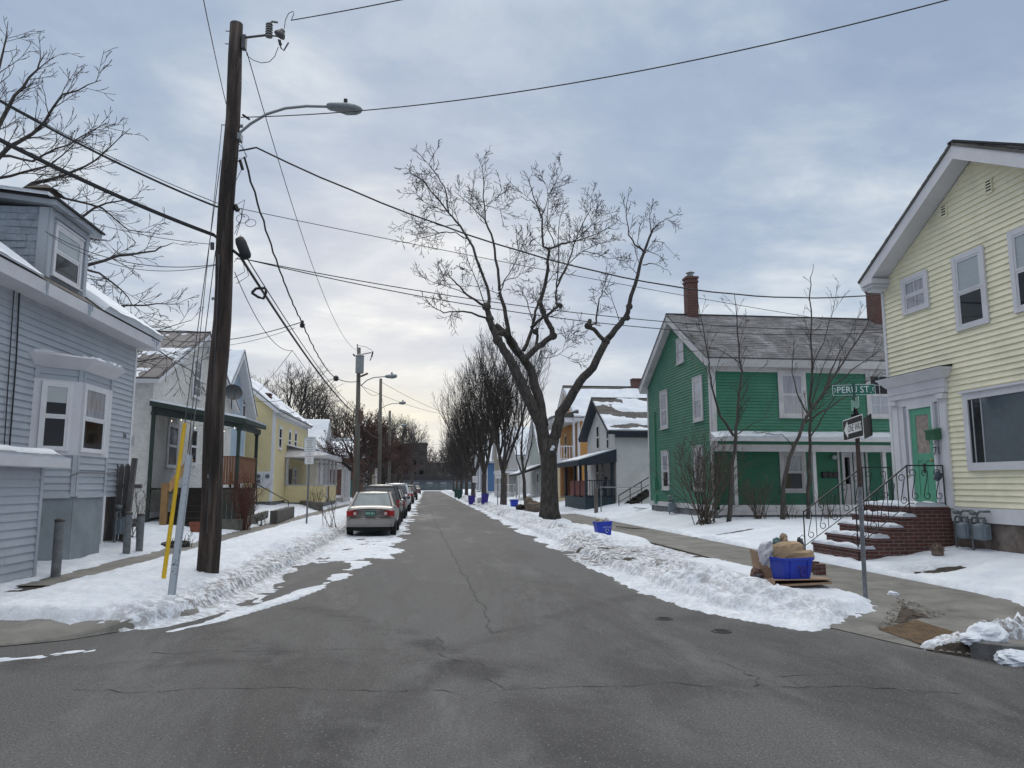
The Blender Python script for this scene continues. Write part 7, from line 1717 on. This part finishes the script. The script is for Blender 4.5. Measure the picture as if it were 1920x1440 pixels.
def car(name, x, y, label, paint, W=1.70, L=4.5, H=1.47, belt=.94, kind='sedan', glass=CGLASS, detail=True, z=.03):
    t = thing(name, (x, y, z), label, 'car', 'cars parked along the left kerb'); hw = W/2
    def V(a, b, c): return Vector((x+a, y+b, z+c))
    suv = kind != 'sedan'; zb = .24 if not suv else .32
    tail = belt+.03 if not suv else belt
    st = [(0.02, .80, zb+.16, .80*belt+.0, tail-.10), (.07, .93, zb+.06, .62, tail-.04), (.25, .985, zb, .62, tail), (.9, 1., zb, .62, tail+.01), (L*.5, 1., zb, .62, belt), (L-1.25, 1., zb, .62, belt-.01), (L-.9, .985, zb, .6, belt-.06), (L-.25, .93, zb+.02, .56, belt-.18), (L-.04, .80, zb+.1, .52, belt-.3)]
    rings = []
    for (yy, wf, z0, zm, z1) in st:
        w = hw*wf; zmm = z0+(z1-z0)*.5
        h = [(w*.80, z0), (w*.96, z0+.07), (w*1.0, zmm), (w*.985, z1-.13), (w*.93, z1-.03), (w*.80, z1+.005), (w*.4, z1+.03), (0, z1+.035)]
        rings.append([V(a, yy, c) for a, c in h]+[V(-a, yy, c) for a, c in h[-2::-1]])
    n = len(rings[0]); mb = MB(); mb.add([q for r_ in rings for q in r_], [(i*n+k, i*n+(k+1) % n, (i+1)*n+(k+1) % n, (i+1)*n+k) for i in range(len(st)-1) for k in range(n)]+[tuple(range(n)), tuple(range((len(st)-1)*n, len(st)*n))[::-1]])
    body = mb.build('body', paint, t, smooth=True)
    md = body.modifiers.new('s', 'SUBSURF'); md.levels = md.render_levels = 1
    # cabin
    if suv: ys = (.16, .42, L*.56, L*.72)
    else: ys = (.60, 1.22, 2.55, 3.35)
    bw, rw = hw*.86, hw*.66; zr = H-.05
    def cab(sh, up):
        b0, b1 = bw-sh, rw-sh*.6
        return [V(-b0, ys[0]+sh, belt-.02), V(b0, ys[0]+sh, belt-.02), V(b0, ys[3]-sh, belt-.03), V(-b0, ys[3]-sh, belt-.03)], [V(-b1, ys[1], up), V(b1, ys[1], up), V(b1, ys[2], up), V(-b1, ys[2], up)]
    lo, hi = cab(.0, zr); mb = MB(); mb.hexa(lo, hi); mb.build('window', glass, t)
    mb = MB(); rr = []
    for f, (yy, zz_) in enumerate(((ys[1]-.06, zr-.02), (ys[1]+.12, zr+.035), ((ys[1]+ys[2])/2, H), (ys[2]-.1, zr+.03), (ys[2]+.06, zr-.02))):
        rr.append([V(a*rw*1.04, yy, zz_-abs(a)**3*.06) for a in (-1, -.7, 0, .7, 1)]+[V(a*rw*1.04, yy, zz_-.05-abs(a)**3*.04) for a in (1, 0, -1)])
    n = 8; mb.add([q for r_ in rr for q in r_], [(i*n+k, i*n+(k+1) % n, (i+1)*n+(k+1) % n, (i+1)*n+k) for i in range(4) for k in range(n)]+[tuple(range(n)), tuple(range(4*n, 5*n))[::-1]]); mb.build('roof', paint, t, smooth=True)
    def pil(*a): mb = MB(); mb.tube(*a); mb.build('pillar', paint, t)
    for s in (-1, 1):
        for (ya, yb, r_) in ((ys[0], ys[1], .05), (ys[3], ys[2], .04)): pil([V(s*bw, ya, belt-.02), V(s*rw, yb, zr)], [r_*1.2, r_], 6)
        ya = (ys[0]+ys[3])/2; pil([V(s*bw, ya, belt), V(s*rw, ya, zr)], .035, 5)
        if suv: pil([V(s*bw, ys[0]+.9, belt), V(s*rw, ys[1]+.8, zr)], .06, 5)
        else: pil([V(s*bw, ys[0]+.5, belt), V(s*rw, ys[1]+.1, zr)], .05, 5)
    # wheels
    for yy in (.85, L-.9):
        for s in (-1, 1):
            r_ = .31 if not suv else .36; mb = MB(); c = V(s*(hw-.11), yy, r_-.03); mb.lathe(c, [(r_*.6, -.1), (r_*.97, -.1), (r_, -.06), (r_, .06), (r_*.97, .1), (r_*.6, .1)], 20, 'X'); wl = mb.build('wheel', TYR, t)
            mb = MB(); mb.lathe(c, [(.001, -.085), (r_*.62, -.085), (r_*.62, .085), (r_*.3, .06), (.001, .06)], 14, 'X'); mb.build('rim', RIM, wl)
    mb = MB(); mb.bb(V(-hw*.86, .25, zb-.06), V(hw*.86, L-.3, zb+.12)); mb.build('underbody', UND, t)
    # rear lights, plate, bumper
    for s in (-1, 1):
        mb = MB(); zc = (tail-.22) if not suv else belt-.12
        a0, a1 = (hw*.50, hw*.93) if not suv else (hw*.78, hw*.93); hh = .125 if not suv else .2
        pts = [(a0, zc-.02), (a0+.06, zc-hh*.7), (a1, zc-hh*.8), (a1+.01, zc+hh*.6), (a0+.2*(a1-a0)/.4, zc+hh*.8), (a0+.03, zc+hh*.3)]
        pts = [V(s*a, -.03+.06*((a-a0)/(a1-a0))**2, c) for a, c in pts]; pts = pts if s > 0 else pts[::-1]
        mb.slab(pts, (0, .18, 0)); tl = mb.build('tail_light', RED, t, bevel=.012)
        if not suv and detail: mb = MB(); mb.lathe(V(s*(a0+.085), -.035, zc-.01), [(.055, -.01), (.05, -.02), (.001, -.025)], 14, 'Y'); mb.build('lens', CLR, tl)
    if detail:
        mb = MB(); mb.bb(V(-.16, -.05, tail-.30), V(.16, -.0, tail-.15)); pl = mb.build('licence_plate', M('green_plate', (.02, .13, .085), .5, .1), t)
        text_obj('AB1 234' if False else 'EYK 201', 'plate_number', WHITE, pl, V(0, -.052, tail-.225), (1, 0, 0), KZ, .085)
        mb = MB(); mb.bb(V(-.33, -.055, tail-.135), V(.33, .0, tail-.105)); mb.build('boot_trim', RIM, t)
        mb = MB(); q = [(-hw*.93, .05), (-hw*.8, -.04), (0, -.075), (hw*.8, -.04), (hw*.93, .05)]
        for (z0, z1, o) in ((.30, .36, .0), (.36, .54, -.03), (.54, .57, -.0)):
            for (a, b) in zip(q[:-1], q[1:]): mb.hexa([V(a[0], a[1]+o, z0), V(b[0], b[1]+o, z0), V(b[0], .3, z0), V(a[0], .3, z0)], [V(a[0], a[1]+o, z1), V(b[0], b[1]+o, z1), V(b[0], .3, z1), V(a[0], .3, z1)])
        mb.build('bumper', paint, t, bevel=.01)
        mb = MB(); mb.bb(V(-hw*.8, .02, .17), V(hw*.8, .3, .295)); mb.tube([V(.45, -.02, .22), V(.45, .5, .24)], .03, 8); mb.build('exhaust', UND, t)
        mb = MB(); mb.tube([V(0.05, ys[1]+.15, H), V(.05, ys[1]-.02, H+.14)], .008, 4); mb.build('antenna', BLK, t)
        mb = MB()
        zz = [(-.62, tail-.06), (-.60, tail-.30), (-.45, tail-.36), (.45, tail-.36), (.60, tail-.30), (.62, tail-.06)]
        mb.tube([V(a, -.045+.05*abs(a)**3, c) for a, c in zz], .006, 4); mb.build('boot_seam', UND, t)
        mb = MB()
        for a in (-.32, .32): mb.bb(V(a-.13, 1.35, belt-.02), V(a+.13, 1.43, belt+.22))
        mb.build('headrest', M('seat_grey', (.18, .18, .18), .9), t)
    for s in (-1, 1): 
        mb = MB(); mb.lathe(V(s*(hw+.06), ys[3]-.25, belt+.05), [(.01, -.06), (.08, -.05), (.09, .02), (.03, .08)], 8, 'Y'); mb.build('wing_mirror', paint, t)
    return t
SIL = carpaint('silver_beige_paint', (.26, .24, .225))
car('parked_car', -1.87, 25.9, 'silver beige saloon with red tail lights and green plate, nearest parked car', SIL, glass=CGLASSP)
DK = carpaint('charcoal_paint', (.05, .052, .056)); BLKP = carpaint('black_car_paint', (.014, .015, .018)); WHP = carpaint('white_car_paint', (.62, .63, .65))
car('parked_car', -1.98, 32.4, 'charcoal estate car parked directly in front of the silver beige saloon', DK, 1.8, 4.6, 1.72, 1.05, 'suv', detail=False)
car('parked_car', -1.9, 38.6, 'dark grey saloon parked between the charcoal estate car and the white one', carpaint('slate_paint', (.035, .042, .05)), 1.75, 4.5, 1.46, .95, detail=False)
car('parked_car', -1.95, 48.5, 'white tall estate car parked behind the dark saloon', WHP, 1.85, 4.7, 1.80, 1.1, 'suv', detail=False)
car('parked_car', -2.0, 68.0, 'black saloon parked beyond the white estate car', BLKP, 1.75, 4.4, 1.45, .95, detail=False)
car('parked_car', -1.9, 84.0, 'black tall car parked second beyond the white estate car', BLKP, 1.8, 4.5, 1.65, 1.0, 'suv', detail=False)
car('parked_car', -2.0, 94.0, 'white saloon parked between two dark cars far up the street', WHP, 1.75, 4.4, 1.45, .95, detail=False)
car('parked_car', -1.9, 133.0, 'dark car parked last in the row near the street end', DK, 1.8, 4.4, 1.5, .95, detail=False)
# ================================================================== street signs
SIGNG = M('sign_green', (.008, .125, .082), .45, .06, 6); SIGNW = M('sign_white', (.66, .67, .67), .45, .06, 5); SIGNB = M('sign_black', (.008, .009, .011), .65, .2, 6, spec=.2); POSTM = M('post_galvanised', (.17, .18, .195), .5, .25, 7, metal=.4, dirt=((.05, .035, .03), .5))
RUSTP = M('rusty_post', (.055, .035, .030), .8, .5, 14)
YS = 10.2
B = P(1622, 1114, Y=YS); B.z = snow_h(B.x, B.y)-.25; Tp = P(1605, 770, Y=YS); Tt = P(1603, 705, Y=YS)
t = thing('street_sign', B, 'leaning street name and one way sign post on the corner snow pile', 'street sign')
mb = MB(); mid = B.lerp(Tp, .62); mb.tube([B, mid], .030, 12); mb.build('post', POSTM, t, smooth=False)
mb = MB(); mb.tube([mid, mid.lerp(Tp, .5), Tp], .0305, 12); mb.build('post', RUSTP, t)
def plate(mb, c, u, w, h, th=.004, r_=.02, up=KZ):
    u = Vector(u).normalized(); n = u.cross(up); pts = []
    for sx, sy, a0 in ((1, 1, 0), (-1, 1, 90), (-1, -1, 180), (1, -1, 270)):
        for k in range(4): a = R(a0+30*k); pts.append(c+u*(sx*(w/2-r_)+r_*math.cos(a))+up*(sy*(h/2-r_)+r_*math.sin(a))-n*th/2)
    mb.slab(pts, n*th); return n
up_ = (Tp-B).normalized()
# upper blade
u1 = Vector((.995, -.10, .03)).normalized(); k1 = (up_-u1*u1.dot(up_)).normalized(); c = P(1601, 731, Y=YS)
mb = MB(); n1 = plate(mb, c, u1, .632, .155, .004, .02, k1); bl = mb.build('name_blade', SIGNW, t)
mb = MB(); plate(mb, c, u1, .618, .141, .0075, .016, k1)
mb.slab([c+u1*a+k1*b-n1*.003 for a, b in ((-.10, .077), (.02, .077), (-.03, .105))][::1], n1*.006); mb.build('blade_face', SIGNG, bl)
text_obj('PERU ST', 'lettering', SIGNW, bl, c+n1*.0045-u1*.015-k1*.002, u1, k1, .135, .0012, sx=.98)
mb = MB(); mb.box(c+n1*.0052+u1*.242-k1*.044, (.016, .004, .012))
for s in (-1, 1): 
    q = c+u1*s*.30+n1*.0045; mb.tube([q+u1*(-s*.005+.022*-s*math.sin(a))*1.0+k1*.028*math.cos(a) for a in [k*math.pi/8 for k in range(9)]], .0045, 5)
mb.build('emblem', SIGNW, bl)
mb = MB(); mb.tube([c-k1*.10, c-k1*.07, c+k1*.10], [.032, .018, .018], 8); cc = c-k1*.125; mb.box(cc, (.05, .05, .06)); mb.build('bracket', M('bracket_green', (.01, .07, .05), .5), t)
# lower blade, nearly edge on
u2 = Vector((-.37, -.93, .0)).normalized(); c2 = P(1603, 757, Y=YS); PALEG = M('faded_sign_green', (.10, .27, .22), .5, .15, 20)
mb = MB(); n2 = plate(mb, c2, u2, .61, .15, .004, .02); b2_ = mb.build('name_blade', SIGNW, t); mb = MB(); plate(mb, c2, u2, .595, .135, .0075, .016); mb.build('blade_face', PALEG, b2_)
mb = MB(); cc = c2-up_*.115; mb.tube([cc-up_*.05, cc+up_*.06], [.035, .02], 8); mb.box(cc-up_*.07, (.09, .09, .07)); mb.build('bracket', SIGNB, t)
# one way arrows
u3 = Vector((-.25, -.97, .02)).normalized(); c3 = P(1602, 803, Y=YS-.02)+Vector((-.03, -.01, 0))
mb = MB(); n3 = plate(mb, c3, u3, .93, .315, .004, .03); n3 = u3.cross(KZ); ow = mb.build('one_way_plate', SIGNW, t)
mb = MB(); plate(mb, c3, u3, .90, .285, .0075, .025); mb.build('plate_face', SIGNB, ow)
mb = MB()
q = lambda a, b: c3+u3*a+KZ*b+n3*.0045
mb.slab([q(-.41, 0), q(-.24, -.125), q(-.215, -.065), q(.40, -.065), q(.40, .065), q(-.215, .065), q(-.24, .125)], n3*.001); mb.build('arrow', SIGNW, ow)
text_obj('ONE WAY', 'lettering', SIGNB, ow, q(.10, 0)+n3*.0015, u3, KZ, .150, .001, sx=.92)
u4 = Vector((-.42, -.90, 0)).normalized(); c4_ = P(1627, 800, Y=YS+.02); mb = MB(); plate(mb, c4_, u4, .9, .31, .005, .03); mb.build('one_way_plate', SIGNB, t); 
# residents' parking signs
def parking_sign(px, py, y, label, H, detail, s=1.0, z=None):
    B = P(px, py, Y=y); B.z = snow_h(B.x, B.y)-.1; t = thing('parking_sign', B, label, 'parking sign', None); top = B+Vector((.02, 0, H))
    mb = MB(); mb.tube([B, top], .032, 8); mb.build('post', POSTM, t)
    u = Vector((1, -.05, 0)).normalized(); n = u.cross(KZ)
    c = top+Vector((0, -.045, -.22)); mb = MB(); plate(mb, c, u, .40*s, .52*s, .004, .02); p1 = mb.build('plate', SIGNB if detail else SIGNW, t)
    mb = MB(); plate(mb, c, u, .385*s, .505*s, .0075, .02); mb.build('plate_face', SIGNW, p1)
    if detail:
        RD = M('sign_dark', (.05, .045, .05), .5)
        for k, tx in enumerate(('NO PARKING', 'RESIDENT', 'PERMIT', 'ONLY', '8AM-6PM', 'MON-SAT')): text_obj(tx, 'lettering', RD, p1, c+n*.0045+KZ*(.20-.08*k), u, KZ, .068, .001, sx=.8)
        c = c-KZ*.49; mb = MB(); plate(mb, c, u, .31, .44, .004, .02); p2_ = mb.build('plate', SIGNW, t); RD2 = M('sign_red', (.30, .05, .05), .5)
        for k, tx in enumerate(('NO', 'PARKING', 'ANY', 'TIME')): text_obj(tx, 'lettering', RD2, p2_, c+n*.0025+KZ*(.14-.095*k), u, KZ, .075, .001, sx=.85)
    else:
        for k, tx in enumerate(('NO', 'PARKING')): text_obj(tx, 'lettering', M('sign_red', (.30, .05, .05), .5), p1, c+n*.0045+KZ*(.1-.16*k), u, KZ, .1*s, .001, sx=.72)
parking_sign(574.5, 989, 27.5, 'grey post with two weathered parking rule plates in the left snow bank', 3.12, True)
parking_sign(933, 950, 50, 'white parking sign on a post before the nearest vase shaped street tree', 2.3, False)
parking_sign(890, 938, 66, 'white parking sign on a post beside the purple bin on the right kerb', 2.3, False, 1.1)
parking_sign(707, 940, 64, 'white parking sign on the left kerb behind the parked estate car', 2.7, False, 1.3)
# ================================================================== recycling at the kerb
def plastic(name, col):
    m, nt, b = newmat(name); co = coord(nt, 'World'); nt.links.new(ramp(nt, noise(nt, co, 7, 5, .7), [(.3, tuple(c*.8 for c in col)), (.7, tuple(c*1.15 for c in col))]), b.inputs['Base Color']); b.inputs['Roughness'].default_value = .42; b.inputs['Subsurface Weight'].default_value = .05; return m
BLUEB = plastic('blue_bin_plastic', (.010, .040, .40)); PURB = plastic('indigo_bin_plastic', (.028, .022, .26))
def rrect(w, d, r_, z, c, rot):
    out = []
    for sx, sy, a0 in ((1, 1, 0), (-1, 1, 90), (-1, -1, 180), (1, -1, 270)):
        for k in range(4): a = R(a0+30*k); out.append(Vector(c)+rot @ Vector((sx*(w/2-r_)+r_*math.cos(a), sy*(d/2-r_)+r_*math.sin(a), z)))
    return out
def bin_(name, c, w, d, h, rz, label, mat, cat='recycling bin', group=None, logo=False, tilt=0):
    rot = Matrix.Rotation(rz, 3, 'Z') @ Matrix.Rotation(tilt, 3, 'Y'); t = thing(name, c, label, cat, group); mb = MB(); k = .80
    rings = [rrect(w*k, d*k, .04, 0, c, rot), rrect(w*.96, d*.96, .045, h*.86, c, rot), rrect(w*.965, d*.965, .045, h*.90, c, rot), rrect(w*1.03, d*1.03, .05, h*.90, c, rot), rrect(w*1.03, d*1.03, .05, h, c, rot), rrect(w*.95, d*.95, .045, h, c, rot), rrect(w*(k-.03), d*(k-.03), .04, .02, c, rot)]
    n = 16; mb.add([q for r_ in rings for q in r_], [(i*n+j, i*n+(j+1) % n, (i+1)*n+(j+1) % n, (i+1)*n+j) for i in range(6) for j in range(n)]+[tuple(range(n))[::-1], tuple(range(6*n, 7*n))])
    for a in (-.28, .28):
        for s in (-1, 1):
            mb.hexa([Vector(c)+rot @ Vector((a*w-.015, s*d*k/2, .03)), Vector(c)+rot @ Vector((a*w+.015, s*d*k/2, .03)), Vector(c)+rot @ Vector((a*w+.015, s*(d*k/2+.012), .03)), Vector(c)+rot @ Vector((a*w-.015, s*(d*k/2+.012), .03))],
                    [Vector(c)+rot @ Vector((a*w-.015, s*d*.48, h*.86)), Vector(c)+rot @ Vector((a*w+.015, s*d*.48, h*.86)), Vector(c)+rot @ Vector((a*w+.015, s*(d*.48+.014), h*.86)), Vector(c)+rot @ Vector((a*w-.015, s*(d*.48+.014), h*.86))])
    mb.build('tub', mat, t, smooth=False)
    if logo:
        f = lambda a, b: Vector(c)+rot @ Vector((a, -(d*k/2+(d*.48-d*k/2)*b/(h*.86))-.017, b)); u = rot @ Vector((1, 0, 0)); up = (f(0, .2)-f(0, .1)).normalized()
        text_obj('RECYCLE', 'lettering', logo, t, f(.06, h*.58), u, up, .055, .001)
        mb = MB(); 
        for j in range(3):
            pts = [f(.06+.05*math.cos(a), h*.34+.05*math.sin(a)) for a in [R(90+120*j+8+k_*14) for k_ in range(7)]]; mb.tube(pts, .008, 5)
        mb.build('emblem', logo, t)
    return rot
def lump(name, c, size, label, cat, mat, seed, rz=0, group=None, crump=.12, sub=3, boxy=3.2):
    "crumpled bag or packet: a dented rounded box"
    r_ = np.random.RandomState(seed); n, m_ = 18, 12; mb = MB(); rot = Matrix.Rotation(rz, 3, 'Z')
    for i in range(m_+1):
        v = -math.pi/2+math.pi*i/m_
        for j in range(n):
            u = j*math.tau/n; p = Vector((math.cos(v)*math.cos(u), math.cos(v)*math.sin(u), math.sin(v))); q = (abs(p.x)**boxy+abs(p.y)**boxy+abs(p.z)**boxy)**(-1/boxy); p = p*q
            k = 1+crump*(2*float(fbm(np.array(p.x*1.7+seed*3.1), np.array(p.y*1.7+p.z*2.3), 1.3, 4))+.5*float(fbm(np.array(p.x*5+seed), np.array(p.y*5+p.z*4), 1.5, 3))); p = Vector((p.x*size[0]/2*k, p.y*size[1]/2*k, (p.z*k+1)*size[2]/2)); mb.v.append(tuple(Vector(c)+rot @ p))
    mb.f = [(i*n+j, i*n+(j+1) % n, (i+1)*n+(j+1) % n, (i+1)*n+j) for i in range(m_) for j in range(n)]; mb.mi = [0]*len(mb.f)
    o = mb.build(name, mat, None, loc=c); return tag(o, label, cat, group)
KRAFT = M('kraft_paper', (.36, .255, .155), .85, .12, 9, bmp=.3); CARD = M('cardboard', (.26, .17, .11), .85, .12, 6); PLWH = M('white_plastic_bag', (.42, .42, .46), .4, .15, 12)
BX = P(1482, 1078, Y=11.15); z0 = snow_h(5.5, 11.15)
fl = max(.27, z0)
# flattened carton under the bin
q = [P(1432, 1084, Y=11.35), P(1452, 1094, Y=10.75), P(1560, 1081, Y=10.75), P(1540, 1074, Y=11.5)]
q = [Vector((p.x, p.y, fl+.02+(.055 if i in (1, 2) else 0))) for i, p in enumerate(q)]; t = thing('flattened_carton', q[0], 'flattened brown cardboard carton lying under the blue bin', 'cardboard')
mb = MB(); mb.slab(q, (0, 0, .012)); mb.slab([q[0]-KZ*.05, q[1]-KZ*.09, q[2]-KZ*.06, q[3]-KZ*.04], (0, 0, .03)); mb.build('sheet', CARD, t)
mb = MB(); mb.slab([q[0]+Vector((0, 0, 0)), q[1], q[1]-KZ*.10, q[0]-KZ*.10], (.012, 0, 0)); mb.build('flap', CARD, t)
bc_ = Vector((BX.x, 11.12, fl+.045)); 
rot = bin_('recycling_bin', bc_, .575, .40, .335, R(14), 'bright blue recycling bin piled with paper bags on the corner snow bank', BLUEB, 'recycling bin', None, M('faded_red_print', (.09, .035, .16), .6))
lump('paper_bag', bc_+Vector((-.03, .02, .22)), (.40, .34, .34), 'open brown paper bag standing in the blue bin', 'paper bag', KRAFT, 3, R(14), None, .13, boxy=6)
lump('paper_bag', bc_+Vector((.12, -.03, .27)), (.42, .26, .17), 'folded brown paper bag lying on the right rim of the blue bin', 'paper bag', KRAFT, 8, R(4), None, .16, boxy=6)
lump('plastic_bag', bc_+Vector((-.30, .16, .18)), (.26, .24, .38), 'pale plastic bag of rubbish behind the blue bin', 'plastic bag', PLWH, 5, .3, None, .35, boxy=2.2)
for k, (dx, dz, s, col, lab) in enumerate(((-.17, .47, (.12, .12, .14), (.09, .16, .16), 'greenish crushed bottle above the paper bags'), (-.06, .52, (.13, .12, .17), (.30, .22, .16), 'crumpled tan wrapper on top of the paper bag'), (.20, .44, (.12, .1, .17), (.03, .03, .045), 'black packet leaning behind the folded paper bag'), (.24, .36, (.10, .1, .14), (.16, .17, .20), 'grey crumpled packet at the right end of the bin'))):
    lump('crumpled_packet', bc_+Vector((dx, .08, dz)), s, lab, 'rubbish', M('rubbish_%s' % ('green', 'tan', 'black', 'grey')[k], col, .5, .4, 25), 20+k, k, None, .5, boxy=2.4)
# carton leaning behind
pts = [P(1430, 1086, Y=11.55), P(1456, 1083, Y=11.5), P(1451, 1040, Y=11.55), P(1418, 1034, Y=11.65)]; t = thing('cardboard_box', pts[0], 'open brown cardboard box standing on end behind the blue bin', 'cardboard')
mb = MB(); mb.slab(pts, (.0, .012, 0)); mb.build('panel', CARD, t); 
mb = MB(); mb.slab([pts[1], pts[1]+Vector((.05, .3, .02)), pts[2]+Vector((.05, .3, .02)), pts[2]], (.012, 0, 0)); mb.slab([pts[0], pts[0]+Vector((.0, .3, .02)), pts[3]+Vector((.02, .3, .02)), pts[3]], (.012, 0, 0)); mb.build('flap', CARD, t)
mb = MB(); a = pts[0].lerp(pts[3], .42); b = pts[1].lerp(pts[2], .42)
for k in range(3): mb.slab([a+Vector((.02, -.003, .0-.03*k)), b+Vector((-.02, -.003, .0-.03*k)), b+Vector((-.02, -.003, .008-.03*k)), a+Vector((.02, -.003, .008-.03*k))], (0, .002, 0))
mb.build('packing_tape', M('tape', (.34, .25, .18), .4), t)
c = P(1418, 1066, Y=11.5); c.z = snow_h(c.x, c.y); lump('crumpled_packet', c, (.17, .2, .18), 'red brown crumpled packet left of the cardboard box', 'rubbish', M('rubbish_brown', (.11, .055, .04), .6, .5, 20), 31, .4, None, .6, boxy=2.2)
c = P(1420, 1078, Y=11.4); c.z = snow_h(c.x, c.y); lump('crumpled_packet', c, (.16, .12, .07), 'dark flattened packet on the snow by the cardboard box', 'rubbish', M('rubbish_black', (.03, .03, .045), .5), 33, .9, None, .4, boxy=2.4)
# second blue bin by the driveway
c = P(1131, 998, Y=21.9); c.z = snow_h(c.x, c.y)-.03; bin_('recycling_bin', c, .50, .38, .40, R(8), 'blue recycling bin with white print standing alone by the driveway', BLUEB, 'recycling bin', None, M('white_print', (.50, .54, .66), .6), R(-3))
for k, (dx, s, col, lab) in enumerate(((-.10, (.26, .26, .2), (.36, .31, .22), 'cream papers sticking out of the lone blue bin'), (.08, (.24, .24, .22), (.42, .40, .40), 'white crumpled packet in the lone blue bin'), (.14, (.2, .2, .16), (.14, .12, .10), 'brown crumpled paper at the right side of the lone blue bin'))):
    lump('crumpled_packet', c+Vector((dx, 0, .27)), s, lab, 'rubbish', M('paper_%s' % ('cream', 'white', 'brown')[k], col, .7, .3, 30), 40+k, k, None, .45, boxy=2.3)
c = P(964, 962, Y=50); c.z = snow_h(c.x, c.y)-.02; bin_('recycling_bin', c, .52, .4, .48, R(10), 'blue recycling bin on the snow beside the sapling, left of the large tree', BLUEB)
for px, y, lab in ((884, 64, 'indigo wheeled bin by the farther parking sign on the right kerb'), (908, 58, 'indigo wheeled bin against the second vase shaped tree')):
    c = P(px, 935, Y=y); c.z = snow_h(c.x, c.y)-.02; bin_('wheeled_bin', c, .46, .5, .78, R(20), lab, PURB, 'wheeled bin', None, False, R(6) if px > 900 else 0)
GRNB = plastic('green_bin_plastic', (.012, .06, .05))
for px, y, lab in ((862, 88, 'dark green wheeled bin far up the right kerb, right one of two'), (856, 96, 'dark green wheeled bin far up the right kerb, left one of two')):
    c = P(px, 925, Y=y); c.z = snow_h(c.x, c.y); bin_('wheeled_bin', c, .6, .6, 1.1, 0, lab, GRNB, 'wheeled bin')
c = P(901, 935, Y=62); c.z = snow_h(c.x, c.y); lump('rubbish_bag', c, (.5, .4, .5), 'white rubbish bag on the snow between the indigo wheeled bins', 'rubbish bag', PLWH, 51, 0, None, .2)
# heap of leaf bags by the sapling
LEAF = M('leaf_bag_paper', (.13, .10, .075), .9, .4, 12)
for k, (px, y, s, lab) in enumerate(((1000, 42, (.9, .6, .6), 'large tan paper leaf bag between the sapling and the large street tree'), (992, 42.6, (.6, .5, .75), 'tan paper leaf bag right against the sapling trunk'), (976, 43, (.5, .5, .35), 'dark heap of brush at the foot of the sapling'))):
    c = P(px, 966, Y=y); c.z = snow_h(c.x, c.y)-.05; lump('leaf_bag', c, s, lab, 'leaf bag', LEAF if k < 2 else DKW, 60+k, k, None, .3, boxy=2.6)
# snow lumps at the corner
def snow_lump(px, py, Z, size, label, seed):
    c = P(px, py, Z=Z); c.z = snow_h(c.x, c.y)-.04; lump('snow_lump', c, size, label, 'snow lump', SNOW, seed, seed, 'lumps of ploughed snow at the street corner', .35, boxy=2.3)
snow_lump(1852, 1206, .12, (.38, .22, .21), 'biggest rounded snow lump above the granite kerb at the right corner', 71); snow_lump(1905, 1215, .15, (.36, .28, .18), 'snow lump at the right edge of the photo above the kerb', 72)
snow_lump(1822, 1214, .08, (.28, .2, .14), 'low snow lump in front of the biggest one at the right corner', 73); snow_lump(1675, 1112, .17, (.16, .12, .10), 'small snow lump alone on the sidewalk beside the sign post', 74)
# mud and leaves strip behind the ramp
